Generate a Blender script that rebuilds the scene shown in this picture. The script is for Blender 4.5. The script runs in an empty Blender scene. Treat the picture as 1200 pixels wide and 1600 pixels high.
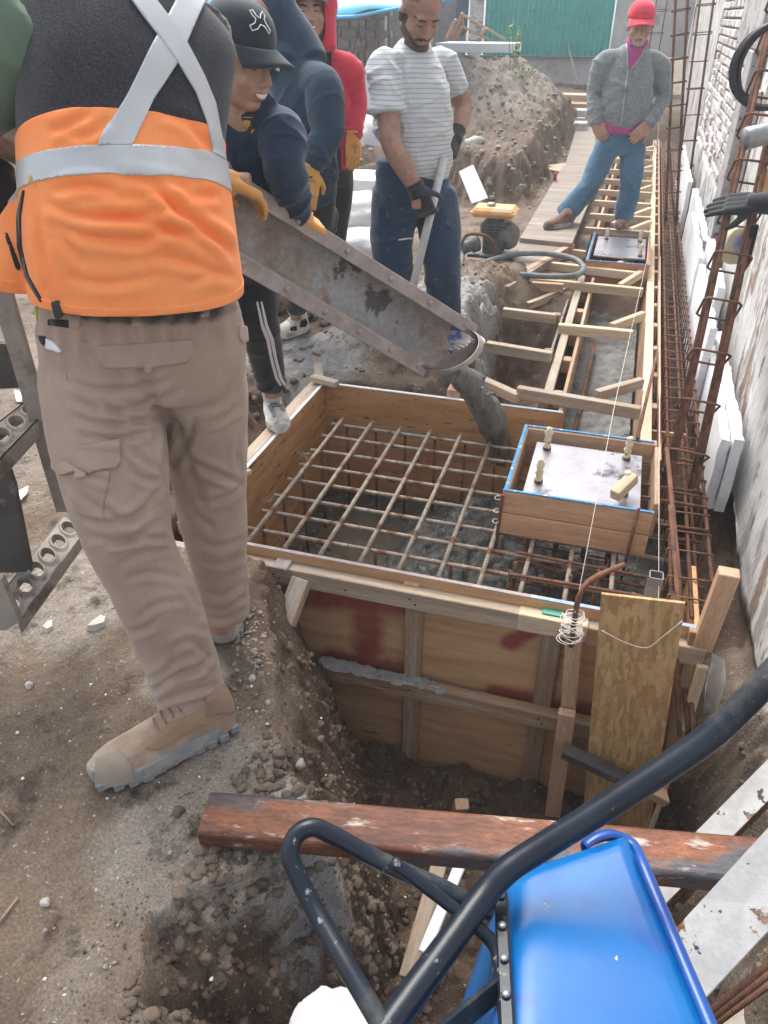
import bpy, bmesh, math, random
import numpy as np
from mathutils import Vector, Matrix

scene = bpy.context.scene
COL = scene.collection
R = math.radians

# ------------------------------------------------------------------ camera
CAM_H, PITCH, YAW = 1.65, R(33.3), R(16.9)
cam_data = bpy.data.cameras.new('camera')
cam = bpy.data.objects.new('camera', cam_data)
COL.objects.link(cam)
cam.location = (0, 0, CAM_H)
cam.rotation_euler = (R(90) - PITCH, 0, YAW)
cam_data.sensor_fit = 'VERTICAL'
cam_data.sensor_height = 32.0
cam_data.lens = 1180.0 / 1600.0 * 32.0
cam_data.clip_start = 0.02
cam_data.clip_end = 500
scene.camera = cam

# ------------------------------------------------------------------ sky and sun (bright overcast)
SUN_EL, SUN_AZ = R(58), R(-35)          # azimuth measured from +Y towards +X
world = bpy.data.worlds.new('World')
scene.world = world
world.use_nodes = True
wn, wl = world.node_tree.nodes, world.node_tree.links
bg = wn['Background']
sky = wn.new('ShaderNodeTexSky')
sky.sky_type = 'NISHITA'
sky.sun_disc = False
sky.sun_elevation = SUN_EL
sky.sun_rotation = SUN_AZ
sky.air_density = 1.0
sky.dust_density = 4.0
hs = wn.new('ShaderNodeHueSaturation')
hs.inputs['Saturation'].default_value = 0.35
wl.new(sky.outputs[0], hs.inputs['Color'])
wl.new(hs.outputs[0], bg.inputs['Color'])
bg.inputs['Strength'].default_value = 0.15

sun_d = bpy.data.lights.new('sun', 'SUN')
sun_d.energy = 1.15
sun_d.angle = R(35)
sun_d.color = (1.0, 0.96, 0.90)
sun = bpy.data.objects.new('sun', sun_d)
COL.objects.link(sun)
sd = Vector((math.sin(SUN_AZ) * math.cos(SUN_EL), math.cos(SUN_AZ) * math.cos(SUN_EL), math.sin(SUN_EL)))
sun.rotation_euler = (-sd).to_track_quat('-Z', 'Y').to_euler()
sun.location = (0, 0, 12)

vs = scene.view_settings
vs.view_transform = 'Standard'
vs.look = 'None'
vs.exposure = 1.18
vs.gamma = 1.0
vs.use_curve_mapping = False
scene.cycles.max_bounces = 6
scene.cycles.diffuse_bounces = 4
scene.cycles.glossy_bounces = 3
scene.cycles.transmission_bounces = 4
scene.cycles.use_denoising = True

# ------------------------------------------------------------------ survey: picture measurements to places on known planes
_c, _s, _cy, _sy = math.cos(PITCH), math.sin(PITCH), math.cos(YAW), math.sin(YAW)
_fw = np.array([-_sy * _c, _cy * _c, -_s]); _rt = np.array([_cy, _sy, 0.]); _up = np.cross(_rt, _fw)
_C = np.array([0, 0, CAM_H]); _hz = np.array([-_sy, _cy, 0.])
def _ray(x, y): return _fw * 1180. + _rt * (x - 600.) + _up * (800. - y)
def pz(x, y, z=0.):
    d = _ray(x, y); return _C + d * ((z - CAM_H) / d[2])
def py(x, y, Y):
    d = _ray(x, y); return _C + d * (Y / d[1])
def px(x, y, X):
    d = _ray(x, y); return _C + d * (X / d[0])
def pd(x, y, D):
    d = _ray(x, y); return _C + d * (D / (d @ _hz))
def seam(x0, y0, x1, y1):
    """normal of the plane through the eye and two sighted points (a straight seam on a garment)"""
    n = np.cross(_ray(x0, y0), _ray(x1, y1)); return n / np.linalg.norm(n)

# ------------------------------------------------------------------ noise (numpy)
_rng = np.random.RandomState(7)
_PERM = _rng.permutation(512)
_PERM = np.concatenate([_PERM, _PERM, _PERM])
_VAL = _rng.rand(512) * 2 - 1
def vnoise(p, seed=0):
    p = np.asarray(p, float) + seed * 17.31 + 1000.
    i = np.floor(p).astype(int); f = p - i; f = f * f * f * (f * (f * 6 - 15) + 10)
    i &= 511
    out = 0
    for dx in (0, 1):
        wx = f[:, 0] if dx else 1 - f[:, 0]
        a = _PERM[(i[:, 0] + dx) & 511]
        for dy in (0, 1):
            wy = f[:, 1] if dy else 1 - f[:, 1]
            b = _PERM[(a + i[:, 1] + dy) & 511]
            for dz in (0, 1):
                wz = f[:, 2] if dz else 1 - f[:, 2]
                out = out + wx * wy * wz * _VAL[_PERM[(b + i[:, 2] + dz) & 511] & 511]
    return out
def fbm(p, oct=4, seed=0, gain=.5):
    p = np.asarray(p, float); a = 1.; s = 0; t = 0
    for k in range(oct):
        s = s + a * vnoise(p * 2 ** k, seed + k); t += a; a *= gain
    return s / t
def sm(a, b, x):
    t = np.clip((np.asarray(x, float) - a) / (b - a), 0, 1); return t * t * (3 - 2 * t)

# ------------------------------------------------------------------ materials
def _ramp(n, lo, hi, c0=(0, 0, 0, 1), c1=(1, 1, 1, 1)):
    r = n.new('ShaderNodeValToRGB')
    r.color_ramp.elements[0].position = lo; r.color_ramp.elements[0].color = c0
    r.color_ramp.elements[1].position = hi; r.color_ramp.elements[1].color = c1
    return r
def rgba(c): return (c[0], c[1], c[2], 1)
def mat(name, c1, c2=None, scale=8., rough=.75, bump=.15, bscale=None, metal=0., stretch=(1, 1, 1), spots=(),
        rand=.0, rvar=.12, detail=6, bdist=.01, spec=.5, wave=None, sheen=0., attr=None, rib=None, emit=None, lo=.32, hi=.68, coat=0., grit=None):
    """spots: (colour, scale, from, to[, roughness]); wave: (axis, frequency, colour, from, to); rib: (axis, frequency, height)"""
    m = bpy.data.materials.new(name); m.use_nodes = True
    n, l = m.node_tree.nodes, m.node_tree.links
    b = n['Principled BSDF']
    tc = n.new('ShaderNodeTexCoord'); mp = n.new('ShaderNodeMapping'); mp.inputs['Scale'].default_value = stretch
    oi = n.new('ShaderNodeObjectInfo')
    vm = n.new('ShaderNodeVectorMath'); vm.operation = 'MULTIPLY_ADD'
    l.new(oi.outputs['Random'], vm.inputs[0]); vm.inputs[1].default_value = (37., 11., 23.)
    l.new(tc.outputs['Object'], vm.inputs[2])
    if rand > 0: l.new(vm.outputs[0], mp.inputs['Vector'])
    else: l.new(tc.outputs['Object'], mp.inputs['Vector'])
    def noise(sc, det=detail, ro=.6, src=None):
        t = n.new('ShaderNodeTexNoise'); t.inputs['Scale'].default_value = sc; t.inputs['Detail'].default_value = det
        t.inputs['Roughness'].default_value = ro; l.new((src or mp).outputs[0], t.inputs['Vector']); return t
    n1 = noise(scale)
    lo, hi = .5 + (lo - .5) * .72, .5 + (hi - .5) * .72
    r1 = _ramp(n, lo, hi, rgba(c1), rgba(c2 or c1)); l.new(n1.outputs['Fac'], r1.inputs['Fac'])
    col = r1.outputs['Color']
    rgh = None
    if attr:
        for (an, ac, ac2, asc) in attr:
            at = n.new('ShaderNodeAttribute'); at.attribute_name = an
            nn = noise(asc); r2 = _ramp(n, .3, .7, rgba(ac), rgba(ac2)); l.new(nn.outputs['Fac'], r2.inputs['Fac'])
            nb = noise(asc * 1.7)
            ad = n.new('ShaderNodeMath'); ad.operation = 'MULTIPLY_ADD'; l.new(nb.outputs['Fac'], ad.inputs[0]); ad.inputs[1].default_value = .7
            l.new(at.outputs['Fac'], ad.inputs[2])
            rr = _ramp(n, .62, .98); l.new(ad.outputs[0], rr.inputs['Fac'])
            mx = n.new('ShaderNodeMixRGB'); l.new(rr.outputs['Color'], mx.inputs['Fac']); l.new(col, mx.inputs['Color1']); l.new(r2.outputs['Color'], mx.inputs['Color2'])
            col = mx.outputs['Color']
    for sp in spots:
        nn = noise(sp[1], 5, .65); rr = _ramp(n, .5 + (sp[2] - .5) * .68, .5 + (sp[3] - .5) * .68); l.new(nn.outputs['Fac'], rr.inputs['Fac'])
        mx = n.new('ShaderNodeMixRGB'); l.new(rr.outputs['Color'], mx.inputs['Fac']); l.new(col, mx.inputs['Color1']); mx.inputs['Color2'].default_value = rgba(sp[0])
        col = mx.outputs['Color']
        if len(sp) > 4:
            mr = n.new('ShaderNodeMixRGB'); l.new(rr.outputs['Color'], mr.inputs['Fac'])
            if rgh is None: mr.inputs['Color1'].default_value = (rough,) * 3 + (1,)
            else: l.new(rgh, mr.inputs['Color1'])
            mr.inputs['Color2'].default_value = (sp[4],) * 3 + (1,); rgh = mr.outputs['Color']
    hgt = None
    if wave:
        ax, fr, wc, w0, w1 = wave
        sx = n.new('ShaderNodeSeparateXYZ')
        wp = noise(3.0, 3, .5)
        l.new(tc.outputs['Object'], sx.inputs[0])
        ma = n.new('ShaderNodeMath'); ma.operation = 'MULTIPLY_ADD'; l.new(wp.outputs['Fac'], ma.inputs[0]); ma.inputs[1].default_value = .03; l.new(sx.outputs[ax], ma.inputs[2])
        mb = n.new('ShaderNodeMath'); mb.operation = 'MULTIPLY'; l.new(ma.outputs[0], mb.inputs[0]); mb.inputs[1].default_value = fr * 2 * math.pi
        mc = n.new('ShaderNodeMath'); mc.operation = 'SINE'; l.new(mb.outputs[0], mc.inputs[0])
        rr = _ramp(n, w0, w1); l.new(mc.outputs[0], rr.inputs['Fac'])
        mx = n.new('ShaderNodeMixRGB'); l.new(rr.outputs['Color'], mx.inputs['Fac']); l.new(col, mx.inputs['Color1']); mx.inputs['Color2'].default_value = rgba(wc)
        col = mx.outputs['Color']
    if grit:
        nn = noise(grit[0], 3, .7); rr = _ramp(n, .36, .64, (1 - grit[1],) * 3 + (1,), (1 + grit[1],) * 3 + (1,)); l.new(nn.outputs['Fac'], rr.inputs['Fac'])
        mx = n.new('ShaderNodeMixRGB'); mx.blend_type = 'MULTIPLY'; mx.inputs['Fac'].default_value = 1; l.new(col, mx.inputs['Color1']); l.new(rr.outputs['Color'], mx.inputs['Color2']); col = mx.outputs['Color']
    if rand > 0:
        hv = n.new('ShaderNodeHueSaturation')
        mm = n.new('ShaderNodeMath'); mm.operation = 'MULTIPLY_ADD'; l.new(oi.outputs['Random'], mm.inputs[0]); mm.inputs[1].default_value = 2 * rand; mm.inputs[2].default_value = 1 - rand
        l.new(mm.outputs[0], hv.inputs['Value']); l.new(col, hv.inputs['Color']); col = hv.outputs['Color']
    l.new(col, b.inputs['Base Color'])
    if rgh is not None: l.new(rgh, b.inputs['Roughness'])
    elif rvar:
        rr = n.new('ShaderNodeMath'); rr.operation = 'MULTIPLY_ADD'; l.new(n1.outputs['Fac'], rr.inputs[0]); rr.inputs[1].default_value = rvar * 2; rr.inputs[2].default_value = rough - rvar
        l.new(rr.outputs[0], b.inputs['Roughness'])
    else: b.inputs['Roughness'].default_value = rough
    b.inputs['Metallic'].default_value = metal
    b.inputs['Specular IOR Level'].default_value = spec
    if sheen: b.inputs['Sheen Weight'].default_value = sheen; b.inputs['Sheen Roughness'].default_value = .5
    if coat: b.inputs['Coat Weight'].default_value = coat; b.inputs['Coat Roughness'].default_value = .15
    if emit: b.inputs['Emission Color'].default_value = rgba(emit[0]); b.inputs['Emission Strength'].default_value = emit[1]
    nrm = None
    if bump:
        nb = noise(bscale or scale * 4, 8, .65)
        bp = n.new('ShaderNodeBump'); bp.inputs['Strength'].default_value = bump; bp.inputs['Distance'].default_value = bdist
        l.new(nb.outputs['Fac'], bp.inputs['Height']); nrm = bp
    if rib:
        ax, fr, hh = rib
        sx = n.new('ShaderNodeSeparateXYZ'); l.new(tc.outputs['Object'], sx.inputs[0])
        mb = n.new('ShaderNodeMath'); mb.operation = 'MULTIPLY'; l.new(sx.outputs[ax], mb.inputs[0]); mb.inputs[1].default_value = fr * 2 * math.pi
        mc = n.new('ShaderNodeMath'); mc.operation = 'SINE'; l.new(mb.outputs[0], mc.inputs[0])
        bp = n.new('ShaderNodeBump'); bp.inputs['Strength'].default_value = 1.; bp.inputs['Distance'].default_value = hh
        l.new(mc.outputs[0], bp.inputs['Height'])
        if nrm: l.new(nrm.outputs[0], bp.inputs['Normal'])
        nrm = bp
    if nrm: l.new(nrm.outputs[0], b.inputs['Normal'])
    return m

def wood(name, c1, c2, knots=(.14, .07, .035), rough=.7, dirt=None, rand=.18):
    sp = [(knots, 1.2, .70, .74)]
    if dirt: sp.append((dirt[0], dirt[1], dirt[2], dirt[3]))
    return mat(name, c1, c2, scale=6, stretch=(.35, 5, 5), rough=rough, bump=.3, bscale=18, bdist=.004, rand=rand, spots=sp, lo=.3, hi=.7, detail=8, grit=(55., .16))

# ------------------------------------------------------------------ objects
def wmat(o):
    """world matrix from the object's own channels (no depsgraph needed)"""
    b = Matrix.LocRotScale(o.location, o.rotation_euler, o.scale) if o.rotation_mode != 'QUATERNION' else Matrix.LocRotScale(o.location, o.rotation_quaternion, o.scale)
    return wmat(o.parent) @ o.matrix_parent_inverse @ b if o.parent else b
def attach(o, parent):
    if parent is not None:
        o.parent = parent; o.matrix_parent_inverse = wmat(parent).inverted()
    return o
def tag(o, label, cat=None, group=None, kind=None):
    if label: o['label'] = label
    if cat: o['category'] = cat
    if group: o['group'] = group
    if kind: o['kind'] = kind
    return o
def thing(name, loc, label, cat, group=None):
    o = bpy.data.objects.new(name, None); COL.objects.link(o); o.location = loc; o.empty_display_size = .05
    return tag(o, label, cat, group)
def link(name, me, m, parent=None, loc=(0, 0, 0), rot=None, smooth=False):
    o = bpy.data.objects.new(name, me); COL.objects.link(o); o.location = loc
    if rot is not None:
        o.rotation_euler = rot.to_euler() if hasattr(rot, 'to_euler') else rot
    if m is not None and not me.materials: me.materials.append(m)
    if smooth: me.shade_smooth()
    return attach(o, parent)
def mk(name, V, F, m, parent=None, smooth=False, origin=None):
    """one mesh object from world-space points; its origin goes to the bottom middle"""
    V = np.asarray(V, float)
    if origin is None:
        origin = np.array([(V[:, 0].min() + V[:, 0].max()) / 2, (V[:, 1].min() + V[:, 1].max()) / 2, V[:, 2].min()])
    me = bpy.data.meshes.new(name); me.from_pydata((V - origin).tolist(), [], [list(map(int, f)) for f in F]); me.update()
    return link(name, me, m, parent, tuple(origin), None, smooth)

def frame(x, up=(0, 0, 1)):
    x = Vector(x).normalized(); up = Vector(up)
    y = up.cross(x)
    if y.length < 1e-4: y = Vector((0, 1, 0)).cross(x)
    if y.length < 1e-4: y = Vector((1, 0, 0)).cross(x)
    y.normalize(); z = x.cross(y)
    return Matrix((x, y, z)).transposed()
_cache = {}
def box_mesh(lx, ly, lz, bev=.003):
    k = (round(lx, 3), round(ly, 3), round(lz, 3), bev)
    if k in _cache: return _cache[k].copy()
    bm = bmesh.new(); bmesh.ops.create_cube(bm, size=1)
    for v in bm.verts: v.co = Vector((v.co.x * lx, v.co.y * ly, v.co.z * lz))
    if bev: bmesh.ops.bevel(bm, geom=list(bm.edges), offset=min(bev, .3 * min(lx, ly, lz)), segments=1, affect='EDGES')
    me = bpy.data.meshes.new('board'); bm.to_mesh(me); bm.free()
    _cache[k] = me
    return me.copy()
def board(name, p0, p1, w, t, m, parent=None, up=(0, 0, 1), bev=.003):
    """plank from p0 to p1 (end centres): w across, t along 'up'"""
    p0, p1 = Vector(p0), Vector(p1); d = p1 - p0
    return link(name, box_mesh(d.length, w, t, bev), m, parent, (p0 + p1) / 2, frame(d, up))
def slab(name, lo, hi, m, parent=None, bev=.003):
    lo, hi = Vector(lo), Vector(hi); s = hi - lo
    if s.y > s.x and s.y > s.z:    # grain along the longest side
        return link(name, box_mesh(s.y, s.x, s.z, bev), m, parent, (lo + hi) / 2, (0, 0, R(90)))
    if s.z > s.x:
        return link(name, box_mesh(s.z, s.y, s.x, bev), m, parent, (lo + hi) / 2, (0, R(90), 0))
    return link(name, box_mesh(s.x, s.y, s.z, bev), m, parent, (lo + hi) / 2)
def tube_vf(P, r, n=10, cap=True, closed=False):
    P = [Vector(p) for p in P]; k = len(P); V = []; F = []
    rr = r if hasattr(r, '__len__') else [r] * k
    prev = None
    for i, p in enumerate(P):
        a = P[(i - 1) % k] if (closed or i > 0) else p; b = P[(i + 1) % k] if (closed or i < k - 1) else p
        t = (b - a).normalized()
        if prev is None:
            u = t.orthogonal().normalized()
        else:
            u = prev - t * prev.dot(t); u.normalize()
        prev = u; w = t.cross(u)
        for j in range(n):
            an = 2 * math.pi * j / n; V.append(p + (u * math.cos(an) + w * math.sin(an)) * rr[i])
    for i in range(k if closed else k - 1):
        for j in range(n):
            F.append((i * n + j, i * n + (j + 1) % n, ((i + 1) % k) * n + (j + 1) % n, ((i + 1) % k) * n + j))
    if cap and not closed:
        F.append(tuple(range(n - 1, -1, -1))); F.append(tuple((k - 1) * n + j for j in range(n)))
    return np.array([tuple(v) for v in V]), F
def tube(name, P, r, m, parent=None, n=10, closed=False, smooth=True):
    V, F = tube_vf(P, r, n, True, closed); return mk(name, V, F, m, parent, smooth)
def spline(P, k=6, closed=False):
    P = [np.array(p, float) for p in P]; n = len(P); out = []
    for i in range(n if closed else n - 1):
        p0 = P[(i - 1) % n] if closed or i > 0 else 2 * P[0] - P[1]; p1 = P[i]; p2 = P[(i + 1) % n]
        p3 = P[(i + 2) % n] if closed or i < n - 2 else 2 * P[-1] - P[-2]
        for j in range(k):
            t = j / k; out.append(.5 * (2 * p1 + (p2 - p0) * t + (2 * p0 - 5 * p1 + 4 * p2 - p3) * t * t + (3 * p1 - p0 - 3 * p2 + p3) * t ** 3))
    if not closed: out.append(P[-1])
    return out
_rod = {}
def rod(name, p0, p1, r, m, parent=None, n=8):
    p0, p1 = Vector(p0), Vector(p1); d = p1 - p0; L = round(d.length, 3)
    k = (L, r, n)
    if k not in _rod:
        V, F = tube_vf([(-L / 2, 0, 0), (L / 2, 0, 0)], r, n)
        me = bpy.data.meshes.new('bar'); me.from_pydata(V.tolist(), [], F); me.shade_smooth(); me.update(); _rod[k] = (me, m)
    me = _rod[k][0]
    if _rod[k][1] is not m and me.materials: me = me.copy(); me.materials.clear()
    return link(name, me, m, parent, (p0 + p1) / 2, frame(d))
def lathe_vf(prof, n=20, c=(0, 0, 0), ax=(0, 0, 1)):
    M = frame(ax); c = Vector(c); V = []; F = []
    for (r, h) in prof:
        for j in range(n):
            a = 2 * math.pi * j / n; V.append(tuple(c + M @ Vector((h, r * math.cos(a), r * math.sin(a)))))
    for i in range(len(prof) - 1):
        for j in range(n): F.append((i * n + j, i * n + (j + 1) % n, (i + 1) * n + (j + 1) % n, (i + 1) * n + j))
    F.append(tuple(range(n - 1, -1, -1))); F.append(tuple((len(prof) - 1) * n + j for j in range(n)))
    return np.array(V), F
def lathe(name, prof, m, parent=None, c=(0, 0, 0), ax=(0, 0, 1), n=20, smooth=True):
    V, F = lathe_vf(prof, n, c, ax); return mk(name, V, F, m, parent, smooth)
def prism(name, poly, depth, m, parent=None, bev=0):
    """poly: list of 3D points in a plane, extruded by the vector depth"""
    P = [Vector(p) for p in poly]; d = Vector(depth); n = len(P)
    V = [tuple(p) for p in P] + [tuple(p + d) for p in P]
    F = [tuple(range(n - 1, -1, -1)), tuple(range(n, 2 * n))] + [(i, (i + 1) % n, n + (i + 1) % n, n + i) for i in range(n)]
    o = mk(name, V, F, m, parent)
    bm = bmesh.new(); bm.from_mesh(o.data); bmesh.ops.recalc_face_normals(bm, faces=bm.faces)
    if bev: bmesh.ops.bevel(bm, geom=list(bm.edges), offset=bev, segments=2, affect='EDGES')
    bm.to_mesh(o.data); bm.free()
    return o
def join(parts):
    V = []; F = []; o = 0
    for v, f in parts:
        V.append(np.asarray(v, float)); F += [tuple(i + o for i in q) for q in f]; o += len(v)
    return np.concatenate(V), F
def fix_normals(o):
    bm = bmesh.new(); bm.from_mesh(o.data); bmesh.ops.recalc_face_normals(bm, faces=bm.faces); bm.to_mesh(o.data); bm.free(); return o
# ------------------------------------------------------------------ material library (real-world base colours)
G = {}
G['soil'] = mat('soil', (.118, .082, .055), (.225, .170, .122), scale=2.6, rough=.92, bump=.9, bscale=60, bdist=.014, detail=12, grit=(150., .30),
                attr=[('pale', (.32, .28, .235), (.21, .172, .134), 6.), ('fresh', (.060, .037, .024), (.160, .104, .070), 9.), ('slurry', (.27, .27, .26), (.37, .365, .35), 9.)],
                spots=[((.40, .38, .35), 75., .72, .76), ((.052, .037, .026), 7., .58, .76)])
G['wood_new'] = wood('wood_new', (.52, .40, .26), (.66, .54, .385), dirt=((.40, .37, .33), 5., .60, .78))
G['wood_pine'] = wood('wood_pine', (.42, .255, .15), (.55, .36, .235), dirt=((.34, .30, .26), 5., .62, .80))
G['wood_grey'] = wood('wood_grey', (.36, .27, .19), (.50, .40, .30), dirt=((.42, .41, .39), 7., .55, .72))
G['wood_old'] = wood('wood_old', (.27, .17, .10), (.40, .27, .17), dirt=((.36, .34, .31), 6., .6, .75))
G['ply'] = mat('plywood', (.40, .20, .08), (.55, .31, .14), scale=5, stretch=(.5, 3.5, 3.5), rough=.6, bump=.15, bscale=20, bdist=.003, rand=.08,
               spots=[((.10, .05, .025), 14., .66, .70), ((.33, .33, .32), 3.2, .68, .80), ((.06, .045, .035), 40., .70, .74)])
G['ply_out'] = mat('plywood_face', (.47, .275, .14), (.62, .395, .215), scale=5, stretch=(.45, 4, 4), rough=.65, bump=.15, bscale=20, bdist=.003, rand=.08,
                   spots=[((.11, .06, .03), 7., .70, .74)])
G['osb'] = None
G['red_paint'] = mat('red_paint', (.30, .02, .03), (.42, .035, .045), scale=9, rough=.6, bump=.1, spots=[((.36, .22, .12), 12., .60, .74)])
G['blue_edge'] = mat('blue_edge', (.03, .18, .42), (.06, .30, .58), scale=12, rough=.6, spots=[((.5, .5, .5), 20., .6, .7)])
G['green_mark'] = mat('green_mark', (.05, .33, .22), (.12, .42, .3), scale=20, rough=.6)
G['rebar'] = mat('rebar_rust', (.115, .055, .034), (.235, .112, .068), scale=14, rough=.85, bump=.3, metal=.2, rib=(0, 120., .0004), spots=[((.055, .04, .034), 6., .55, .7)])
G['rebar_mud'] = mat('rebar_mud', (.27, .225, .18), (.385, .335, .275), scale=22, rough=.9, bump=.6, bscale=60, bdist=.006, rib=(0, 60., .0006), spots=[((.20, .09, .05), 9., .54, .66)])
G['rust_beam'] = mat('rust_beam', (.095, .036, .022), (.225, .086, .042), scale=7, stretch=(.6, 2, 2), rough=.55, bump=.4, metal=.2, grit=(60., .3),
                     spots=[((.075, .075, .085), 2.6, .50, .60, .35), ((.40, .33, .29), 13., .64, .74)])
G['steel_wet'] = mat('steel_wet', (.36, .34, .37), (.47, .46, .50), scale=6, rough=.32, bump=.12, bscale=8, metal=.55, spots=[((.10, .075, .08), 3.0, .60, .72, .2)])
G['chute'] = mat('chute_steel', (.20, .15, .12), (.36, .30, .265), scale=5, rough=.5, bump=.3, bscale=22, metal=.2, grit=(45., .14),
                 spots=[((.33, .33, .33), 1.7, .44, .60), ((.22, .14, .075), 4., .62, .76), ((.09, .085, .085), 2.9, .66, .70), ((.03, .085, .24), 10., .68, .72)])
G['chute_rim'] = mat('chute_rim', (.30, .25, .235), (.42, .37, .35), scale=12, rough=.7, bump=.4, bscale=40, metal=.1)
G['concrete_wet'] = mat('concrete_wet', (.042, .045, .040), (.115, .117, .106), scale=14, rough=.38, bump=.8, bscale=70, bdist=.012, rvar=.2, spots=[((.26, .26, .245), 26., .62, .72)])
G['blue_pale'] = mat('blue_pale', (.22, .33, .44), (.40, .45, .50), scale=9, rough=.7)
G['stream'] = mat('concrete_stream', (.12, .125, .114), (.24, .245, .228), scale=9, stretch=(3, 3, .6), rough=.32, bump=.7, bscale=40, bdist=.012, spots=[((.30, .30, .285), 20., .62, .75)])
G['water_mud'] = mat('muddy_water', (.085, .076, .058), (.13, .118, .092), scale=9, rough=.06, bump=.02, rvar=0)
G['black_tube'] = mat('black_tube', (.008, .013, .022), (.014, .022, .034), scale=9, rough=.30, bump=.08, spec=.35, spots=[((.20, .20, .20), 55., .71, .77, .8), ((.085, .08, .075), 6., .58, .80, .65)])
G['blue_tub'] = mat('blue_tub', (.001, .105, .35), (.003, .165, .45), scale=2.5, rough=.24, bump=.06, bscale=5, spots=[((.45, .43, .38), 24., .80, .82, .7), ((.02, .07, .30), 9., .62, .80)], coat=.3)
G['white_paint'] = mat('white_paint', (.42, .42, .41), (.57, .57, .56), scale=6, rough=.55, bump=.25, grit=(30., .08), spots=[((.20, .075, .03), 7., .64, .67), ((.05, .05, .05), 20., .67, .70), ((.36, .33, .30), 3., .60, .75)])
G['foam'] = mat('foam', (.80, .83, .86), (.90, .915, .935), scale=60, rough=.8, bump=.25, bscale=120, bdist=.004, spots=[((.62, .63, .64), 3., .72, .86)])
G['sack'] = mat('sack', (.50, .50, .50), (.64, .64, .64), scale=7, rough=.6, bump=.4, bscale=9, bdist=.02)
G['plaster'] = mat('plaster', (.60, .59, .575), (.76, .755, .745), scale=3, grit=(24., .10), rough=.85, bump=.7, bscale=14, bdist=.02, stretch=(1, 1, .45),
                   spots=[((.40, .375, .35), 6., .54, .62), ((.30, .215, .17), 3.5, .64, .70), ((.22, .19, .165), 11., .66, .70)])
G['plaster_grey'] = mat('plaster_grey', (.42, .42, .42), (.56, .56, .56), scale=1.2, rough=.9, bump=.2, spots=[((.30, .29, .28), 3., .6, .75)])
G['brick_white'] = mat('brick_white', (.60, .57, .54), (.78, .76, .745), scale=16, rough=.9, bump=.6, bscale=40, bdist=.01, rand=.22, spots=[((.40, .27, .2), 9., .60, .70)])
G['mortar'] = mat('mortar', (.42, .39, .36), (.54, .51, .48), scale=20, rough=.95, bump=.5)
G['brick_bg'] = mat('brick_far', (.30, .24, .21), (.42, .35, .32), scale=12, rough=.9, rand=.2)
G['teal'] = mat('teal_sheet', (.0, .33, .30), (.02, .42, .37), scale=2, rough=.5, bump=.05, spots=[((.0, .24, .22), 5., .6, .75)])
G['tarp'] = mat('tarp', (.06, .42, .72), (.10, .52, .80), scale=3, rough=.4, bump=.3, bscale=3, bdist=.03)
G['cord'] = mat('cord', (.74, .72, .68), (.82, .80, .77), scale=40, rough=.9, bump=0)
G['hose'] = mat('hose', (.10, .12, .125), (.20, .215, .215), scale=14, rough=.65, bump=.15)
G['black_rubber'] = mat('black_rubber', (.02, .022, .027), (.035, .037, .045), scale=20, rough=.5, bump=.1)
G['tank'] = mat('orange_tank', (.62, .34, .12), (.74, .46, .20), scale=8, rough=.5, spots=[((.55, .5, .44), 6., .6, .75)])
G['engine'] = mat('engine_grey', (.10, .105, .105), (.21, .21, .2), scale=16, rough=.6, metal=.4, bump=.3)
G['tape'] = mat('masking_tape', (.66, .55, .36), (.78, .70, .52), scale=30, rough=.8, bump=.6, bscale=45, bdist=.006, spots=[((.20, .12, .07), 18., .62, .7)])
G['zinc'] = mat('zinc', (.26, .27, .28), (.40, .41, .42), scale=10, rough=.45, metal=.6, bump=.05)
G['stone'] = mat('stone', (.30, .275, .25), (.46, .44, .42), scale=14, rough=.9, bump=.5, rand=.3)
G['mud_steel'] = mat('mud_steel', (.24, .21, .175), (.36, .325, .285), scale=9, rough=.85, bump=.6, bscale=30, bdist=.01, spots=[((.13, .11, .095), 5., .55, .7)])
G['dark_steel'] = mat('dark_steel', (.045, .042, .04), (.085, .08, .075), scale=7, rough=.7, bump=.3, spots=[((.22, .20, .18), 9., .64, .76)])
G['leaf'] = mat('leaf', (.14, .26, .035), (.26, .42, .08), scale=20, rough=.6, bump=0, rand=.2)
G['white_bit'] = mat('white_bits', (.80, .80, .82), (.88, .88, .9), scale=20, rough=.7, bump=0)
# people
G['skin'] = mat('skin', (.36, .20, .14), (.46, .285, .21), scale=26, spots=[((.40, .17, .13), 16., .60, .85)], rough=.5, bump=.08, bscale=180, bdist=.002, spec=.4)
G['skin_dark'] = mat('skin_tan', (.29, .16, .11), (.38, .225, .16), scale=26, spots=[((.33, .14, .10), 16., .60, .85)], rough=.5, bump=.08, bscale=180, bdist=.002, spec=.4)
G['lip'] = mat('lip', (.33, .13, .105), (.38, .16, .13), scale=20, rough=.45, bump=0)
G['hair'] = mat('hair_black', (.012, .010, .010), (.03, .025, .022), scale=60, rough=.55, bump=.6, bscale=150, bdist=.006)
G['stubble'] = mat('stubble', (.045, .032, .028), (.12, .075, .055), scale=90, rough=.7, bump=.4, bscale=200, bdist=.003)
G['beard_grey'] = mat('beard_grey', (.36, .31, .28), (.50, .45, .42), scale=80, rough=.8, bump=.6, bscale=180, bdist=.004)
G['eye'] = mat('eye_white', (.62, .60, .57), rough=.25, bump=0)
G['pupil'] = mat('pupil', (.015, .01, .008), rough=.2, bump=0)
G['teeth'] = mat('teeth', (.75, .72, .66), rough=.3, bump=0)
def cloth(name, c1, c2, bs=260, **k):
    k.setdefault('rough', .85); k.setdefault('bump', .25)
    return mat(name, c1, c2, scale=k.pop('scale', 7), bscale=bs, bdist=.002, sheen=k.pop('sheen', .25), spec=.3, **k)
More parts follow.
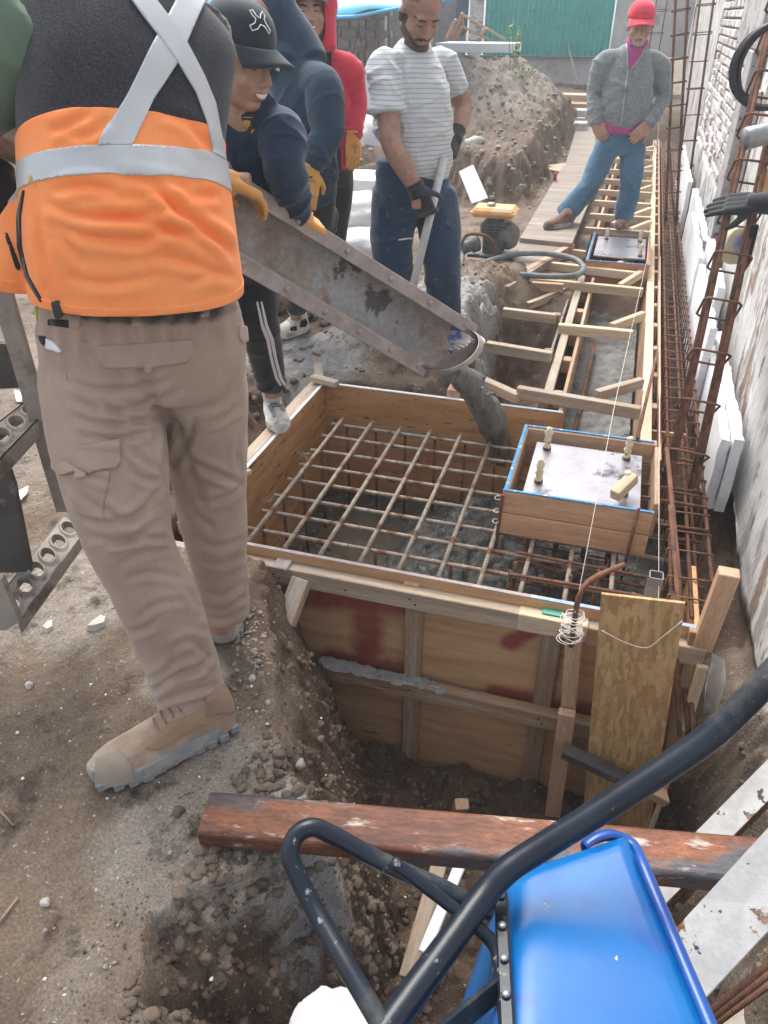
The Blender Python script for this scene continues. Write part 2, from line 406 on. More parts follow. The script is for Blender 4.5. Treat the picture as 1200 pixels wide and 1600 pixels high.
G['hivis'] = cloth('hivis_orange', (1.0, .29, .085), (1.0, .345, .12), rough=.8, grit=(320., .05), sheen=.1)
G['mesh_black'] = cloth('black_mesh', (.022, .024, .030), (.036, .038, .046), bs=220, bump=.9, grit=(260., .55))
G['reflective'] = mat('reflective_tape', (.50, .52, .535), (.57, .59, .60), scale=6, rough=.42, metal=.35, bump=.1, bscale=500, bdist=.001)
G['black_cloth'] = cloth('black_cloth', (.012, .011, .015), (.022, .02, .026))
G['green_shirt'] = cloth('green_shirt', (.10, .155, .105), (.13, .19, .13))
G['khaki'] = cloth('khaki', (.335, .245, .185), (.40, .30, .235), grit=(300., .07), bs=400, bump=.12, spots=[((.23, .17, .135), 3.5, .6, .8)])
G['khaki_trim'] = cloth('khaki_trim', (.35, .26, .20), (.41, .312, .248), bs=400, bump=.12)
G['boot'] = cloth('boot_suede', (.285, .205, .145), (.385, .295, .22), bs=150, scale=14, spots=[((.44, .38, .32), 6., .55, .75)])
G['sole'] = mat('sole_grey', (.21, .225, .225), (.32, .33, .325), scale=20, rough=.8, bump=.3, spots=[((.40, .36, .31), 12., .55, .7)])
G['navy'] = cloth('navy', (.014, .032, .066), (.024, .048, .09), grit=(200., .2))
G['navy2'] = cloth('navy_hoodie', (.012, .034, .064), (.021, .052, .088), grit=(200., .2))
G['navy_denim'] = cloth('navy_sweatpants', (.010, .032, .080), (.022, .058, .115), spots=[((.22, .24, .25), 26., .70, .76), ((.07, .09, .11), 4., .58, .76)])
G['track'] = cloth('track_black', (.016, .018, .025), (.03, .033, .042), spots=[((.14, .135, .13), 4., .62, .8)])
G['red_jacket'] = cloth('red_jacket', (.52, .025, .055), (.62, .045, .075))
G['stripe_shirt'] = cloth('striped_tshirt', (.50, .52, .53), (.58, .60, .61), wave=(2, 52., (.34, .37, .39), .5, .9), scale=5)
G['cardigan'] = cloth('grey_cardigan', (.17, .20, .21), (.26, .29, .295), bs=120, bump=.7, scale=60)
G['magenta'] = cloth('magenta_shirt', (.34, .055, .20), (.42, .08, .26))
G['jeans'] = cloth('jeans', (.05, .13, .22), (.105, .215, .32), bs=300, scale=5, spots=[((.19, .31, .41), 3., .58, .8)])
G['red_cap'] = cloth('red_cap', (.62, .03, .06), (.70, .05, .085))
G['black_cap'] = cloth('black_cap', (.016, .024, .034), (.026, .036, .048))
G['glove_orange'] = cloth('glove_orange', (.66, .32, .08), (.74, .39, .12), bs=200, bump=.6)
G['glove_black'] = cloth('glove_black', (.018, .022, .026), (.04, .044, .048), bs=160, bump=.5)
G['shoe_white'] = cloth('shoe_white', (.60, .585, .55), (.72, .70, .66), scale=14, spots=[((.34, .31, .27), 8., .56, .7)])
G['shoe_dark'] = cloth('shoe_dark', (.03, .03, .035), (.055, .05, .05), scale=14)
G['shoe_brown'] = cloth('shoe_brown', (.14, .07, .05), (.20, .11, .08), scale=14)
G['gold'] = mat('gold_thread', (.60, .40, .08), rough=.6, bump=0)
G['white_thread'] = mat('white_thread', (.78, .80, .82), rough=.6, bump=0)

def osb_mat():
    m = bpy.data.materials.new('osb'); m.use_nodes = True; n, l = m.node_tree.nodes, m.node_tree.links; b = n['Principled BSDF']
    tc = n.new('ShaderNodeTexCoord'); col = None
    for i, (sc, st, ro) in enumerate([(15, (1.2, 4.5, 1), .5), (16, (1.2, 5, 1), 1.9), (14, (1.1, 5, 1), 2.7)]):
        mp = n.new('ShaderNodeMapping'); mp.inputs['Scale'].default_value = st; mp.inputs['Rotation'].default_value = (0, 0, ro); l.new(tc.outputs['Object'], mp.inputs['Vector'])
        v = n.new('ShaderNodeTexVoronoi'); v.inputs['Scale'].default_value = sc; l.new(mp.outputs[0], v.inputs['Vector'])
        sp = n.new('ShaderNodeSeparateColor'); l.new(v.outputs['Color'], sp.inputs[0])
        r = _ramp(n, .1, .9, (.41, .24, .095, 1), (.60, .395, .195, 1)); l.new(sp.outputs[i % 3], r.inputs['Fac'])
        if col is None: col = r.outputs['Color']; hh = sp.outputs[0]
        else:
            th = _ramp(n, .55, .58); l.new(sp.outputs[(i + 1) % 3], th.inputs['Fac'])
            mx = n.new('ShaderNodeMixRGB'); l.new(th.outputs['Color'], mx.inputs['Fac']); l.new(col, mx.inputs['Color1']); l.new(r.outputs['Color'], mx.inputs['Color2']); col = mx.outputs['Color']
    t = n.new('ShaderNodeTexNoise'); t.inputs['Scale'].default_value = 60; l.new(tc.outputs['Object'], t.inputs['Vector'])
    mx = n.new('ShaderNodeMixRGB'); mx.blend_type = 'MULTIPLY'; mx.inputs['Fac'].default_value = .45; l.new(col, mx.inputs['Color1']); l.new(t.outputs['Color'], mx.inputs['Color2'])
    hv = n.new('ShaderNodeHueSaturation'); hv.inputs['Value'].default_value = 1.2; l.new(mx.outputs['Color'], hv.inputs['Color'])
    l.new(hv.outputs['Color'], b.inputs['Base Color']); b.inputs['Roughness'].default_value = .6
    bp = n.new('ShaderNodeBump'); bp.inputs['Strength'].default_value = .3; bp.inputs['Distance'].default_value = .004; l.new(hh, bp.inputs['Height']); l.new(bp.outputs[0], b.inputs['Normal'])
    return m
G['osb'] = osb_mat()
# ------------------------------------------------------------------ ground with the dug trench, the pit and the spoil heap
def lin(y, ys, vs): return np.interp(y, ys, vs)
def ground_h(x, y, fine=True):
    p = np.stack([x, y, np.zeros_like(x)], 1)
    n1 = fbm(p * 1.3, 3, 1); n2 = fbm(p * 5, 4, 5); n3 = fbm(p * 22, 3, 9)
    h = .018 * n1 + .010 * n2
    wob = .05 * fbm(p * 4, 3, 21) + .03 * fbm(p * 14, 3, 25)
    # spoil heap in the back, with a broken face to the walkway
    m = .66 * sm(8.6, 12.4, y + 6 * wob) * sm(-.80, -2.0, x + 2.0 * wob) + .42 * sm(8.1, 8.8, y + 5 * wob) * sm(-.95, -1.25, x + 3 * wob)
    m *= 1 - .75 * sm(13.2, 17, y)
    m *= 1 - .45 * sm(-2.6, -4.0, x)
    h = h + m * (1 + .10 * n2) + .035 * n2 * sm(.05, .4, m) + .02 * n3 * sm(.05, .4, m)
    h = h + .20 * sm(14, 19, y) * (1 - sm(.05, .5, m))
    # soil bank beside the long trench (the man with the shovel stands on it)
    h = h + (.15 + .05 * n2 + .03 * n3) * sm(3.72, 4.0, y + wob) * (1 - sm(5.5, 6.2, y)) * sm(-1.75, -1.35, x) * sm(-.45, -.72, x + wob)
    h = h + .22 * sm(5.9, 5.6, y) * 0
    # slope left of the box
    h = h - (.22 + .1 * n2) * sm(-1.85, -1.62, x + wob) * (1 - sm(-1.5, -1.42, x)) * sm(2.2, 2.5, y + wob) * (1 - sm(3.4, 3.8, y + wob))
    # dug cavity beside the long trench
    k = sm(-.86, -.58, x + 2.2 * wob) * (1 - sm(-.1, 0, x)) * sm(3.5, 3.56, y) * (1 - sm(4.9, 5.5, y + wob))
    h = h * (1 - k) + k * (-.55 + .08 * n2)
    # the long trench
    k = sm(-.27, -.20, x) * (1 - sm(.70, .74, x)) * sm(3.4, 3.5, y) * (1 - sm(17, 17.5, y))
    zt = np.where(x > .34, -.42 + .05 * n2, -.72)
    h = h * (1 - k) + k * zt
    # under the box
    k = sm(-1.52, -1.44, x + .3 * wob) * (1 - sm(.74, .76, x)) * sm(1.96, 2.04, y) * (1 - sm(3.52, 3.60, y))
    zt = np.where(x > .47, -.75 + .25 * sm(.5, .72, x) + .05 * n2, -1.08)
    h = h * (1 - k) + k * zt
    # working pit in front of the box, running towards the camera
    xt = lin(y, [-.5, .4, .53, .62, .71, .79, .9, .96, 1.08, 1.18, 1.36, 1.6, 1.78, 1.9, 2.1], [-.60, -.60, -.64, -.71, -.745, -.69, -.58, -.52, -.53, -.66, -.72, -.86, -.98, -1.03, -1.06])
    xb = lin(y, [-.5, .4, .9, 1.2, 1.5, 1.8, 2.05], [-.24, -.24, -.24, -.30, -.46, -.62, -.80])
    t = np.clip((x + .9 * wob + .05 * np.abs(fbm(p * 11, 3, 18)) - .02 - xt) / (xb - xt), 0, 1)
    prof = .07 * sm(0, .05, t) + .93 * t ** 1.35
    fl = -.94 + .06 * n2 + .03 * n3
    right = sm(.70, .50, x + 1.2 * wob)                 # bank under the old wall
    fl = fl * right + (1 - right) * (-.26 + .08 * n2 + .04 * n3)
    near = sm(.68, .55, y + wob * .6) * sm(-.16, -.02, x + wob * .6)    # ground at the camera's feet
    fl = fl * (1 - near) + near * (-.10 + .02 * n2)
    k = np.clip(prof, 0, 1) * (1 - sm(2.00, 2.06, y)) * (1 - sm(.74, .78, x))
    h = np.where(y < 2.05, h * (1 - k) + k * fl, h)
    rough_k = np.clip(k * 1.6, 0, 1) * (1 - .6 * np.clip(k, 0, 1) ** 3)
    rg_ = 1 - np.abs(fbm(p * 8, 3, 17)); ledge = sm(.03, .12, k) * sm(1.0, .7, k) * sm(.2, .0, x) * (1 - .75 * sm(1.15, 1.5, y))
    h = h + rough_k * (.035 * n2 + .03 * n3) + ledge * (.20 * np.abs(fbm(p * 7, 2, 19)) + .07 * np.abs(fbm(p * 17, 2, 20)) - .045)
    if fine:
        n4 = fbm(p * 60, 3, 13)
        h = h + .006 * n3 + .005 * n4 + rough_k * .018 * n4
    return h
def gz(x, y): return float(ground_h(np.array([x], float), np.array([y], float), False)[0])

def axis(stops):
    out = []
    for a, b, d in stops: out.append(np.arange(a, b, d))
    return np.concatenate(out + [np.array([stops[-1][1]])])
gx = np.concatenate([[-200, -120, -60, -35, -22, -15], axis([(-11, -5, .3), (-5, -2.4, .07), (-2.4, .8, .0105), (.8, 1.6, .1)]), [2.5, 5, 10, 25, 60, 120, 200]])
gy = np.concatenate([[-200, -80, -30, -10, -4, -2, -1], axis([(-.6, .1, .1), (.1, 2.2, .0105), (2.2, 5.4, .017), (5.4, 9, .04), (9, 15, .08), (15, 24, .3)]), [27, 32, 45, 70, 120, 200]])
GX, GY = np.meshgrid(gx, gy, indexing='xy')
GV = np.stack([GX.ravel(), GY.ravel()], 1)
GH = ground_h(GV[:, 0], GV[:, 1])
nx, ny = len(gx), len(gy)
ii = (np.arange(ny - 1)[:, None] * nx + np.arange(nx - 1)[None, :]).ravel()
GF = np.stack([ii, ii + 1, ii + 1 + nx, ii + nx], 1)
me = bpy.data.meshes.new('ground')
me.vertices.add(len(GV)); me.vertices.foreach_set('co', np.column_stack([GV, GH]).astype(np.float32).ravel())
me.loops.add(len(GF) * 4); me.loops.foreach_set('vertex_index', GF.astype(np.int32).ravel())
me.polygons.add(len(GF)); me.polygons.foreach_set('loop_start', np.arange(0, len(GF) * 4, 4, dtype=np.int32))
me.update(calc_edges=True)
def add_attr(name, vals):
    a = me.attributes.new(name, 'FLOAT', 'POINT'); a.data.foreach_set('value', np.asarray(vals, np.float32))
gp = np.column_stack([GV, np.zeros(len(GV))])
gxx, gyy = GV[:, 0], GV[:, 1]
hs_ = ground_h(gxx, gyy, False)
dug = sm(-.05, -.22, hs_ + .06 * fbm(gp * 7, 3, 33))                       # freshly cut, still moist soil
dug = np.maximum(dug, .9 * sm(1.45, 1.7, gyy) * sm(-1.12, -.98, gxx) * (gyy < 2.05) * (gxx > -1.2))
dug = np.maximum(dug, .75 * ((gxx < -1.45) & (gxx > -2.0) & (gyy > 2.1) & (gyy < 3.7)) * sm(-2, -1.7, gxx))
heap = sm(8.0, 8.4, gyy) * sm(-.8, -1.1, gxx)
dug = np.maximum(dug, .52 * heap * sm(.75, .2, hs_))
dug = np.where((gxx > .42) & (gyy < 2.6) & (hs_ > -.75), dug * .12, dug)
pale = .45 * sm(-.1, .5, fbm(gp * 1.1, 4, 41))
def blob(cx, cy, r, a=1.): return a * sm(r, r * .35, np.hypot(gxx - cx, gyy - cy) + .12 * fbm(gp * 5, 4, 44))
for (qx, qy, r) in [(330, 1230, .33), (250, 1350, .25), (390, 1340, .22), (110, 920, .5), (300, 1050, .2)]:
    q = pz(qx, qy); pale = np.maximum(pale, blob(q[0], q[1], r, .75))
pale = np.maximum(pale, .75 * sm(.35, .8, hs_) * heap)  # dry pale crest, with hazy distant brightness put into its colour
pale = np.maximum(pale, .42 * ((gxx > .45) & (gyy < 2.7)) * sm(-.9, -.5, hs_))
slur = np.maximum(np.maximum(blob(-1.15, 4.3, .55, .8), blob(-1.0, 4.75, .5, .9)), blob(-.75, 4.5, .35, .8))
slur = np.maximum(slur, blob(-1.6, 3.9, .6, .55))
for (qx, qy) in [(470, 1420), (520, 1390), (430, 1330)]:
    q = pz(qx, qy, -.15); slur = np.maximum(slur, blob(q[0], q[1], .14, .62))
add_attr('fresh', dug); add_attr('pale', pale * (1 - dug * .8)); add_attr('slurry', slur)
ground = tag(link('ground', me, G['soil'], smooth=True), None, None, None, 'structure')

# scattered clods and stones that nobody could count
def rock_vf(rng, r, flat=.7):
    bm = bmesh.new(); bmesh.ops.create_icosphere(bm, subdivisions=2, radius=1)
    s = Vector((rng.uniform(.7, 1.3), rng.uniform(.7, 1.2), rng.uniform(.5, .9) * flat / .7))
    rot = Matrix.Rotation(rng.uniform(0, 6.3), 3, 'Z') @ Matrix.Rotation(rng.uniform(-.4, .4), 3, 'X')
    sd_k = rng.randint(0, 999); co_ = np.array([tuple(v.co) for v in bm.verts]); nz_ = 1 + .38 * fbm(co_ * 1.3, 2, sd_k) + .14 * fbm(co_ * 4, 2, sd_k + 7)
    V = [rot @ Vector((v.co.x * s.x, v.co.y * s.y, v.co.z * s.z)) * (r * q_) for v, q_ in zip(bm.verts, nz_)]
    F = [tuple(v.index for v in f.verts) for f in bm.faces]; bm.free()
    return np.array([tuple(v) for v in V]), F
def scatter(name, spots, m, label, cat):
    o = mk(name, *join(settle(spots)), m, None, origin=np.zeros(3)); tag(o, label, cat, None, 'stuff'); return o
rng = random.Random(3)
protos = [rock_vf(rng, 1.) for _ in range(14)]
_job = []
def put(x, y, r, z=None):
    return (x, y, r)
def settle(jobs):
    a = np.array(jobs); H_ = ground_h(a[:, 0], a[:, 1], False); return [_put(x, y, r, z) for (x, y, r), z in zip(jobs, H_)]
def _put(x, y, r, z):
    V, F = rng.choice(protos); a = rng.uniform(0, 6.28); c, s = math.cos(a), math.sin(a)
    W = V @ np.array([[c, -s, 0], [s, c, 0], [0, 0, 1]]).T * r
    return W + np.array([x, y, (gz(x, y) if z is None else z) + r * .25]), F
clods = []
for i in range(3200):
    y = rng.uniform(.25, 2.0); x = rng.uniform(-.85, -.15) if rng.random() < .75 else rng.uniform(.35, .7)
    clods.append(put(x, y, rng.choice([.0025, .003, .004, .004, .005, .006, .009, .013]) if x > -.66 + .0 * y or y > 1.5 else rng.choice([.002, .003])))
for i in range(420):
    x, y = rng.uniform(-1.7, -.55), rng.uniform(3.7, 5.5); clods.append(put(x, y, rng.choice([.004, .006, .009, .014])))
for i in range(150):
    x, y = rng.uniform(-2.0, -1.5), rng.uniform(2.2, 3.7); clods.append(put(x, y, rng.choice([.006, .009, .014, .022])))
for i in range(1000):
    y = rng.uniform(.35, 1.25); x = rng.uniform(-.72, -.26); clods.append(put(x, y, rng.choice([.004, .005, .006, .008, .010, .013, .017])))
for i in range(160):
    y = rng.uniform(1.2, 1.95); x = lin(y, [1.2, 1.5, 1.95], [-.55, -.68, -.92]) + rng.uniform(-.1, .2); clods.append(put(x, y, rng.choice([.004, .006, .008, .012])))
clod_m = mat('clod', (.085, .058, .041), (.20, .152, .115), scale=9, rough=.95, bump=.6, bscale=60)
scatter('soil_clods', clods, clod_m, 'loose brown soil crumbs along the pit edge and bank', 'soil')
peb = []
for i in range(120):
    q = pz(rng.gauss(392, 16), rng.gauss(1010, 45)); peb.append(put(q[0], q[1], rng.choice([.004, .005, .006, .008])))
for i in range(700):
    x, y = rng.uniform(-2.4, -.3), rng.uniform(.2, 2.4); peb.append(put(x, y, rng.choice([.002, .0025, .003, .004, .005])))
for i in range(1500):
    x, y = rng.uniform(-4.6, -.9), rng.uniform(8.2, 13.5); peb.append(put(x, y, rng.choice([.008, .010, .013, .016, .02, .03])))
scatter('gravel', peb, mat('gravel', (.20, .178, .15), (.40, .37, .33), scale=6, rough=.9, bump=.3), 'grey pebbles strewn over the packed soil and the spoil heap', 'gravel')
bits = []
for i in range(120):
    x, y = rng.uniform(-1.6, -.1), rng.uniform(.2, 1.9); bits.append(put(x, y, rng.choice([.002, .003, .0045])))
scatter('foam_crumbs', bits, G['white_bit'], 'tiny white foam crumbs scattered over the soil', 'foam crumbs')

# stones big enough to point at
def stone(pxl, r, label, m=None, flat=1., z=0, g=None, plane=0.):
    q = pz(*pxl, plane); V, F = rock_vf(rng, r, flat)
    bm = bmesh.new(); me_ = bpy.data.meshes.new('stone'); me_.from_pydata(V.tolist(), [], F); bm.from_mesh(me_)
    bmesh.ops.subdivide_edges(bm, edges=bm.edges, cuts=1, use_grid_fill=True, smooth=.4)
    for v in bm.verts: v.co *= 1 + rng.uniform(-.08, .08)
    bm.to_mesh(me_); bm.free(); me_.update()
    return tag(link('stone', me_, m or G['stone'], None, (q[0], q[1], max(gz(q[0], q[1]), plane - .08) + r * .3 + z), None, True), label, 'stone', g)
pale_st = mat('stone_pale', (.48, .45, .40), (.58, .55, .50), scale=12, rough=.9, bump=.4)
def shard(pts, h, label):
    base = [pz(*p) for p in pts]; c = sum(base) / len(base); g = gz(c[0], c[1])
    P = [(b[0], b[1], g - .01) for b in base]; n = len(P)
    T = [((b[0] - c[0]) * .72 + c[0], (b[1] - c[1]) * .72 + c[1], g + h) for b in base]
    V = P + T; F = [tuple(range(n, 2 * n))] + [(i, (i + 1) % n, n + (i + 1) % n, n + i) for i in range(n)]
    return tag(fix_normals(mk('stone', V, F, pale_st)), label, 'stone')
shard([(133, 988), (142, 978), (160, 965), (172, 968), (168, 980), (150, 986)], .022, 'pale pointed stone shard on the ground behind the standing boot')
shard([(64, 984), (76, 972), (86, 970), (85, 984), (74, 990)], .016, 'small pale stone shard beside the foot of the steel steps')
stone((280, 1272), .013, 'small round brown stone lying in the pale patch by the beam end', mat('stone_brown', (.10, .07, .05), (.16, .11, .08), scale=20, rough=.9))
stone((468, 1190), .017, 'lone grey stone stuck in the brown pit slope', None, 1., 0, None, -.10)
stone((395, 1065), .012, 'pale round pebble on the slope right of the boot', pale_st)
stone((72, 1412), .011, 'light brown stone alone on the packed ground at lower left', pale_st)
stone((45, 1070), .010, 'pale pebble on the ground at the far left edge', pale_st)
stone((205, 250), .10, 'large pale stone in the broken face of the spoil heap', pale_st) if False else None
def heap_stone(x, y, r, label): 
    V, F = rock_vf(rng, r); o = mk('stone', V + np.array([x, y, gz(x, y) + r * .25]), F, pale_st, None, True); tag(o, label, 'stone'); return o
heap_stone(-1.75, 9.3, .11, 'flat pale stone low in the broken face of the spoil heap')
heap_stone(-2.3, 10.6, .10, 'round pale stone high on the spoil heap')
# twigs
for a, b, lab in [((0, 1268), (22, 1292), 'thin dry twig on the ground at the left edge'), ((0, 1445), (30, 1405), 'pale straw on the ground at the lower left edge')]:
    q0, q1 = pz(*a), pz(*b); tag(rod('twig', (q0[0], q0[1], gz(q0[0], q0[1]) + .006), (q1[0], q1[1], gz(q1[0], q1[1]) + .006), .0028, G['wood_old'], None, 6), lab, 'twig')

# ------------------------------------------------------------------ old whitewashed wall on the right
wall = thing('boundary_wall', (.85, 6, -.4), 'old whitewashed wall with peeling plaster and bare bricks on the right', 'wall')
def relief(name, y0, y1, z0, z1, X, m, parent, d=.03, amp=.012, ragged=.0, seed=0, step=.03):
    ny_, nz_ = max(2, int((y1 - y0) / step)), max(2, int((z1 - z0) / step))
    Y, Z = np.meshgrid(np.linspace(y0, y1, ny_), np.linspace(z0, z1, nz_), indexing='ij')
    p = np.stack([np.zeros(Y.size), Y.ravel() * 1.0, Z.ravel() * .55], 1)
    n = fbm(p * 3.5, 4, seed) + .6 * np.abs(fbm(p * 9, 3, seed + 3))
    zz = Z.ravel() + ragged * fbm(np.stack([np.zeros(Y.size), Y.ravel() * 2.5, np.zeros(Y.size)], 1), 4, seed + 7) * (Z.ravel() < z0 + 1e-6)
    V = np.stack([X - amp * n, Y.ravel(), zz], 1)
    i = (np.arange(ny_ - 1)[:, None] * nz_ + np.arange(nz_ - 1)[None, :]).ravel()
    F = [(a, a + 1, a + nz_ + 1, a + nz_) for a in i]
    V2 = V.copy(); V2[:, 0] = X + d; k = len(V)
    rim = [a for a in range(nz_)] + [b * nz_ + nz_ - 1 for b in range(1, ny_)] + [(ny_ - 1) * nz_ + c for c in range(nz_ - 2, -1, -1)] + [b * nz_ for b in range(ny_ - 2, 0, -1)]
    F += [(rim[j], rim[(j + 1) % len(rim)], k + rim[(j + 1) % len(rim)], k + rim[j]) for j in range(len(rim))]
    F += [tuple(q + k for q in f[::-1]) for f in F[:len(i)]]
    return fix_normals(mk(name, np.concatenate([V, V2]), F, m, parent, True))
slab('wall_core', (.80, 1.0, -1.0), (1.05, 21, 3.2), G['mortar'], wall, 0)
relief('plaster', .95, 6.15, -.34, 3.1, .72, G['plaster'], wall, .07, .016, .12, 3)
relief('plaster', 11.5, 20.5, -.3, 3.1, .73, G['plaster'], wall, .06, .02, .1, 8, .08)
relief('plaster', 6.9, 11.5, 1.99, 3.1, .73, G['plaster'], wall, .06, .02, .0, 9, .06)
relief('plaster', 6.9, 11.5, -.4, .36, .735, G['plaster'], wall, .06, .03, .1, 10, .05)
bme = None
bh, bl = .082, .286
for r_ in range(19):
    for c_ in range(16):
        y0 = 6.95 + (c_ + (.5 if r_ % 2 else 0)) * bl
        if y0 + bl > 11.6: continue
        if rng.random() < .04: continue
        o = link('brick', box_mesh(bl - .022, .10, bh - .020, .008) if bme is None else bme, G['brick_white'], wall, (.79 - rng.uniform(.0, .022), y0 + bl / 2, .40 + (r_ + .5) * bh), (rng.uniform(-.02, .02), 0, R(90) + rng.uniform(-.03, .03)))
        bme = o.data
# boards of an old door frame fixed to the wall
slab('post', (.655, 6.50, -.25), (.722, 6.86, 1.45), G['white_paint'], wall, .006)
slab('post', (.66, 6.36, 1.46), (.74, 8.0, 3.1), G['white_paint'], wall, .006)
slab('post', (.675, 5.92, -.10), (.715, 6.14, 1.25), G['white_paint'], wall, .006)
slab('recess_shade', (.73, 6.15, -.3), (.795, 6.50, 1.9), G['black_cloth'], wall, 0)  # black slab standing in for the shade inside the gap

# ------------------------------------------------------------------ far end: plastered plinth, teal sheets, brick partition, tarp
tf = thing('teal_fence', (-2.4, 20.2, 0), 'corrugated teal sheet wall on a grey plinth at the far end', 'wall')
slab('plinth', (-12, 20.1, -.2), (-.2, 20.4, .90), G['plaster_grey'], tf, 0)
def corr(name, x0, x1, y, z0, z1, m, parent, pitch=.11, amp=.02, th=.01):
    n = int((x1 - x0) / pitch * 8); V = []; F = []
    for k, dy in enumerate((0, th)):
        for i in range(n + 1):
            x = x0 + (x1 - x0) * i / n; yy = y + amp * math.sin(2 * math.pi * x / pitch) + dy
            V += [(x, yy, z0), (x, yy, z1)]
    s = 2 * (n + 1)
    for i in range(n):
        a = 2 * i; F.append((a, a + 2, a + 3, a + 1)); F.append((s + a, s + a + 1, s + a + 3, s + a + 2))
    return mk(name, V, F, m, parent, True)
xs = [-3.72, -2.82, -1.92, -.96]
for i in range(3): corr('sheet', xs[i] + .004 * i, xs[i + 1] + .03, 20.05 - .014 * i, .90, 3.2, G['teal'], tf)
slab('plaster_panel', (-.90, 20.1, .90), (.70, 20.35, 3.2), G['plaster_grey'], tf, 0)
slab('ledge', (-3.8, 19.98, .86), (-.95, 20.08, .895), mat('ledge_dark', (.10, .095, .09), (.17, .16, .15), rough=.9), tf)
slab('column', (-4.05, 19.9, -.1), (-3.76, 20.08, 3.2), G['plaster'], tf, .01)

bw = thing('brick_partition', (-5.2, 14.3, .3), 'half-built brick partition with rebar behind the workers', 'wall')
slab('wall_core', (-8.6, 14.36, .2), (-4.35, 14.5, 2.5), G['mortar'], bw, 0)
b2 = None
for r_ in range(14):
    for c_ in range(9):
        x0 = -6.9 + (c_ + (.5 if r_ % 2 else 0)) * .30
        if x0 + .3 > -4.2: continue
        o = link('brick', box_mesh(.262, .10, .105, .008) if b2 is None else b2, G['brick_bg'], bw, (x0 + .15, 14.34 - rng.uniform(0, .012), .42 + (r_ + .5) * .15)); b2 = o.data
for (a, b) in [((545, 130), (560, 35)), ((575, 130), (560, 38)), ((592, 120), (590, 25)), ((610, 110), (606, 20)), ((570, 110), (572, 30)), ((525, 140), (528, 25))]:
    rod('starter_bar', py(*a, 14.0), py(*b, 14.0), .010, G['rebar'], bw, 6)

tp = py(520, 26, 10.5)
tarp = thing('tarp_roof', (-3.5, 10.5, 1.9), 'bright blue tarpaulin stretched as a roof over the back', 'tarpaulin')
tarp_edge = [(318, 13), (420, 16), (530, 27), (600, 17), (680, 3), (735, -8)]
ed = spline([py(a, b, 10.4 + .0 * a) for a, b in tarp_edge], 6)
V = []; F = []
for k in range(8):
    for i, p in enumerate(ed):
        V.append((p[0] - .12 * k, p[1] + k * .55, p[2] + .16 * k + .05 * math.sin(i * .5 + k)))
ne = len(ed)
for k in range(7):
    for i in range(ne - 1): F.append((k * ne + i, k * ne + i + 1, (k + 1) * ne + i + 1, (k + 1) * ne + i))
o = mk('sheet', V, F, G['tarp'], tarp, True); sol = o.modifiers.new('thickness', 'SOLIDIFY'); sol.thickness = .006
tube('hem', ed, .018, G['tarp'], tarp)
pole_m = G['zinc']
rod('pole', (-2.62, 10.4, .75), py(680, 0, 10.4), .022, pole_m, tarp)
rod('pole', py(318, 13, 10.4) + np.array([0, 0, -1.9]), py(318, 13, 10.4), .022, pole_m, tarp)

# dark open shed beyond the tarp with a leaning timber frame
shed = thing('open_shed', (-4.6, 19.6, .2), 'dark open shed left of the teal sheets', 'shed')
slab('back_wall', (-6.4, 19.7, .2), (-4.08, 19.8, 3.2), mat('shed_dark', (.16, .17, .18), (.24, .25, .26), rough=.9), shed, 0)
slab('side_wall', (-6.5, 17.5, .2), (-6.4, 19.7, 3.2), G['plaster_grey'], shed, 0)
hang = py(722, 20, 19.0)
cl = prism('hanging_cloth', [hang + np.array([-.12, 0, .5]), hang + np.array([.14, 0, .5]), hang + np.array([.12, 0, -.35]), hang + np.array([0, 0, -.45]), hang + np.array([-.14, 0, -.2])], (0, .05, 0), mat('blue_cloth', (.02, .06, .10), (.03, .09, .14)), shed, .01)
fr = thing('leaning_timber', py(735, 60, 16.5), 'pale timber frame leaning at the shed by the teal sheets', 'timber')
for a, b in [((722, 20), (708, 60)), ((722, 22), (790, 62)), ((722, 22), (722, 42)), ((724, 42), (775, 68)), ((712, 30), (698, 60)), ((722, 42), (712, 62)), ((760, 44), (752, 56))]:
    board('rail', py(*a, 16.5), py(*b, 16.6), .06, .04, G['wood_pine'], fr)
# pale slabs lying on the heap crest
q = py(745, 75, 13.4)
sl = tag(slab('insulation_panel', (q[0] - .65, q[1], q[2] - .06), (q[0] + .55, q[1] + .9, q[2] + .06), G['foam']), 'long white panel lying on the crest of the spoil heap', 'panel')
q = py(757, 131, 11.8)
tag(board('plank', q + np.array([-.33, 0, 0]), q + np.array([.33, .1, .03]), .12, .05, G['wood_grey']), 'short plank lying on the stony heap slope', 'plank')
q = pz(738, 300, .15)
tag(prism('plastic_sheet', [py(717, 268, 7.6), py(737, 258, 7.7), py(760, 310, 7.5), py(737, 318, 7.4)], (.01, .03, 0), G['foam']), 'white plastic offcut standing against the spoil heap by the pump', 'sheet')
# far shovel
sh = thing('shovel', py(905, 141, 19.0), 'far shovel leaning on the grey plinth below the teal sheets', 'shovel')
rod('handle', py(905, 140, 18.9), py(887, 68, 19.95), .02, G['wood_grey'], sh)
q = py(905, 143, 18.9); prism('blade', [q + np.array([-.17, 0, -.02]), q + np.array([.17, 0, -.02]), q + np.array([.13, -.05, .12]), q + np.array([-.10, -.05, .12])], (0, .04, 0), G['zinc'], sh)
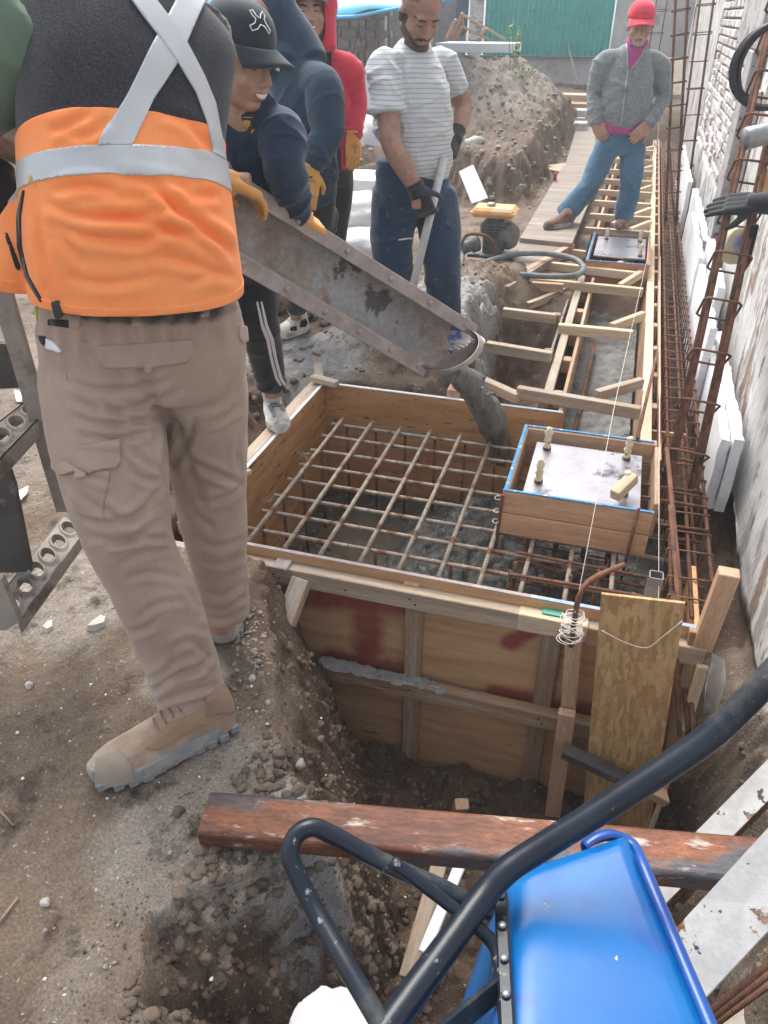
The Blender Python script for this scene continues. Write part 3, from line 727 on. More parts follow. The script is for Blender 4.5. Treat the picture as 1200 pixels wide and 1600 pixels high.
# block stack at trench far end
for i, (a, y_, w, h, d, m_, lab) in enumerate([((893, 152), 15.6, .95, .07, .5, 'wood_grey', 'upper brown plank across the far end of the trench'), ((893, 165), 15.2, .95, .06, .4, 'wood_old', 'lower plank across the far end of the trench'),
        ((905, 181), 14.6, .36, .16, .4, 'plaster_grey', 'grey concrete block at the far end of the walkway'), ((893, 199), 13.9, .45, .12, .4, 'plaster_grey', 'lower grey slab near the far end of the walkway'), ((880, 187), 14.4, .7, .06, .22, 'wood_grey', 'slanting board beside the far concrete block')]):
    q = py(*a, y_); tag(slab('plank' if i in (0, 1, 4) else 'concrete_block', q + np.array([-w / 2, 0, -h / 2]), q + np.array([w / 2, d, h / 2]), G[m_]), lab, 'plank' if i in (0, 1, 4) else 'block')
# weeds
def weed(x, y, h, n, label, spread=.12):
    z0 = gz(x, y); t = thing('weed', (x, y, z0), label, 'weed'); parts = []
    for i in range(n):
        a = rng.uniform(0, 6.28); r0 = rng.uniform(0, spread * .4); hh = h * rng.uniform(.55, 1.05)
        p0 = Vector((x + r0 * math.cos(a), y + r0 * math.sin(a), z0)); p1 = p0 + Vector((spread * .5 * math.cos(a), spread * .5 * math.sin(a), hh))
        rod('stem', p0, p1, .006, G['leaf'], t, 5)
        for k in range(9):
            f = rng.uniform(.1, 1); c = p0.lerp(p1, f); d = Vector((rng.uniform(-1, 1), rng.uniform(-1, 1), rng.uniform(-.2, .9))).normalized(); s = d.cross(Vector((0, 0, 1))).normalized(); L = rng.uniform(.06, .13) * (h + .15)
            if L > .09: L = .09
            V = [c, c + d * L * .5 + s * L * .28, c + d * L, c + d * L * .5 - s * L * .28]; parts.append((np.array([tuple(v) for v in V]), [(0, 1, 2, 3)]))
    mk('leaves', *join(parts), G['leaf'], t)
q = py(803, 110, 12.6); weed(q[0], q[1], .55, 5, 'tall yellow flowering weed on top of the spoil heap', .16)
q = py(812, 128, 12.0); weed(q[0], q[1], .22, 7, 'low green weeds below the tall weed on the heap', .3)
q = py(853, 165, 10.9); weed(q[0], q[1], .16, 9, 'bright green weed tuft on the heap shoulder near the walkway', .3)
# ------------------------------------------------------------------ the big footing form
YF, YB, XL, XR = 2.055, 3.51, -1.40, .45
ff = thing('footing_form', (-.47, 2.8, -1.0), 'large plywood footing form box with red painted marks', 'formwork')
near = slab('panel', (XL, YF - .018, -1.02), (XR, YF, 0), G['ply_out'], ff, .002)
left = slab('panel', (XL - .018, YF, -1.02), (XL, YB, 0), G['ply'], ff, .002)
far = slab('panel', (XL, YB, -1.02), (-.135, YB + .018, 0), G['ply'], ff, .002)
slab('panel', (XR - .018, YF, -1.02), (XR, 2.42, -.02), G['ply'], ff, .002)
slab('panel', (.245, YB, -1.02), (XR, YB + .018, -.03), G['ply'], ff, .002)
# inner liner of the near panel so the inside is as brown as the far one
slab('panel_liner', (XL + .004, YF + .002, -1.0), (XR - .03, YF + .008, -.004), G['ply'], near, .001)
slab('edge_strip', (XL, YB - .001, .001), (-.6, YB + .017, .005), G['foam'], far, 0)
slab('edge_strip', (-.6, YB - .001, .001), (-.14, YB + .017, .006), G['blue_pale'], far, 0)
slab('edge_strip', (-.10, YF - .017, .001), (XR, YF - .001, .005), G['blue_pale'], near, 0)
slab('edge_strip', (XL, YF - .017, .001), (-.10, YF - .001, .004), G['chute_rim'], near, 0)
slab('edge_strip', (XL - .017, YF, .001), (XL - .001, YB, .004), G['foam'], left, 0)
# wales and studs outside the near panel
yo = YF - .018
board('wale', (XL - .12, yo - .024, -.075), (-.02, yo - .024, -.075), .046, .075, G['wood_grey'], ff)
board('wale', (-.13, yo - .027, -.068), (.10, yo - .027, -.068), .05, .07, G['wood_new'], ff)
board('wale', (.10, yo - .024, -.078), (XR + .02, yo - .024, -.078), .046, .075, G['wood_grey'], ff)
low = board('wale', (-.86, yo - .047, -.50), (.24, yo - .047, -.50), .046, .075, G['wood_old'], ff)
sp = []
for i in range(260):
    V, F = rng.choice(protos); x = -.86 + abs(rng.gauss(0, .22)); 
    if x > -.2: continue
    sp.append((V * np.array([1.5, 1.0, .35]) * rng.uniform(.006, .016) + np.array([x, yo - .047 + rng.uniform(-.024, .02), -.463]), F))
o = mk('concrete_splash', *join(sp), mat('splash', (.25, .255, .245), (.34, .34, .33), rough=.9, bump=.4, scale=20), low, True)
o['kind'] = 'stuff'
for x, zt, zb, m_ in [(-.50, -.115, -1.0, 'wood_old'), (-.008, -.115, -1.0, 'wood_old'), (-1.02, -.115, -.95, 'wood_pine'), (.36, -.12, -.9, 'wood_pine')]:
    board('stud', (x, yo - .012, zb), (x, yo - .012, zt), .066, .023, G[m_], ff, up=(0, 1, 0))
for x in (-.515, ): board('cleat', (x, yo - .01, -.034), (x, YF + .004, -.030), .055, .014, G['wood_pine'], ff)
board('cleat', (-1.0, yo - .06, -.033), (-1.0, YF, -.030), .06, .012, G['chute_rim'], ff)
slab('green_mark', (-.055, yo - .03, -.0295), (.015, YF - .001, -.0265), G['green_mark'], ff, 0)
slab('green_mark', (XR - .02, yo - .0035, -.05), (XR - .001, yo - .0005, -.008), G['green_mark'], ff, 0)
# kicker boards from the form to the soil
for x_, z_ in [(-1.03, -.07), (-1.01, -.085), (-.51, -.065), (-.49, -.085), (-.02, -.07), (.0, -.085), (.36, -.075), (-.75, -.08)]:
    lathe('nail_head', [(.0045, 0), (.004, .002)], G['dark_steel'], ff, (x_, yo - .048, z_), (0, -1, 0), 8)
for x_, z_ in [(-.50, -.49), (-.485, -.51), (-.01, -.49), (.005, -.51), (-.80, -.5), (.2, -.5)]:
    lathe('nail_head', [(.0045, 0), (.004, .002)], G['dark_steel'], ff, (x_, yo - .0705, z_), (0, -1, 0), 8)
board('brace', py(472, 905, 1.985), py(445, 965, 1.86) + np.array([0, 0, -.03]), .07, .04, G['wood_grey'], ff)
# spray-painted marks: a soft red coat on the outer face (lettering strokes, flat print)
def sprayed(name, base, strokes):
    m = base.copy(); m.name = name; n, l = m.node_tree.nodes, m.node_tree.links; bs = n['Principled BSDF']; src = bs.inputs['Base Color'].links[0].from_socket
    ge = n.new('ShaderNodeNewGeometry'); acc = None
    nz = n.new('ShaderNodeTexNoise'); nz.inputs['Scale'].default_value = 14; nz.inputs['Detail'].default_value = 6; l.new(ge.outputs['Position'], nz.inputs['Vector'])
    for p, r in strokes:
        d = n.new('ShaderNodeVectorMath'); d.operation = 'DISTANCE'; l.new(ge.outputs['Position'], d.inputs[0]); d.inputs[1].default_value = tuple(p)
        mr = n.new('ShaderNodeMapRange'); mr.inputs['From Min'].default_value = r * 1.25; mr.inputs['From Max'].default_value = r * .45; l.new(d.outputs['Value'], mr.inputs['Value'])
        if acc is None: acc = mr.outputs[0]
        else:
            mx = n.new('ShaderNodeMath'); mx.operation = 'MAXIMUM'; l.new(acc, mx.inputs[0]); l.new(mr.outputs[0], mx.inputs[1]); acc = mx.outputs[0]
    mu = n.new('ShaderNodeMath'); mu.operation = 'MULTIPLY_ADD'; l.new(nz.outputs['Fac'], mu.inputs[0]); mu.inputs[1].default_value = .9; mu.inputs[2].default_value = -.45
    ad = n.new('ShaderNodeMath'); ad.operation = 'ADD'; l.new(acc, ad.inputs[0]); l.new(mu.outputs[0], ad.inputs[1])
    rp = _ramp(n, .15, 1.1, (0, 0, 0, 1), (.85, .85, .85, 1)); l.new(ad.outputs[0], rp.inputs['Fac'])
    mx = n.new('ShaderNodeMixRGB'); l.new(rp.outputs['Color'], mx.inputs['Fac']); l.new(src, mx.inputs['Color1']); mx.inputs['Color2'].default_value = (.24, .018, .022, 1); l.new(mx.outputs['Color'], bs.inputs['Base Color'])
    return m
strk = []
def stroke(a, b, n, r):
    for i in range(n):
        t = i / max(1, n - 1); strk.append((py(a[0] + (b[0] - a[0]) * t, a[1] + (b[1] - a[1]) * t, yo), r))
stroke((470, 930), (620, 942), 9, .075); stroke((572, 950), (576, 1030), 6, .075); stroke((520, 1030), (625, 1046), 7, .068); stroke((798, 1004), (830, 985), 5, .042)
stroke((772, 1080), (820, 1088), 5, .040); stroke((868, 985), (856, 1085), 9, .034); stroke((850, 1100), (922, 1112), 6, .055)
near.data = near.data.copy(); near.data.materials.clear(); near.data.materials.append(sprayed('plywood_sprayed', G['ply_out'], strk))
# left wale with its end blocks, outside the left panel
xo = XL - .018
board('wale', (xo - .035, 2.1, -.03), (xo - .035, YB + .1, -.03), .062, .06, G['wood_grey'], ff)
board('cleat', pz(487, 590, .03), pz(527, 600, .03), .045, .03, G['wood_grey'], ff)
board('cleat', (xo - .02, 3.53, .012), (xo - .1, 3.72, .012), .05, .03, G['wood_grey'], ff)
board('stud', (xo - .012, 3.3, -.95), (xo - .012, 3.3, -.07), .066, .022, G['wood_pine'], ff, up=(1, 0, 0))
board('stud', (xo - .012, 2.7, -.95), (xo - .012, 2.7, -.07), .066, .022, G['wood_pine'], ff, up=(1, 0, 0))
# far wale with its blocks
board('wale', (XL + .05, YB + .045, -.10), (-.2, YB + .045, -.10), .05, .07, G['wood_old'], ff)
board('cleat', (-.70, YB + .02, .022), (-.70, YB + .16, .022), .07, .045, G['wood_pine'], ff)
board('brace', pz(735, 588, .02) , pz(810, 622, .01), .05, .05, G['wood_grey'], ff)
board('cleat', pz(376, 742, .01), pz(392, 736, .01), .02, .02, G['wood_new'], ff)

# ------------------------------------------------------------------ fresh concrete in the box
def concrete_pool(name, x0, x1, y0, y1, fz, step=.013):
    xs_, ys_ = np.arange(x0, x1, step), np.arange(y0, y1, step)
    X, Y = np.meshgrid(xs_, ys_, indexing='xy'); x, y = X.ravel(), Y.ravel()
    V = np.column_stack([x, y, fz(x, y)]); n = len(xs_)
    i = (np.arange(len(ys_) - 1)[:, None] * n + np.arange(n - 1)[None, :]).ravel()
    return mk(name, V, np.stack([i, i + 1, i + 1 + n, i + n], 1), G['concrete_wet'], None, True)
def cz(x, y):
    p = np.stack([x, y, np.zeros_like(x)], 1)
    lump = (1 - np.abs(fbm(p * 17, 2, 61))) ** 2 * .055 + .03 * np.abs(fbm(p * 34, 2, 63)) - .03
    k = sm(-.95, -.55, x + .25 * fbm(p * 3, 3, 66) - .25 * (y - 2.8))
    return -.66 + .16 * k + .10 * sm(.55, .1, np.hypot(x + .42, y - 3.0)) + lump * (.15 + .85 * k) + .008 * fbm(p * 6, 3, 67)
tag(concrete_pool('wet_concrete', XL + .003, .445, YF + .009, YB - .002, cz), 'lumpy fresh grey concrete spreading inside the footing form', 'concrete', None, 'stuff')
pv, pf = [], []
n_ = 40
cx_, cy_ = -.98, 2.95
for j in range(n_):
    a = 2 * math.pi * j / n_; r_ = 1 + .25 * math.sin(3 * a + 1) + .12 * math.sin(7 * a); pv.append((cx_ + .30 * r_ * math.cos(a), cy_ + .36 * r_ * math.sin(a), -.642))
pool = mk('muddy_water', pv, [tuple(range(n_))], G['water_mud']); tag(pool, 'shallow muddy water standing on the concrete in the form', 'water', None, 'structure')

# ------------------------------------------------------------------ rebar mat
ZM = -.122
mat_t = thing('rebar_mat', (-.6, 2.8, ZM), 'mud-coated rebar grid across the top of the footing form', 'rebar mat')
bx = [-1.245 + .157 * i for i in range(10)]
for i, x in enumerate(bx):
    rod('bar', (x + rng.uniform(-.005, .005), 2.075, ZM), (x + rng.uniform(-.005, .005), 3.37 if i < 6 else 3.30, ZM + rng.uniform(-.006, .006)), .0095, G['rebar_mud'], mat_t)
for j, y in enumerate([3.33, 3.20, 3.04, 2.89, 2.745, 2.60, 2.46, 2.33, 2.18]):
    rod('bar', (-1.30, y + rng.uniform(-.006, .006), ZM - .018), (.40, y + rng.uniform(-.006, .006), ZM - .018 + rng.uniform(-.004, .004)), .0088, G['rebar_mud'], mat_t)
for i, x in enumerate(bx[:6]):
    rod('upright_bar', (x + .03, 3.34, -.75), (x + .03, 3.34, ZM - .02), .0075, G['rebar'], mat_t)
for y in (3.1, 2.85, 2.62, 2.4):
    rod('upright_bar', (-1.27, y, -.75), (-1.27, y, ZM - .02), .0075, G['rebar'], mat_t)
for x in bx[1:6:2]:
    rod('upright_bar', (x + .02, 2.36, -.75), (x + .02, 2.36, ZM - .02), .0075, G['rebar'], mat_t)
def tangle(name, c, r, n, label, m, tr=.0016):
    pts = []
    for i in range(n):
        pts.append((c[0] + rng.uniform(-r, r), c[1] + rng.uniform(-r, r), c[2] + rng.uniform(-r * .4, r * .4)))
    return tag(tube(name, spline(pts, 5), tr, m, None, 5), label, 'wire')
tangle('tie_wire', (-1.31, 2.60, -.16), .05, 16, 'coil of tie wire on the rebar grid by the near left form wall', G['rebar_mud'])
tangle('tie_wire', (-1.32, 2.98, -.15), .045, 14, 'small coil of tie wire on the rebar grid half way along the left wall', G['rebar_mud'])

# ------------------------------------------------------------------ column form with anchor plate (used twice)
def column_form(x0, x1, y0, y1, zt, zb, lab, m_board, base_lab):
    t = thing('column_form', ((x0 + x1) / 2, (y0 + y1) / 2, zb), lab, 'formwork')
    th = .022; h = (zt - zb) / 2
    for k in range(2):
        a, b = zb + k * h + .0015, zb + (k + 1) * h - .0015; e = .002 * k
        slab('board', (x0, y0 + e, a), (x1, y0 + th + e, b), m_board, t)
        slab('board', (x0, y1 - th, a), (x1, y1, b), m_board, t)
        slab('board', (x0 + e, y0 + th + .001 + e, a), (x0 + th, y1 - th - .001, b), m_board, t)
        if x0 < -.27 and y0 < 4: pass
        else: slab('board', (x1 - th, y0 + th + .001 + e, a), (x1, y1 - th - .001, b), m_board, t)
    e = .0015
    slab('blue_strip', (x0, y0 + .002, zt + e), (x1, y0 + .013, zt + e + .004), G['blue_edge'], t, 0)
    slab('blue_strip', (x0, y1 - .013, zt + e), (x1, y1 - .002, zt + e + .004), G['blue_edge'], t, 0)
    slab('blue_strip', (x0 + .002, y0 + .014, zt + e), (x0 + .016, y1 - .014, zt + e + .004), G['blue_edge'], t, 0)
    return t
cf = column_form(-.285, .28, 2.535, 3.13, .10, -.10, 'near column form of raw boards with blue edges around the anchor plate', G['wood_pine'], '')
board('tie_stick', (-.293, 2.545, -.2), (-.285, 2.525, .09), .014, .014, G['rebar'], cf)
for z in (.06, -.0, -.05): tube('tie_wire', [(-.30 + .014 * math.cos(a), 2.535 + .02 * math.sin(a), z + .002 * a) for a in np.linspace(0, 6.2, 12)], .0014, G['cord'], cf, 5)
rod('tie_bar', (.215, 2.525, -.22), (.222, 2.527, .12), .006, G['rebar'], cf)
board('board', (.292, 2.62, .02), (.292, 3.10, .02), .15, .02, G['wood_old'], cf, up=(1, 0, 0))
def anchor_plate(x0, x1, y0, y1, z, lab, bolts, bh=.065):
    t = thing('anchor_plate', ((x0 + x1) / 2, (y0 + y1) / 2, z), lab, 'anchor plate')
    slab('plate', (x0, y0, z), (x1, y1, z + .012), G['steel_wet'], t, .0015)
    for (x, y) in bolts:
        b = lathe('bolt', [(.011, -.30), (.011, bh * .5)], G['rebar'], t, (x, y, z), n=8)
        pr = [(.011, .012)] + [(.0135 + .0035 * math.sin(k * 2.1 + x * 40), .018 + (bh - .02) * k / 9) for k in range(10)] + [(.007, bh + .004)]
        tw_ = lathe('tape_wrap', pr, G['tape'], b, (x, y, z), n=12)
        for v_ in tw_.data.vertices: v_.co += Vector((rng.uniform(-.0035, .0035), rng.uniform(-.0035, .0035), rng.uniform(-.002, .002)))
        lathe('nut', [(.018, .0125), (.018, .024)], G['rebar'], b, (x, y, z), n=6, smooth=False)
    return t
anchor_plate(-.215, .235, 2.60, 3.05, .055, 'wet steel anchor plate inside the near column form', [(-.165, 2.99), (-.165, 2.70), (.17, 3.0), (.17, 2.70)], .115)
q0, q1 = pz(960, 775, .115), pz(990, 745, .15)
tag(board('wood_block', q0, q1, .042, .045, G['wood_new']), 'short wood block propped on the near rim of the near column form', 'wood block')
# column reinforcement under the plate
cc = thing('column_cage', (0, 2.8, -.9), 'rusty column rebar cage standing below the near column form', 'rebar cage')
for x in (-.17, -.06, .06, .17):
    for y in (2.62, 2.98): rod('bar', (x, y, -.9), (x, y, .03), .008, G['rebar'], cc)
for z in (-.02, -.10, -.18, -.28, -.38, -.48):
    tube('stirrup', [(-.19, 2.6, z), (.19, 2.6, z), (.19, 3.0, z), (-.19, 3.0, z)], .005, G['rebar'], cc, 6, True)
for k, (x, y) in enumerate([(-.20, 2.30), (-.19, 2.36), (.02, 2.34), (.12, 2.4), (.25, 2.3), (.30, 2.42)]): rod('bar', (x, y, -.75), (x, y, -.10), .008, G['rebar'], cc)
for k, (y, z) in enumerate([(2.28, -.10), (2.36, -.16), (2.44, -.11), (2.50, -.2), (2.62, .0), (2.7, -.1), (2.8, .02), (2.95, -.02), (3.05, -.08)]):
    rod('bar', (-.05 if k > 3 else -.2, y, z), (.50, y + rng.uniform(-.03, .03), z + rng.uniform(-.02, .02)), .007, G['rebar'], cc)

# far column form
cf2 = column_form(-.235, .235, 6.02, 6.95, .10, -.12, 'far column form of reddish boards in the trench by the red cap man', mat('board_red', (.36, .17, .085), (.48, .25, .14), scale=6, stretch=(.4, 5, 5), rough=.7, rand=.1), '')
anchor_plate(-.19, .20, 6.25, 6.9, .075, 'far steel anchor plate in front of the red cap man', [(-.12, 6.8), (.15, 6.8), (.16, 6.32)], .10)

# ------------------------------------------------------------------ long trench form: rails, cleats, spreaders, knee braces
tf_ = thing('trench_form', (.05, 6, -.6), 'long timber trench form with cross spreaders running to the back', 'formwork')
def rails(y0, y1, m):
    slab('rail', (.235, y0, -.025), (.285, y1, 0), m, tf_)
    slab('rail', (.312, y0, -.03), (.326, y1, .012), G['wood_pine'], tf_)
    slab('side_board', (.236, y0, -.55), (.252, y1, -.03), G['wood_pine'], tf_)
rails(3.14, 5.98, G['wood_new']); rails(5.99, 9.4, G['wood_new']); rails(9.42, 14, G['wood_new'])
y = 3.3
while y < 13.5:
    slab('cleat', (.286, y, -.10), (.311, y + .06, -.003), G['wood_pine'], tf_); y += .42
slab('rail', (-.165, 3.54, -.45), (-.145, 5.95, 0), G['wood_old'], tf_)
slab('rail', (-.262, 3.62, -.03), (-.215, 5.95, .01), G['wood_grey'], tf_)
for y in (3.75, 4.25, 4.7, 5.15, 5.6): slab('cleat', (-.214, y, -.09), (-.166, y + .07, -.012), G['wood_pine'], tf_)
slab('rail', (-.24, 6.98, -.4), (-.215, 13, 0), G['wood_pine'], tf_)
SPR = []
def spreader(a, b, m, knee=None, z=.03, w=.045, t=.06):
    p, q = pz(*a, z), pz(*b, z); board('spreader', p, q, w, t, m, tf_)
    if knee: board('knee_brace', pz(*knee[0], z + .005), pz(*knee[1], z + .005), .04, .055, m, tf_)
spreader((808, 612), (1000, 645), G['wood_grey'], ((932, 618), (1002, 598)))
spreader((872, 513), (988, 524), G['wood_new'], ((955, 512), (1005, 493)))
spreader((838, 441), (1004, 457), G['wood_new'], ((968, 449), (1010, 422)))
spreader((856, 415), (1000, 432), G['wood_new'], ((948, 425), (998, 398)))
spreader((865, 392), (915, 398), G['wood_new'])
spreader((760, 541), (862, 558), G['wood_grey'])
spreader((786, 488), (868, 498), G['wood_grey'])
spreader((800, 445), (880, 450), G['wood_old'])
board('knee_brace', pz(825, 478, -.05), pz(890, 452, .0), .04, .05, G['wood_grey'], tf_)
for (yy, kn) in [(7.35, 1), (7.95, 1), (8.6, 0), (9.2, 1), (9.9, 0), (10.6, 1), (11.5, 0), (12.4, 1)]:
    board('spreader', (-.33, yy, .02), (.24, yy, .02), .05, .065, G['wood_new'], tf_)
    if kn: board('knee_brace', (.06, yy + .04, .03), (.23, yy + .42, .03), .04, .06, G['wood_new'], tf_)
for yy in (7.2, 7.75, 8.3): board('cleat', (-.1, yy, .0), (-.02, yy + .25, .0), .05, .04, G['wood_pine'], tf_)
# stakes and painted panel on the left of the trench
board('stake', pz(858, 560, .03) + np.array([0, 0, -.5]), pz(858, 545, .05), .05, .04, G['wood_old'], tf_, up=(0, 1, 0))
board('stake', pz(870, 490, .03) + np.array([0, 0, -.5]), pz(870, 490, .05), .05, .04, G['wood_old'], tf_, up=(0, 1, 0))
slab('painted_panel', (-.30, 4.35, -.5), (-.285, 5.6, -.02), mat('panel_red', (.20, .19, .18), (.27, .26, .25), scale=3, rough=.8, spots=[((.34, .02, .035), 1.6, .46, .52)]), tf_)
# poured strip inside the trench form
def cz2(x, y):
    p = np.stack([x, y, np.zeros_like(x)], 1); return -.30 + .05 * np.abs(fbm(p * 9, 3, 71)) + .02 * fbm(p * 30, 2, 72) - .08 * sm(4.0, 3.7, y) 
so = concrete_pool('concrete_strip', -.144, .235, 3.53, 5.99, cz2, .02)
so.data.materials.clear(); so.data.materials.append(mat('concrete_strip', (.11, .11, .105), (.20, .20, .19), scale=12, rough=.6, bump=.8, bscale=50, bdist=.015))
tag(so, 'grey poured concrete strip inside the long trench form', 'concrete', None, 'stuff')
pud = mk('puddle', [(.02 + .11 * (1 + .3 * math.sin(3 * a)) * math.cos(a), 3.60 + .14 * (1 + .3 * math.cos(2 * a)) * math.sin(a) , -.262) for a in np.linspace(0, 6.283, 30)[:-1]], [tuple(range(29))], G['water_mud']); tag(pud, None, None, None, 'structure')
rod_ = tag(rod('rebar_rod', pz(1027, 550, .03), pz(996, 685, .12), .008, G['rebar']), 'single rusty rod leaning on the right rail of the trench form', 'rebar')
rod2 = tag(rod('rebar_rod', (-.08, 3.58, -.24), (-.06, 5.2, -.22), .012, G['rebar']), 'dark bar lying lengthwise in the poured strip of the trench', 'rebar')

# ------------------------------------------------------------------ walkway planks
wk = G['wood_old']; wkm = mat('walk_plank', (.22, .18, .145), (.33, .28, .235), scale=5, stretch=(.3, 4, 4), rough=.8, bump=.25, rand=.1, spots=[((.38, .35, .32), 3., .56, .75), ((.12, .09, .07), 9., .66, .74)])
def plank_poly(pts, z, lab, m=None):
    P = [pz(a, b, z) for a, b in pts]; return tag(prism('plank', P, (0, 0, -.04), m or wkm, None, .003), lab, 'plank')
plank_poly([(700, 432), (795, 448), (893, 384), (812, 376)], .085, 'wide muddy walkway board nearest the pump', wkm)
plank_poly([(812, 372), (894, 380), (942, 262), (880, 258)], .12, 'middle walkway board under the red cap man', wkm)
plank_poly([(882, 262), (938, 265), (925, 188), (903, 190)], .10, 'far walkway board leading to the back', wkm)
tag(board('plank', pz(780, 452, .05), pz(893, 388, .05), .05, .08, G['wood_pine']), 'brown edge timber under the near walkway board', 'plank')
tag(board('plank', pz(858, 268, .05), pz(905, 262, .05), .5, .05, G['wood_grey']), 'loose pale board beside the far walkway', 'plank')
tag(board('plank', pz(842, 250, .0), pz(895, 282, .0), .09, .05, G['wood_grey']), 'slanting timber at the foot of the spoil heap', 'plank')
tag(rod('rebar_rod', pz(866, 292, 0), pz(868, 272, .2), .018, mat('red_pipe', (.5, .03, .02), rough=.5)), 'short red pipe end beside the walkway', 'pipe')
tag(slab('concrete_block', pz(862, 292, -.1) + np.array([-.3, 0, 0]), pz(862, 292, -.1) + np.array([.35, .5, .12]), G['plaster_grey']), 'grey block edge below the loose board by the walkway', 'block')

# ------------------------------------------------------------------ long rebar cage between form and wall
lc = thing('beam_cage', (.43, 6, -.3), 'long rusty beam rebar cage lying beside the trench form', 'rebar cage')
for x in (.36, .425, .50):
    for z in (-.02, -.22): rod('bar', (x, 2.12, z), (x, 14, z), .008, G['rebar'], lc)
y = 2.2; s0 = None
while y < 13.5:
    if s0 is None:
        V, F = tube_vf([(-.08, 0, -.12), (.08, 0, -.12), (.08, 0, .11), (-.08, 0, .11)], .005, 6, True, True)
        s0 = bpy.data.meshes.new('stirrup'); s0.from_pydata(V.tolist(), [], F); s0.shade_smooth()
    link('stirrup', s0, G['rebar'], lc, (.43, y, -.12), (rng.uniform(-.15, .15), 0, rng.uniform(-.08, .08))); y += .14 if y < 8 else .22

def cage(name, base, top, w, nst, lab, nbars=4, r=.009, tw=0., gap=None, sub=None):
    t = thing(name, base, lab, 'rebar cage'); base, top = Vector(base), Vector(top); d = top - base; M = frame(d, (0, 1, 0))
    for a, b in [(-1, -1), (1, -1), (1, 1), (-1, 1)][:nbars]:
        off = M @ Vector((0, a * w / 2, b * w / 2)); rod('bar', base + off, top + off, r, G['rebar'], t)
    for k in range(nst):
        c = base.lerp(top, (k + .6) / nst); h = w / 2 + r + .006
        a = rng.uniform(-.09, .09); M2 = M @ Matrix.Rotation(a, 3, 'Y')
        tube('stirrup', [c + M2 @ Vector((0, x * h * 1.12, z * h * 1.12)) for x, z in [(-1, -.8), (-.8, -1), (.8, -1), (1, -.8), (1, .8), (.8, 1), (-.8, 1), (-1, .8)]], .0055, G['rebar'], t, 6, True)
    return t
b0 = py(1062, 760, 2.95); b1 = py(1190, 180, 4.2); b2_ = Vector(b1) + (Vector(b1) - Vector(b0)) * .9
cage('leaning_cage', b0, b2_, .105, 15, 'slender rusty rebar cage leaning near the foam boards', 4, .010)
v0 = py(1048, 352, 8.2); v1 = py(1065, 0, 8.4); v2 = Vector(v1) + (Vector(v1) - Vector(v0)) * .4
cage('upright_cage', v0, v2, .10, 14, 'tall rusty rebar cage standing behind the red cap man by the wall', 4, .012)
v0 = py(1082, 210, 10.5); v1 = py(1098, 0, 10.7)
cage('upright_cage', v0 + np.array([0, 0, -.5]), Vector(v1) + Vector((0, 0, .6)), .14, 9, 'farther thin rebar cage by the bare bricks', 4, .010)
v0 = py(1024, 70, 15.); v1 = py(1034, 0, 15.2)
cage('upright_cage', (v0[0], v0[1], .0), Vector(v1) + Vector((0, 0, .6)), .16, 8, 'distant rebar cage right of the red cap', 4, .010)

# ------------------------------------------------------------------ foam boards along the wall
def foam(x0, x1, y0, y1, z0, z1, lab, tilt=0.):
    nyy, nzz, nxx = int((y1 - y0) / .035), 12, 3; bm = bmesh.new(); bmesh.ops.create_cube(bm, size=1)
    for v_ in bm.verts: v_.co = Vector((v_.co.x * (x1 - x0), v_.co.y * (y1 - y0), v_.co.z * (z1 - z0)))
    for ax_i, cnt in ((1, nyy), (2, nzz)):
        es = [e_ for e_ in bm.edges if abs((e_.verts[0].co - e_.verts[1].co)[ax_i]) > 1e-4 and abs((e_.verts[0].co - e_.verts[1].co).normalized()[ax_i]) > .9]
        bmesh.ops.subdivide_edges(bm, edges=es, cuts=cnt, use_grid_fill=True)
    co_ = np.array([tuple(v_.co) for v_ in bm.verts]) + np.array([x0, y0, z0]) * 3
    n_a = fbm(co_ * 9, 3, 5); n_b = fbm(co_ * 9 + 31, 3, 6); ch_ = np.abs(fbm(co_ * 14, 2, 8))
    for i_, v_ in enumerate(bm.verts):
        edge_ = abs(abs(v_.co.z) - (z1 - z0) / 2) < .002 or abs(abs(v_.co.y) - (y1 - y0) / 2) < .002; kk = 1. if edge_ else .35
        v_.co += Vector((.008 * n_a[i_] * kk, .012 * n_b[i_] * kk, -math.copysign(.05 * max(0, ch_[i_] - .22), v_.co.z) + .01 * n_a[i_])) if edge_ else Vector((.004 * n_a[i_], 0, 0))
    fm_ = bpy.data.meshes.new('foam_board'); bm.to_mesh(fm_); bm.free()
    o = link('foam_board', fm_, G['foam'], None, ((x0 + x1) / 2, (y0 + y1) / 2, (z0 + z1) / 2), (0, tilt, 0))
    tag(o, lab, 'foam board')
foam(.575, .618, 3.33, 4.55, -.32, .06, 'nearest foam board of the pair, on the trench side, by the leaning cage')
foam(.624, .668, 3.30, 4.75, -.30, .08, 'nearest foam board of the pair, against the wall')
foam(.535, .572, 4.30, 5.6, -.28, .24, 'foam board standing in front of the nearest pair, half way along the wall')
foam(.60, .645, 4.9, 6.1, -.30, .30, 'foam board behind the middle one, close to the white post')
foam(.53, .57, 5.7, 7.2, -.30, .26, 'foam board farther along the wall behind the middle one')
foam(.60, .65, 6.4, 8.6, -.30, .22, 'foam board far along the wall near the upright cage')
foam(.56, .60, 8.8, 11.5, -.30, .25, 'farthest foam board beside the bare bricks')
# ------------------------------------------------------------------ steel chute
ch = thing('concrete_chute', pd(690, 560, 2.95), 'worn steel chute with bolted rims pouring concrete into the form', 'chute')
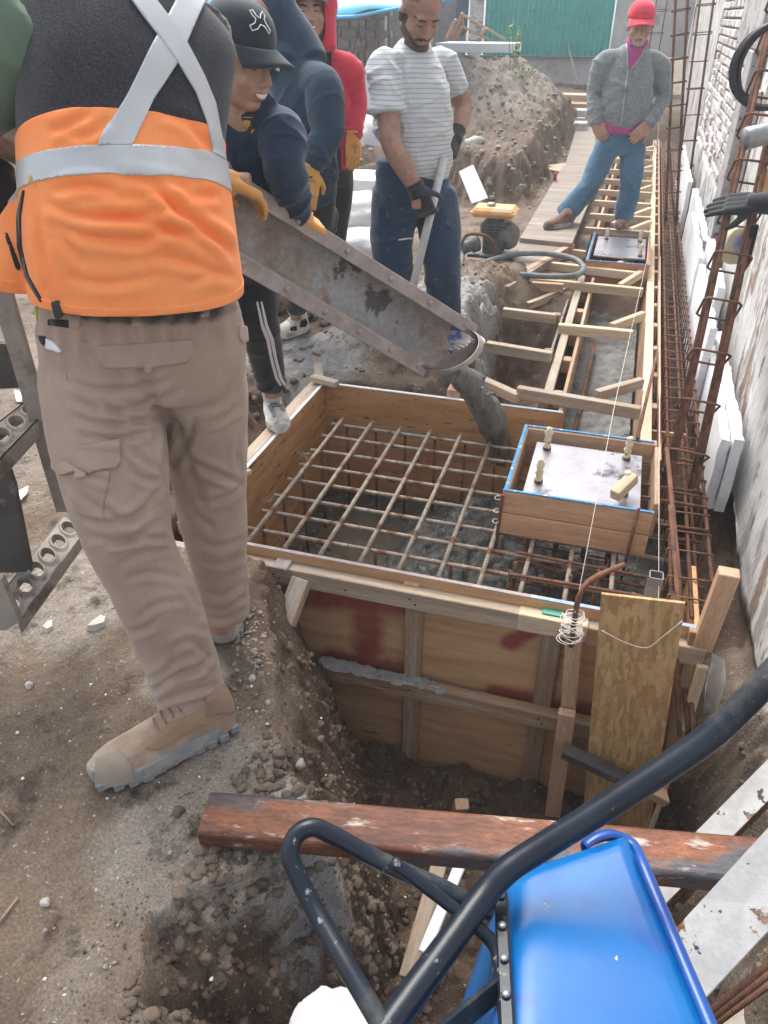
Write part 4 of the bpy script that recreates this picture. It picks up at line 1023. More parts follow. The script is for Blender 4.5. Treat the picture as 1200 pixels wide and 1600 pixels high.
# both rims run straight from the mixer down to the lip
fa0, fa1 = pd(352, 281, 2.45), pd(738, 520, 3.02)
nb0, nb1 = pd(366, 398, 2.28), pd(668, 576, 2.88)
fa0, nb0 = fa0 + (fa0 - fa1) * .9, nb0 + (nb0 - nb1) * .9
def chute_vf(t0, t1, off, a0=0, a1=math.pi, n=22, seg=24):
    V = []
    for i in range(seg + 1):
        t = t0 + (t1 - t0) * i / seg
        f, nn = fa0 + (fa1 - fa0) * t, nb0 + (nb1 - nb0) * t; c = (f + nn) / 2; w = (f - nn) / 2; rad = np.linalg.norm(w); wu = w / rad
        axd = (fa1 - fa0 + nb1 - nb0); axd = axd / np.linalg.norm(axd); b = np.cross(axd, wu); b = -b if b[2] > 0 else b; b /= np.linalg.norm(b)
        for j in range(n + 1):
            a = a0 + (a1 - a0) * j / n
            V.append(c + wu * math.cos(a) * (rad + off) + b * math.sin(a) * (rad * 1.0 + off) * .95)
    F = [(i * (n + 1) + j, i * (n + 1) + j + 1, (i + 1) * (n + 1) + j + 1, (i + 1) * (n + 1) + j) for i in range(seg) for j in range(n)]
    return np.array(V), F, (n + 1) * (seg + 1), n, seg
def shell(name, t0, t1, o0, o1, m, parent, a0=0, a1=math.pi, n=22, seg=24):
    V0, F, k, n, seg = chute_vf(t0, t1, o0, a0, a1, n, seg); V1 = chute_vf(t0, t1, o1, a0, a1, n, seg)[0]
    FF = list(F) + [tuple(q + k for q in f[::-1]) for f in F]
    for i in range(seg):
        for j in (0, n):
            a, b = i * (n + 1) + j, (i + 1) * (n + 1) + j; FF.append((a, b, b + k, a + k))
    for i in (0, seg):
        for j in range(n):
            a, b = i * (n + 1) + j, i * (n + 1) + j + 1; FF.append((a, b, b + k, a + k))
    return fix_normals(mk(name, np.concatenate([V0, V1]), FF, m, parent, False))
trough = shell('trough', 0, 1, 0, .006, G['chute'], ch); trough.data.shade_smooth()
lip = shell('lip_band', .990, 1.003, .0065, .010, G['chute_rim'], ch, seg=2)
wdir = (fa1 - nb1) / np.linalg.norm(fa1 - nb1); axd = (fa1 - fa0) / np.linalg.norm(fa1 - fa0); upn = np.cross(axd, wdir); upn = upn if upn[2] > 0 else -upn
for (s, e, d_) in [(fa0, fa1, wdir), (nb0, nb1, -wdir)]:
    L_ = np.linalg.norm(e - s)
    rim = board('rim', s + d_ * .012, e + d_ * .012 + (e - s) / L_ * .0, .052, .012, G['chute_rim'], ch, up=tuple(upn), bev=.002)
    rim2 = board('rim_flange', s + d_ * .030 - upn * .028, e + d_ * .030 - upn * .028, .012, .046, G['chute_rim'], rim, up=tuple(upn), bev=.002)
    for k in range(7):
        p = s + (e - s) * (.40 + .095 * k) + d_ * .012 + upn * .006; lathe('bolt', [(.011, 0), (.011, .004), (.007, .009)], G['chute_rim'], rim, p, upn, n=8)
board('end_bracket', pd(700, 492, 3.03), pd(756, 535, 3.03), .035, .02, G['foam'], ch)
# poured concrete
st0 = pd(704, 580, 2.98); st1 = pz(792, 735, -.44)
vel = axd * .9; pts = []; rad = []
T = .34
for i in range(22):
    t = i / 21; p = st0 + (st1 - st0) * np.array([t, t, t * .45 + .55 * t * t]); pts.append(p); rad.append(.046 + .026 * t + (.03 if i == 21 else 0))
V, F = tube_vf(pts, rad, 26)
p_ = V * np.array([14, 14, 6.]); nrm_ = V - np.repeat(np.array(pts), 26, 0); nrm_ /= np.linalg.norm(nrm_, axis=1)[:, None] + 1e-9
p_ = V * np.array([24, 24, 3.5]); V = V + nrm_ * (fbm(p_, 3, 81) * .030 + .010 * np.abs(fbm(V * np.array([50, 50, 18]), 2, 83)))[:, None]
tag(mk('poured_concrete', V, F, G['stream'], None, True), 'stream of wet concrete falling from the chute lip', 'concrete')
bl_ = []
for i in range(130):
    t = rng.uniform(.1, 1); c = st0 + (st1 - st0) * np.array([t, t, t * .45 + .55 * t * t]); V0, F0 = rng.choice(protos); bl_.append((V0 * rng.uniform(.005, .013) + c + np.array([rng.gauss(0, .035), rng.gauss(0, .03), rng.gauss(0, .02)]), F0))
tag(mk('concrete_splash', *join(bl_), G['concrete_wet'], None, True), 'gravel and drops flying off the concrete stream', 'splash', None, 'stuff')

# ------------------------------------------------------------------ stakes, osb sheet, bent bar and strings in front of the form
sk = thing('timber_stake', (.03, 1.93, -.95), 'doubled timber stake in front of the form with string wound on top', 'stake')
board('upper_piece', py(880, 1200, 1.955), py(898, 985, 1.955), .052, .04, G['wood_pine'], sk, up=(0, 1, 0))
board('lower_piece', py(862, 1285, 1.91), py(886, 1112, 1.91), .058, .035, G['wood_pine'], sk, up=(0, 1, 0))
bb = tag(tube('bent_bar', spline([py(892, 1010, 1.925), py(899, 960, 1.93), py(906, 930, 1.94), py(925, 905, 1.99), py(975, 882, 2.10)], 6), .009, G['rebar'], None, 8), 'bent rusty bar rising from the stake over the form edge', 'rebar')
wnd = []
c0 = py(897, 965, 1.915)
for k in range(60):
    a = k * 1.3; wnd.append(c0 + np.array([.035 * math.cos(a) + rng.uniform(-.01, .01), -.012 + .026 * math.sin(a), -.03 + .05 * math.sin(k * .37) + rng.uniform(-.012, .012)]))
tag(tube('string_winding', spline(wnd, 3), .0013, G['cord'], None, 5), 'white string wound around the stake head', 'string')
tag(tube('string_line', [c0 + np.array([0, 0, .02]), pz(960, 635, .17), pz(1012, 400, .14), pz(1033, 150, .12)], .0012, G['cord'], None, 5), 'white guide string running from the stake along the trench', 'string')
tag(tube('string_line', [py(1029, 960, 1.97), py(1030, 700, 3.0), pz(1032, 400, .13)], .0012, G['cord'], None, 5), 'second white guide string over the right rail of the trench form', 'string')
tag(tube('string_end', spline([py(940, 985, 1.87), py(975, 1003, 1.868), py(1010, 1012, 1.865), py(1035, 995, 1.868), py(1066, 970, 1.872)], 5), .0016, G['cord'], None, 5), 'white string hanging across the osb board', 'string')
# osb sheet
A, B, Cc, Dd = py(945, 927, 1.90), py(1065, 941, 1.90), py(1018, 1305, 1.88), py(905, 1292, 1.88)
ex = Vector(B - A).normalized(); ez = Vector(A - Dd); wd = (Vector(B - A).length + Vector(Cc - Dd).length) / 2
o = board('osb_board', Vector(Dd + Cc) / 2, Vector(A + B) / 2, wd, .012, G['osb'], None, up=(0, -1, 0), bev=.001); tag(o, 'upright osb board leaning against the front of the form', 'osb board')
# slot line in it is a knife cut
bar = tag(board('steel_angle', py(880, 1172, 1.86), py(1035, 1245, 1.80), .05, .035, G['dark_steel']), 'short black steel bar crossing low in front of the osb board', 'steel bar')
tag(board('wood_offcut', py(995, 1225, 1.70), py(1040, 1248, 1.72), .05, .03, G['wood_old']), 'wood offcut lying on the black steel bar', 'offcut')
sq = thing('square_tube', (.27, 2.12, -.1), 'short zinc square tube standing behind the osb board', 'steel tube')
tq = py(1026, 898, 2.13)
for k, (a, b) in enumerate([((-1, -1), (1, -1)), ((1, -1), (1, 1)), ((1, 1), (-1, 1)), ((-1, 1), (-1, -1))]):
    h_ = .022; p0 = tq + np.array([a[0] * h_, a[1] * h_, -.16]); p1 = tq + np.array([b[0] * h_, b[1] * h_, -.16]); nn = np.array([-(b[1] - a[1]), b[0] - a[0], 0]) / 2. * .003
    prism('side', [p0, p1, p1 + np.array([0, 0, .16]), p0 + np.array([0, 0, .16])], tuple(nn), G['zinc'], sq)
for (a, b, y0, y1, w, t, lab, m_) in [((1096, 1010), (1140, 893), 2.02, 2.0, .06, .045, 'square timber post leaning on the soil bank by the wall', 'wood_pine'),
                                  ((1045, 1190), (1092, 985), 1.98, 2.02, .055, .03, 'brown board standing behind the osb board', 'wood_old'),
                                  ((1068, 1140), (1098, 1040), 1.95, 1.98, .035, .02, 'pale batten leaning behind the rusty bars', 'wood_new'),
                                  ((1012, 1310), (1052, 1195), 1.75, 1.82, .016, .014, 'thin pale batten beside the osb board foot', 'wood_grey')]:
    tag(board('timber', py(*a, y0), py(*b, y1), w, t, G[m_], None, up=(0, 1, 0)), lab, 'timber')
for i, (a, b, y0, y1, lab) in enumerate([((1085, 1150), (1042, 700), 1.86, 2.9, 'rusty bar in the leaning bundle, nearest the wall'), ((1062, 1150), (1052, 925), 1.87, 2.1, 'rusty bar in the leaning bundle, nearest the osb board'), ((1076, 1155), (1048, 790), 1.865, 2.5, 'rusty bar in the middle of the leaning bundle')]):
    tag(rod('rebar_rod', py(*a, y0), py(*b, y1), .009, G['rebar']), lab, 'rebar', 'leaning bars by the osb board')
# rag on the bank
rg = [py(1112, 1020, 1.93), py(1130, 1030, 1.96), py(1132, 1070, 1.94), py(1118, 1110, 1.90), py(1098, 1118, 1.90), py(1106, 1070, 1.91)]
V = np.array(rg); cV = V.mean(0) + np.array([-.01, -.03, 0]); VV = np.concatenate([V, V * .5 + cV * .5 + np.array([-.008, -.018, 0]), [cV]]); FF = []
for i in range(6): FF += [(i, (i + 1) % 6, 6 + (i + 1) % 6, 6 + i), (6 + i, 6 + (i + 1) % 6, 12)]
o = mk('rag', VV, FF, cloth('rag_cloth', (.20, .17, .15), (.30, .27, .24)), None, True); so_ = o.modifiers.new('t', 'SOLIDIFY'); so_.thickness = .006; tag(o, 'dirty grey rag hanging on the soil bank', 'rag')
tag(board('wood_block', pz(715, 1268, -.85), pz(722, 1256, -.72), .05, .04, G['wood_pine']), 'small wood block standing on the pit floor behind the beam', 'wood block')

# ------------------------------------------------------------------ rusty steel tube across the pit
def rounded_rect(w, h, r, n=5):
    out = []
    for cx, cy, a0 in [(w / 2 - r, h / 2 - r, 0), (-w / 2 + r, h / 2 - r, 90), (-w / 2 + r, -h / 2 + r, 180), (w / 2 - r, -h / 2 + r, 270)]:
        for k in range(n + 1):
            a = R(a0 + 90 * k / n); out.append((cx + r * math.cos(a), cy + r * math.sin(a)))
    return out
def extrude(name, sec, p0, p1, up, m, parent=None, hollow=None, segs=1):
    p0, p1 = Vector(p0), Vector(p1); d = p1 - p0; L = d.length; V = []; n = len(sec); F = []
    for i in range(segs + 1):
        for (y, z) in sec: V.append((-L / 2 + L * i / segs, y, z))
    for i in range(segs):
        for j in range(n): F.append((i * n + j, i * n + (j + 1) % n, (i + 1) * n + (j + 1) % n, (i + 1) * n + j))
    if hollow:
        k = len(V); hs_ = hollow
        for x in (-L / 2, L / 2):
            for (y, z) in hs_: V.append((x, y, z))
        for j in range(n):
            F.append((k + j, k + n + j, k + n + (j + 1) % n, k + (j + 1) % n)); F.append((j, k + j, k + (j + 1) % n, (j + 1) % n)); F.append((segs * n + j, segs * n + (j + 1) % n, k + n + (j + 1) % n, k + n + j))
    else: F += [tuple(range(n - 1, -1, -1)), tuple(segs * n + j for j in range(n))]
    me_ = bpy.data.meshes.new(name); me_.from_pydata(V, [], F); me_.update()
    o = link(name, me_, m, parent, (p0 + p1) / 2, frame(d, up)); fix_normals(o); return o
pL, pR = pz(322, 1278, .055), pz(1290, 1362, .055)
dv = Vector(pR - pL).normalized(); 
o = extrude('steel_tube', rounded_rect(.115, .06, .014), pL, pR, (0, 0, 1), G['rust_beam'], None, rounded_rect(.105, .05, .010)); o.data.shade_smooth()
o.data.set_sharp_from_angle(angle=R(50)) if hasattr(o.data, 'set_sharp_from_angle') else None
tag(o, 'long rusty rectangular steel tube laid across the pit', 'steel tube')

# painted channels at the right
wc = thing('painted_channel', pz(1120, 1480, .1), 'white painted steel channel in the lower right corner', 'steel channel')
c0_, c1_ = pd(1040, 1545, .66), pd(1290, 1275, .80)
sec = [(-.05, -.012), (.05, -.012), (.05, .0), (-.05, .0)]
extrude('web', sec, c0_, c1_, (-.25, -.45, .85), G['white_paint'], wc)
M_ = frame(Vector(c1_ - c0_), (-.25, -.45, .85)); 
fo = M_ @ Vector((0, -.046, -.033)); extrude('flange', [(-.004, -.02), (.004, -.02), (.004, .02), (-.004, .02)], Vector(c0_) + fo, Vector(c1_) + fo, (-.25, -.45, .85), G['white_paint'], wc)
fo = M_ @ Vector((0, .046, -.033)); extrude('flange', [(-.004, -.02), (.004, -.02), (.004, .02), (-.004, .02)], Vector(c0_) + fo, Vector(c1_) + fo, (-.25, -.45, .85), G['white_paint'], wc)
wc2 = thing('painted_angle', pz(1150, 1260, -.1), 'rust-edged white steel angle running under the rusty tube', 'steel angle')
a0_, a1_ = py(1010, 1410, 1.36), py(1300, 1118, 1.78)
extrude('leg', [(-.036, -.004), (.036, -.004), (.036, .004), (-.036, .004)], a0_, a1_, (-.2, -.3, .9), G['white_paint'], wc2)
M_ = frame(Vector(a1_ - a0_), (-.2, -.3, .9)); fo = M_ @ Vector((0, -.033, -.035)); extrude('leg', [(-.004, -.03), (.004, -.03), (.004, .03), (-.004, .03)], Vector(a0_) + fo, Vector(a1_) + fo, (-.2, -.3, .9), G['rust_beam'], wc2)
for i in range(3):
    tag(rod('rebar_rod', pd(1085 + 8 * i, 1600 + 6 * i, .80 + .01 * i), pd(1240, 1475 + 18 * i, .92 + .01 * i), .008, G['rebar']), 'ribbed rusty bar in the bottom right corner, %s of the three' % ('upper', 'middle', 'lower')[i], 'rebar', 'ribbed bars in the corner')
tag(board('plank', pd(1080, 1640, .85), pd(1260, 1540, .98), .10, .03, G['wood_grey']), 'dirty grey board under the ribbed bars in the corner', 'plank')
# planks down in the pit
tag(board('plank', pz(636, 1530, -.72), pz(690, 1340, -.62), .05, .03, G['wood_grey']), 'grey plank standing in the dark pit below the tube', 'plank')
tag(board('foam_strip', pz(662, 1490, -.66), pz(722, 1345, -.56), .035, .02, G['foam']), 'white foam strip beside the grey plank in the pit', 'foam strip')

# ------------------------------------------------------------------ blue wheelbarrow lying on its side
wb = thing('wheelbarrow', pz(880, 1500, -.05), 'blue wheelbarrow with black tube frame tipped on its side', 'wheelbarrow')
# tub: the side facing up is lit, the bottom faces the pit, the rim faces the wall
def wp(x, y, d): return _C + _ray(x, y) * (d / 1180.)
T00, T01 = wp(790, 1372, 1.06), wp(775, 1700, .80)        # edge between bottom and upper side (back, front)
T10, T11 = wp(978, 1308, 1.10), wp(1135, 1690, .82)       # rim of the upper side
dn = np.cross(T01 - T00, T10 - T00); dn /= np.linalg.norm(dn); dn = dn if dn[2] < 0 else -dn
def quad_sheet(A, B, C_, D_, nu, nv, f):
    V = []
    for i in range(nu + 1):
        for j in range(nv + 1):
            u, v = i / nu, j / nv; V.append(f((A * (1 - u) + B * u) * (1 - v) + (D_ * (1 - u) + C_ * u) * v, u, v))
    F = [(i * (nv + 1) + j, i * (nv + 1) + j + 1, (i + 1) * (nv + 1) + j + 1, (i + 1) * (nv + 1) + j) for i in range(nu) for j in range(nv)]
    return V, F
ln = (T01 - T00) / np.linalg.norm(T01 - T00); sd_ = (T10 - T00) / np.linalg.norm(T10 - T00)
bdir = dn                                                 # from upper side down to the lower side
W_ = .46
# cross-section ring (bottom edge -> upper side -> rim), swept along the length with rounded back end
ring = []
B00, B01 = T00 + bdir * W_ - sd_ * .20, T01 + bdir * W_ - sd_ * .22
N10, N11 = T10 + bdir * (W_ + .06), T11 + bdir * (W_ + .06)
parts_ = []
def fupper(p, u, v): return p - dn * .022 * math.sin(math.pi * min(1, max(0, v))) ** .8 - dn * .012 * math.sin(math.pi * u)
nu, nv = 18, 14
Vs, Fs = [], []
def ring_at(u):
    t0 = T00 + (T01 - T00) * u; t1 = T10 + (T11 - T10) * u; b0_ = B00 + (B01 - B00) * u; n1 = N10 + (N11 - N10) * u
    path = [n1, b0_, t0, t1]; out = []
    rr = .045
    for k in range(3):
        a, b = path[k], path[k + 1]; L = np.linalg.norm(b - a); s = 0 if k == 0 else rr / L; e = 1 if k == 2 else 1 - rr / L
        for m_ in range(9):
            f = s + (e - s) * m_ / 8; out.append(a + (b - a) * f)
        if k < 2:
            c = path[k + 2]; L2 = np.linalg.norm(c - b); p0 = a + (b - a) * e; p2 = b + (c - b) * (rr / L2)
            for m_ in range(1, 5):
                t = m_ / 5; out.append((1 - t) ** 2 * p0 + 2 * t * (1 - t) * b + t * t * p2)
    return out
rings = [ring_at(u) for u in np.linspace(0, 1, 16)]
K = len(rings[0])
cen = sum(rings[0]) / K
# rounded back wall closing the tub
back = []
for k in range(1, 7):
    t = k / 6; back.append([cen + (p - cen) * (1 - t) - ln * (.05 * math.sin(t * math.pi / 2)) for p in rings[0]])
allr = back[::-1] + rings
Vt = [p for r_ in allr for p in r_]
Ft = [(i * K + j, i * K + j + 1, (i + 1) * K + j + 1, (i + 1) * K + j) for i in range(len(allr) - 1) for j in range(K - 1)]
tub = mk('tub', Vt, Ft, G['blue_tub'], wb, True); so_ = tub.modifiers.new('t', 'SOLIDIFY'); so_.thickness = .003; so_.offset = 0
# turned-out rim flange around the mouth, running round the back corner
rp_ = spline([wp(918, 1328, 1.09), wp(938, 1314, 1.095), wp(962, 1310, 1.10), wp(982, 1322, 1.10)] + [r_[-1] for r_ in rings[2::2]], 4)
V = []; F = []; prev_o = -ln
for i, p in enumerate(rp_):
    t_ = np.array(rp_[min(i + 1, len(rp_) - 1)]) - np.array(rp_[max(i - 1, 0)]); t_ /= np.linalg.norm(t_); o_ = np.cross(t_, -dn); o_ /= np.linalg.norm(o_); o_ = o_ if o_ @ prev_o > 0 else -o_; prev_o = o_
    for (a_, b_) in [(0, 0), (.006, .003), (.012, .002), (.015, -.005), (.012, -.016)]: V.append(np.array(p) + o_ * a_ - dn * b_)
for i in range(len(rp_) - 1):
    for j in range(4): F.append((i * 5 + j, i * 5 + j + 1, (i + 1) * 5 + j + 1, (i + 1) * 5 + j))
rm_ = mk('rim', V, F, mat('blue_rim', (.001, .045, .25), (.003, .075, .32), scale=6, rough=.35, bump=.1, coat=.2), tub, True); so_ = rm_.modifiers.new('t', 'SOLIDIFY'); so_.thickness = .003
# black edge bracket along the corner with rivets
br = board('bracket', wp(781, 1372, 1.045), wp(795, 1640, .84), .018, .012, G['black_tube'], wb, up=tuple(-dn))
for k in range(5):
    p = wp(781, 1372, 1.035) + (wp(795, 1640, .832) - wp(781, 1372, 1.035)) * (.12 + .2 * k); lathe('rivet', [(.006, 0), (.004, .003)], G['zinc'], br, p, -dn, 8)
# handle tube: from the grip by the wall along the bottom of the tub to the wheel end
hp = [wp(1330, 930, .93), wp(1225, 1035, .95), wp(1165, 1098, .965), wp(1110, 1150, .975), wp(1040, 1200, .985), wp(920, 1278, .995), wp(840, 1328, 1.0), wp(790, 1362, .995), wp(752, 1405, .98), wp(690, 1490, .93), wp(620, 1585, .875), wp(560, 1670, .83)]
tube('handle', spline(hp, 6), .0175, G['black_tube'], wb, 16)
o2 = bdir * .40
hp2 = [p + o2 + sd_ * .04 for p in hp[7:]]
tube('handle', spline(hp2, 5), .0175, G['black_tube'], wb, 12)
# U-shaped legs of thinner tube
lg = [wp(768, 1424, .985), wp(735, 1412, .985), wp(690, 1388, .985), wp(600, 1348, .99), wp(520, 1305, .99), wp(488, 1293, .985), wp(463, 1305, .98), wp(453, 1335, .97), wp(462, 1362, .965), wp(490, 1418, .95), wp(545, 1515, .90), wp(598, 1605, .86), wp(640, 1680, .83)]
tube('leg', spline(lg, 6), .0122, G['black_tube'], wb, 14)
tube('leg', spline([p + o2 for p in lg], 4), .0135, G['black_tube'], wb, 10)
st_ = [wp(612, 1346, .975), wp(665, 1385, .97), wp(735, 1440, .965), wp(772, 1478, .96), wp(782, 1530, .93), wp(790, 1600, .88)]
tube('stay', spline(st_, 6), [.009] * 31, G['black_tube'], wb, 10)
board('cross_strap', wp(685, 1622, .85), wp(790, 1535, .92), .028, .008, G['black_tube'], wb, up=tuple(-sd_))
# wheel at the front end, below the picture
wl_c = wp(560, 1990, .86) + bdir * .2
wv, wf = tube_vf([wl_c + .15 * (math.cos(a) * sd_ + math.sin(a) * ln) for a in np.linspace(0, 2 * math.pi, 25)[:-1]], .035, 10, True, True)
tyre = mk('tyre', wv, wf, G['black_rubber'], wb, True)
lathe('hub', [(.03, -.05), (.03, .05)], G['zinc'], tyre, wl_c, bdir, 12)

# ------------------------------------------------------------------ sacks
def sack(name, c, sx, sy, sz, label, seed, m=None, rz=0, cat='sack'):
    bm = bmesh.new(); bmesh.ops.create_icosphere(bm, subdivisions=4, radius=1)
    V = np.array([tuple(v.co) for v in bm.verts]); F = [tuple(v.index for v in f.verts) for f in bm.faces]; bm.free()
    V = np.sign(V) * np.abs(V) ** .75
    V = V * (1 + .16 * fbm(V * 1.6, 3, seed)[:, None] + .10 * (1 - np.abs(fbm(V * 3.2, 3, seed + 4)))[:, None] ** 3 - .05)
    V = V * np.array([sx, sy, sz]); a = math.cos(rz), math.sin(rz); V = np.column_stack([V[:, 0] * a[0] - V[:, 1] * a[1], V[:, 0] * a[1] + V[:, 1] * a[0], V[:, 2]])
    return tag(mk(name, V + np.array(c), F, m or G['sack'], None, True), label, cat)
q = wp(535, 1665, 1.2); sack('sack', q, .10, .09, .10, 'crumpled white plastic sack at the bottom edge by the wheelbarrow', 91)
q = pz(545, 385, .1); sack('sack', q, .42, .35, .16, 'white sacks lying flat on the ground behind the chute', 94, rz=.4)
q = pz(560, 340, .25); sack('sack', q, .36, .3, .18, 'upper white sack on the pile behind the chute', 95, rz=.9)
q = pz(555, 255, .2); sack('sack', q, .45, .4, .5, 'tall white bulk sack standing behind the red jacket man', 97, rz=.2)
q = pz(590, 300, .2); tag(slab('insulation_panel', q + np.array([-.5, 0, -.1]), q + np.array([.35, .6, .1]), G['foam']), 'grey-white panel on the ground left of the shovel man', 'panel')
q = py(555, 130, 10.8); tag(slab('insulation_panel', q + np.array([-.25, 0, -.35]), q + np.array([.25, .5, .08]), G['foam']), 'white block between the red jacket and the striped shirt', 'panel')

# ------------------------------------------------------------------ drum behind the chute
dq = pz(425, 486, 0)
dr = thing('steel_drum', dq, 'dirty beige round-bottomed drum under the chute', 'drum')
lathe('body', [(.05, 0), (.10, .012), (.135, .05), (.15, .12), (.155, .30), (.15, .42)], mat('drum', (.36, .29, .21), (.47, .40, .32), scale=5, rough=.6, metal=.2, spots=[((.22, .13, .07), 4., .58, .7)]), dr, dq, n=28)
lathe('lid', [(.156, .42), (.16, .425), (.16, .44), (.14, .445)], G['mud_steel'], dr, dq, n=28)

# ------------------------------------------------------------------ access steps of the mixer at the left edge
sp_ = thing('mixer_steps', pz(40, 985, 0), 'muddy steel access steps with perforated treads at the left edge', 'steps')
def tread(name, a, b, c, d, th, parent):
    """perforated tread: a grid sheet with round raised holes; corners a,b (far edge) c,d (near edge)"""
    a, b, c, d = map(np.array, (a, b, c, d)); L = np.linalg.norm((b + c) / 2 - (a + d) / 2); n = max(3, int(L / .062)); V = []; F = []
    nrm = np.cross(b - a, d - a); nrm = nrm / np.linalg.norm(nrm); nrm = nrm if nrm[2] > 0 else -nrm
    seg = 16
    def P(u, v, h=0): return (a * (1 - u) + b * u) * (1 - v) + (d * (1 - u) + c * u) * v + nrm * h
    for k in range(n):
        u0, u1 = k / n, (k + 1) / n; base = len(V)
        for j in range(seg):                                    # outer square ring
            an = 2 * math.pi * j / seg; x, y = math.cos(an), math.sin(an); s = 1 / max(abs(x), abs(y)); V.append(P(u0 + (u1 - u0) * (.5 + .5 * x * s), .5 + .5 * y * s))
        for rr, hh in [(.42, .0), (.34, .007), (.28, .007), (.25, -.012)]:
            for j in range(seg):
                an = 2 * math.pi * j / seg; V.append(P(u0 + (u1 - u0) * (.5 + rr * math.cos(an) * 1.25), .5 + rr * math.sin(an), hh))
        for q_ in range(4):
            for j in range(seg): F.append((base + q_ * seg + j, base + q_ * seg + (j + 1) % seg, base + (q_ + 1) * seg + (j + 1) % seg, base + (q_ + 1) * seg + j))
    o = mk(name, V, F, G['mud_steel'], parent, False)
    dn_ = -nrm * th
    for (p, q) in [(a, b), (d, c)]: prism('tread_lip', [p, q, q + dn_, p + dn_], tuple(nrm * 0 + (d - a) / np.linalg.norm(d - a) * .006 * (1 if p is a else -1)), G['mud_steel'], o)
    return o
Du = 1.72
tread('tread', pz(40, 626, .74), pz(-75, 716, .74), pz(-40, 760, .74), pz(74, 641, .74), .045, sp_)
tread('tread', pz(98, 806, .33), pz(-8, 938, .33), pz(28, 972, .33), pz(133, 828, .33), .04, sp_)
def plate(pts, D0, D1, m, name='stringer', th=.02):
    P = [pd(a, b, D0 + (D1 - D0) * t) for a, b, t in pts]; prism(name, P, tuple(_hz * th), m, sp_)
plate([(-20, 440, 0), (15, 455, 0), (68, 640, 1), (112, 800, 1), (88, 800, 1), (40, 640, 1)], Du + .12, Du + .12, G['mud_steel'])
plate([(-60, 700, 0), (8, 720, 0), (22, 760, 0), (47, 885, 0), (46, 895, 0), (-60, 895, 0)], Du - .02, Du - .02, G['dark_steel'], 'side_plate')
plate([(-60, 530, 0), (30, 540, 0), (38, 606, 0), (-60, 610, 0)], Du + .25, Du + .25, G['dark_steel'], 'rear_plate')
plate([(-30, 900, 0), (2, 905, 0), (30, 972, 0), (10, 985, 0), (-30, 985, 0)], Du - .34, Du - .34, G['mud_steel'], 'side_plate')
tag(prism('paper_scrap', [pz(25, 770, 0.012), pz(45, 760, .02), pz(42, 772, .014), pz(30, 785, .012)], (0, 0, .004), G['foam']), 'scrap of white paper on the ground behind the steps', 'paper')
tag(prism('paper_scrap', [pz(22, 610, .012), pz(36, 613, .03), pz(34, 628, .02), pz(26, 628, .012)], (0, 0, .004), G['foam']), 'small white scrap above the upper tread of the steps', 'paper')

# ------------------------------------------------------------------ petrol pump / vibrator motor with its hose
eb = pz(768, 398, .09)
en = thing('vibrator_motor', eb, 'small petrol vibrator motor with orange tank on the walkway', 'motor')
def E(x, y, z): return Vector(eb) + Vector((x, y, z))
slab('base_plate', E(-.17, -.12, 0), E(.19, .14, .02), G['engine'], en)
for z in (.17, .19, .21, .23): slab('cooling_fin', E(-.09, -.08, z), E(.10, .07, z + .009), G['engine'], en, 0)
slab('engine_block', E(-.07, -.05, .02), E(.09, .08, .265), G['engine'], en, .01)
tank = slab('fuel_tank', E(-.16, -.11, .29), E(.16, .11, .36), G['tank'], en, .02); tank.data = tank.data.copy()
slab('tank_flange', E(-.168, -.118, .318), E(.168, .118, .330), G['tank'], tank, 0)
lathe('fuel_cap', [(.03, 0), (.034, .008), (.034, .018), (.02, .024)], G['zinc'], tank, E(-.03, 0, .36), n=14)
lathe('recoil_cover', [(.02, .09), (.08, .085), (.10, .05), (.10, 0)], G['engine'], en, E(.09, .01, .15), (1, -.35, 0), 18)
lathe('muffler', [(.03, -.07), (.045, -.06), (.045, .06), (.03, .07)], G['rebar'], en, E(.05, .12, .2), (1, 0, 0), 14)
lathe('coupling', [(.06, 0), (.06, .05), (.045, .06), (.045, .12), (.055, .125), (.055, .15), (.03, .16)], G['hose'], en, E(-.10, -.08, .10), (-.75, -.55, -.2), 16)
tube('carry_hoop', spline([E(-.21, -.20, .0), E(-.20, -.2, .12), E(-.15, -.21, .19), E(-.02, -.22, .19), E(.04, -.2, .12), E(.06, -.19, .0)], 6), .012, G['rebar'], en)
hs0 = E(-.22, -.18, .07)
hpts = [hs0, pz(722, 405, .12), pz(712, 432, .11), pz(745, 415, .13), pz(800, 398, .14), pz(850, 396, .14), pz(895, 404, .13), pz(912, 418, .12), pz(900, 430, .12), pz(860, 432, .115), pz(800, 428, .11), pz(750, 424, .11), pz(718, 428, .105), pz(690, 440, .08), pz(660, 460, .18)]
tag(tube('vibrator_hose', spline(hpts, 6), .021, G['hose'], None, 12), 'thick grey vibrator hose looped over the trench form', 'hose')

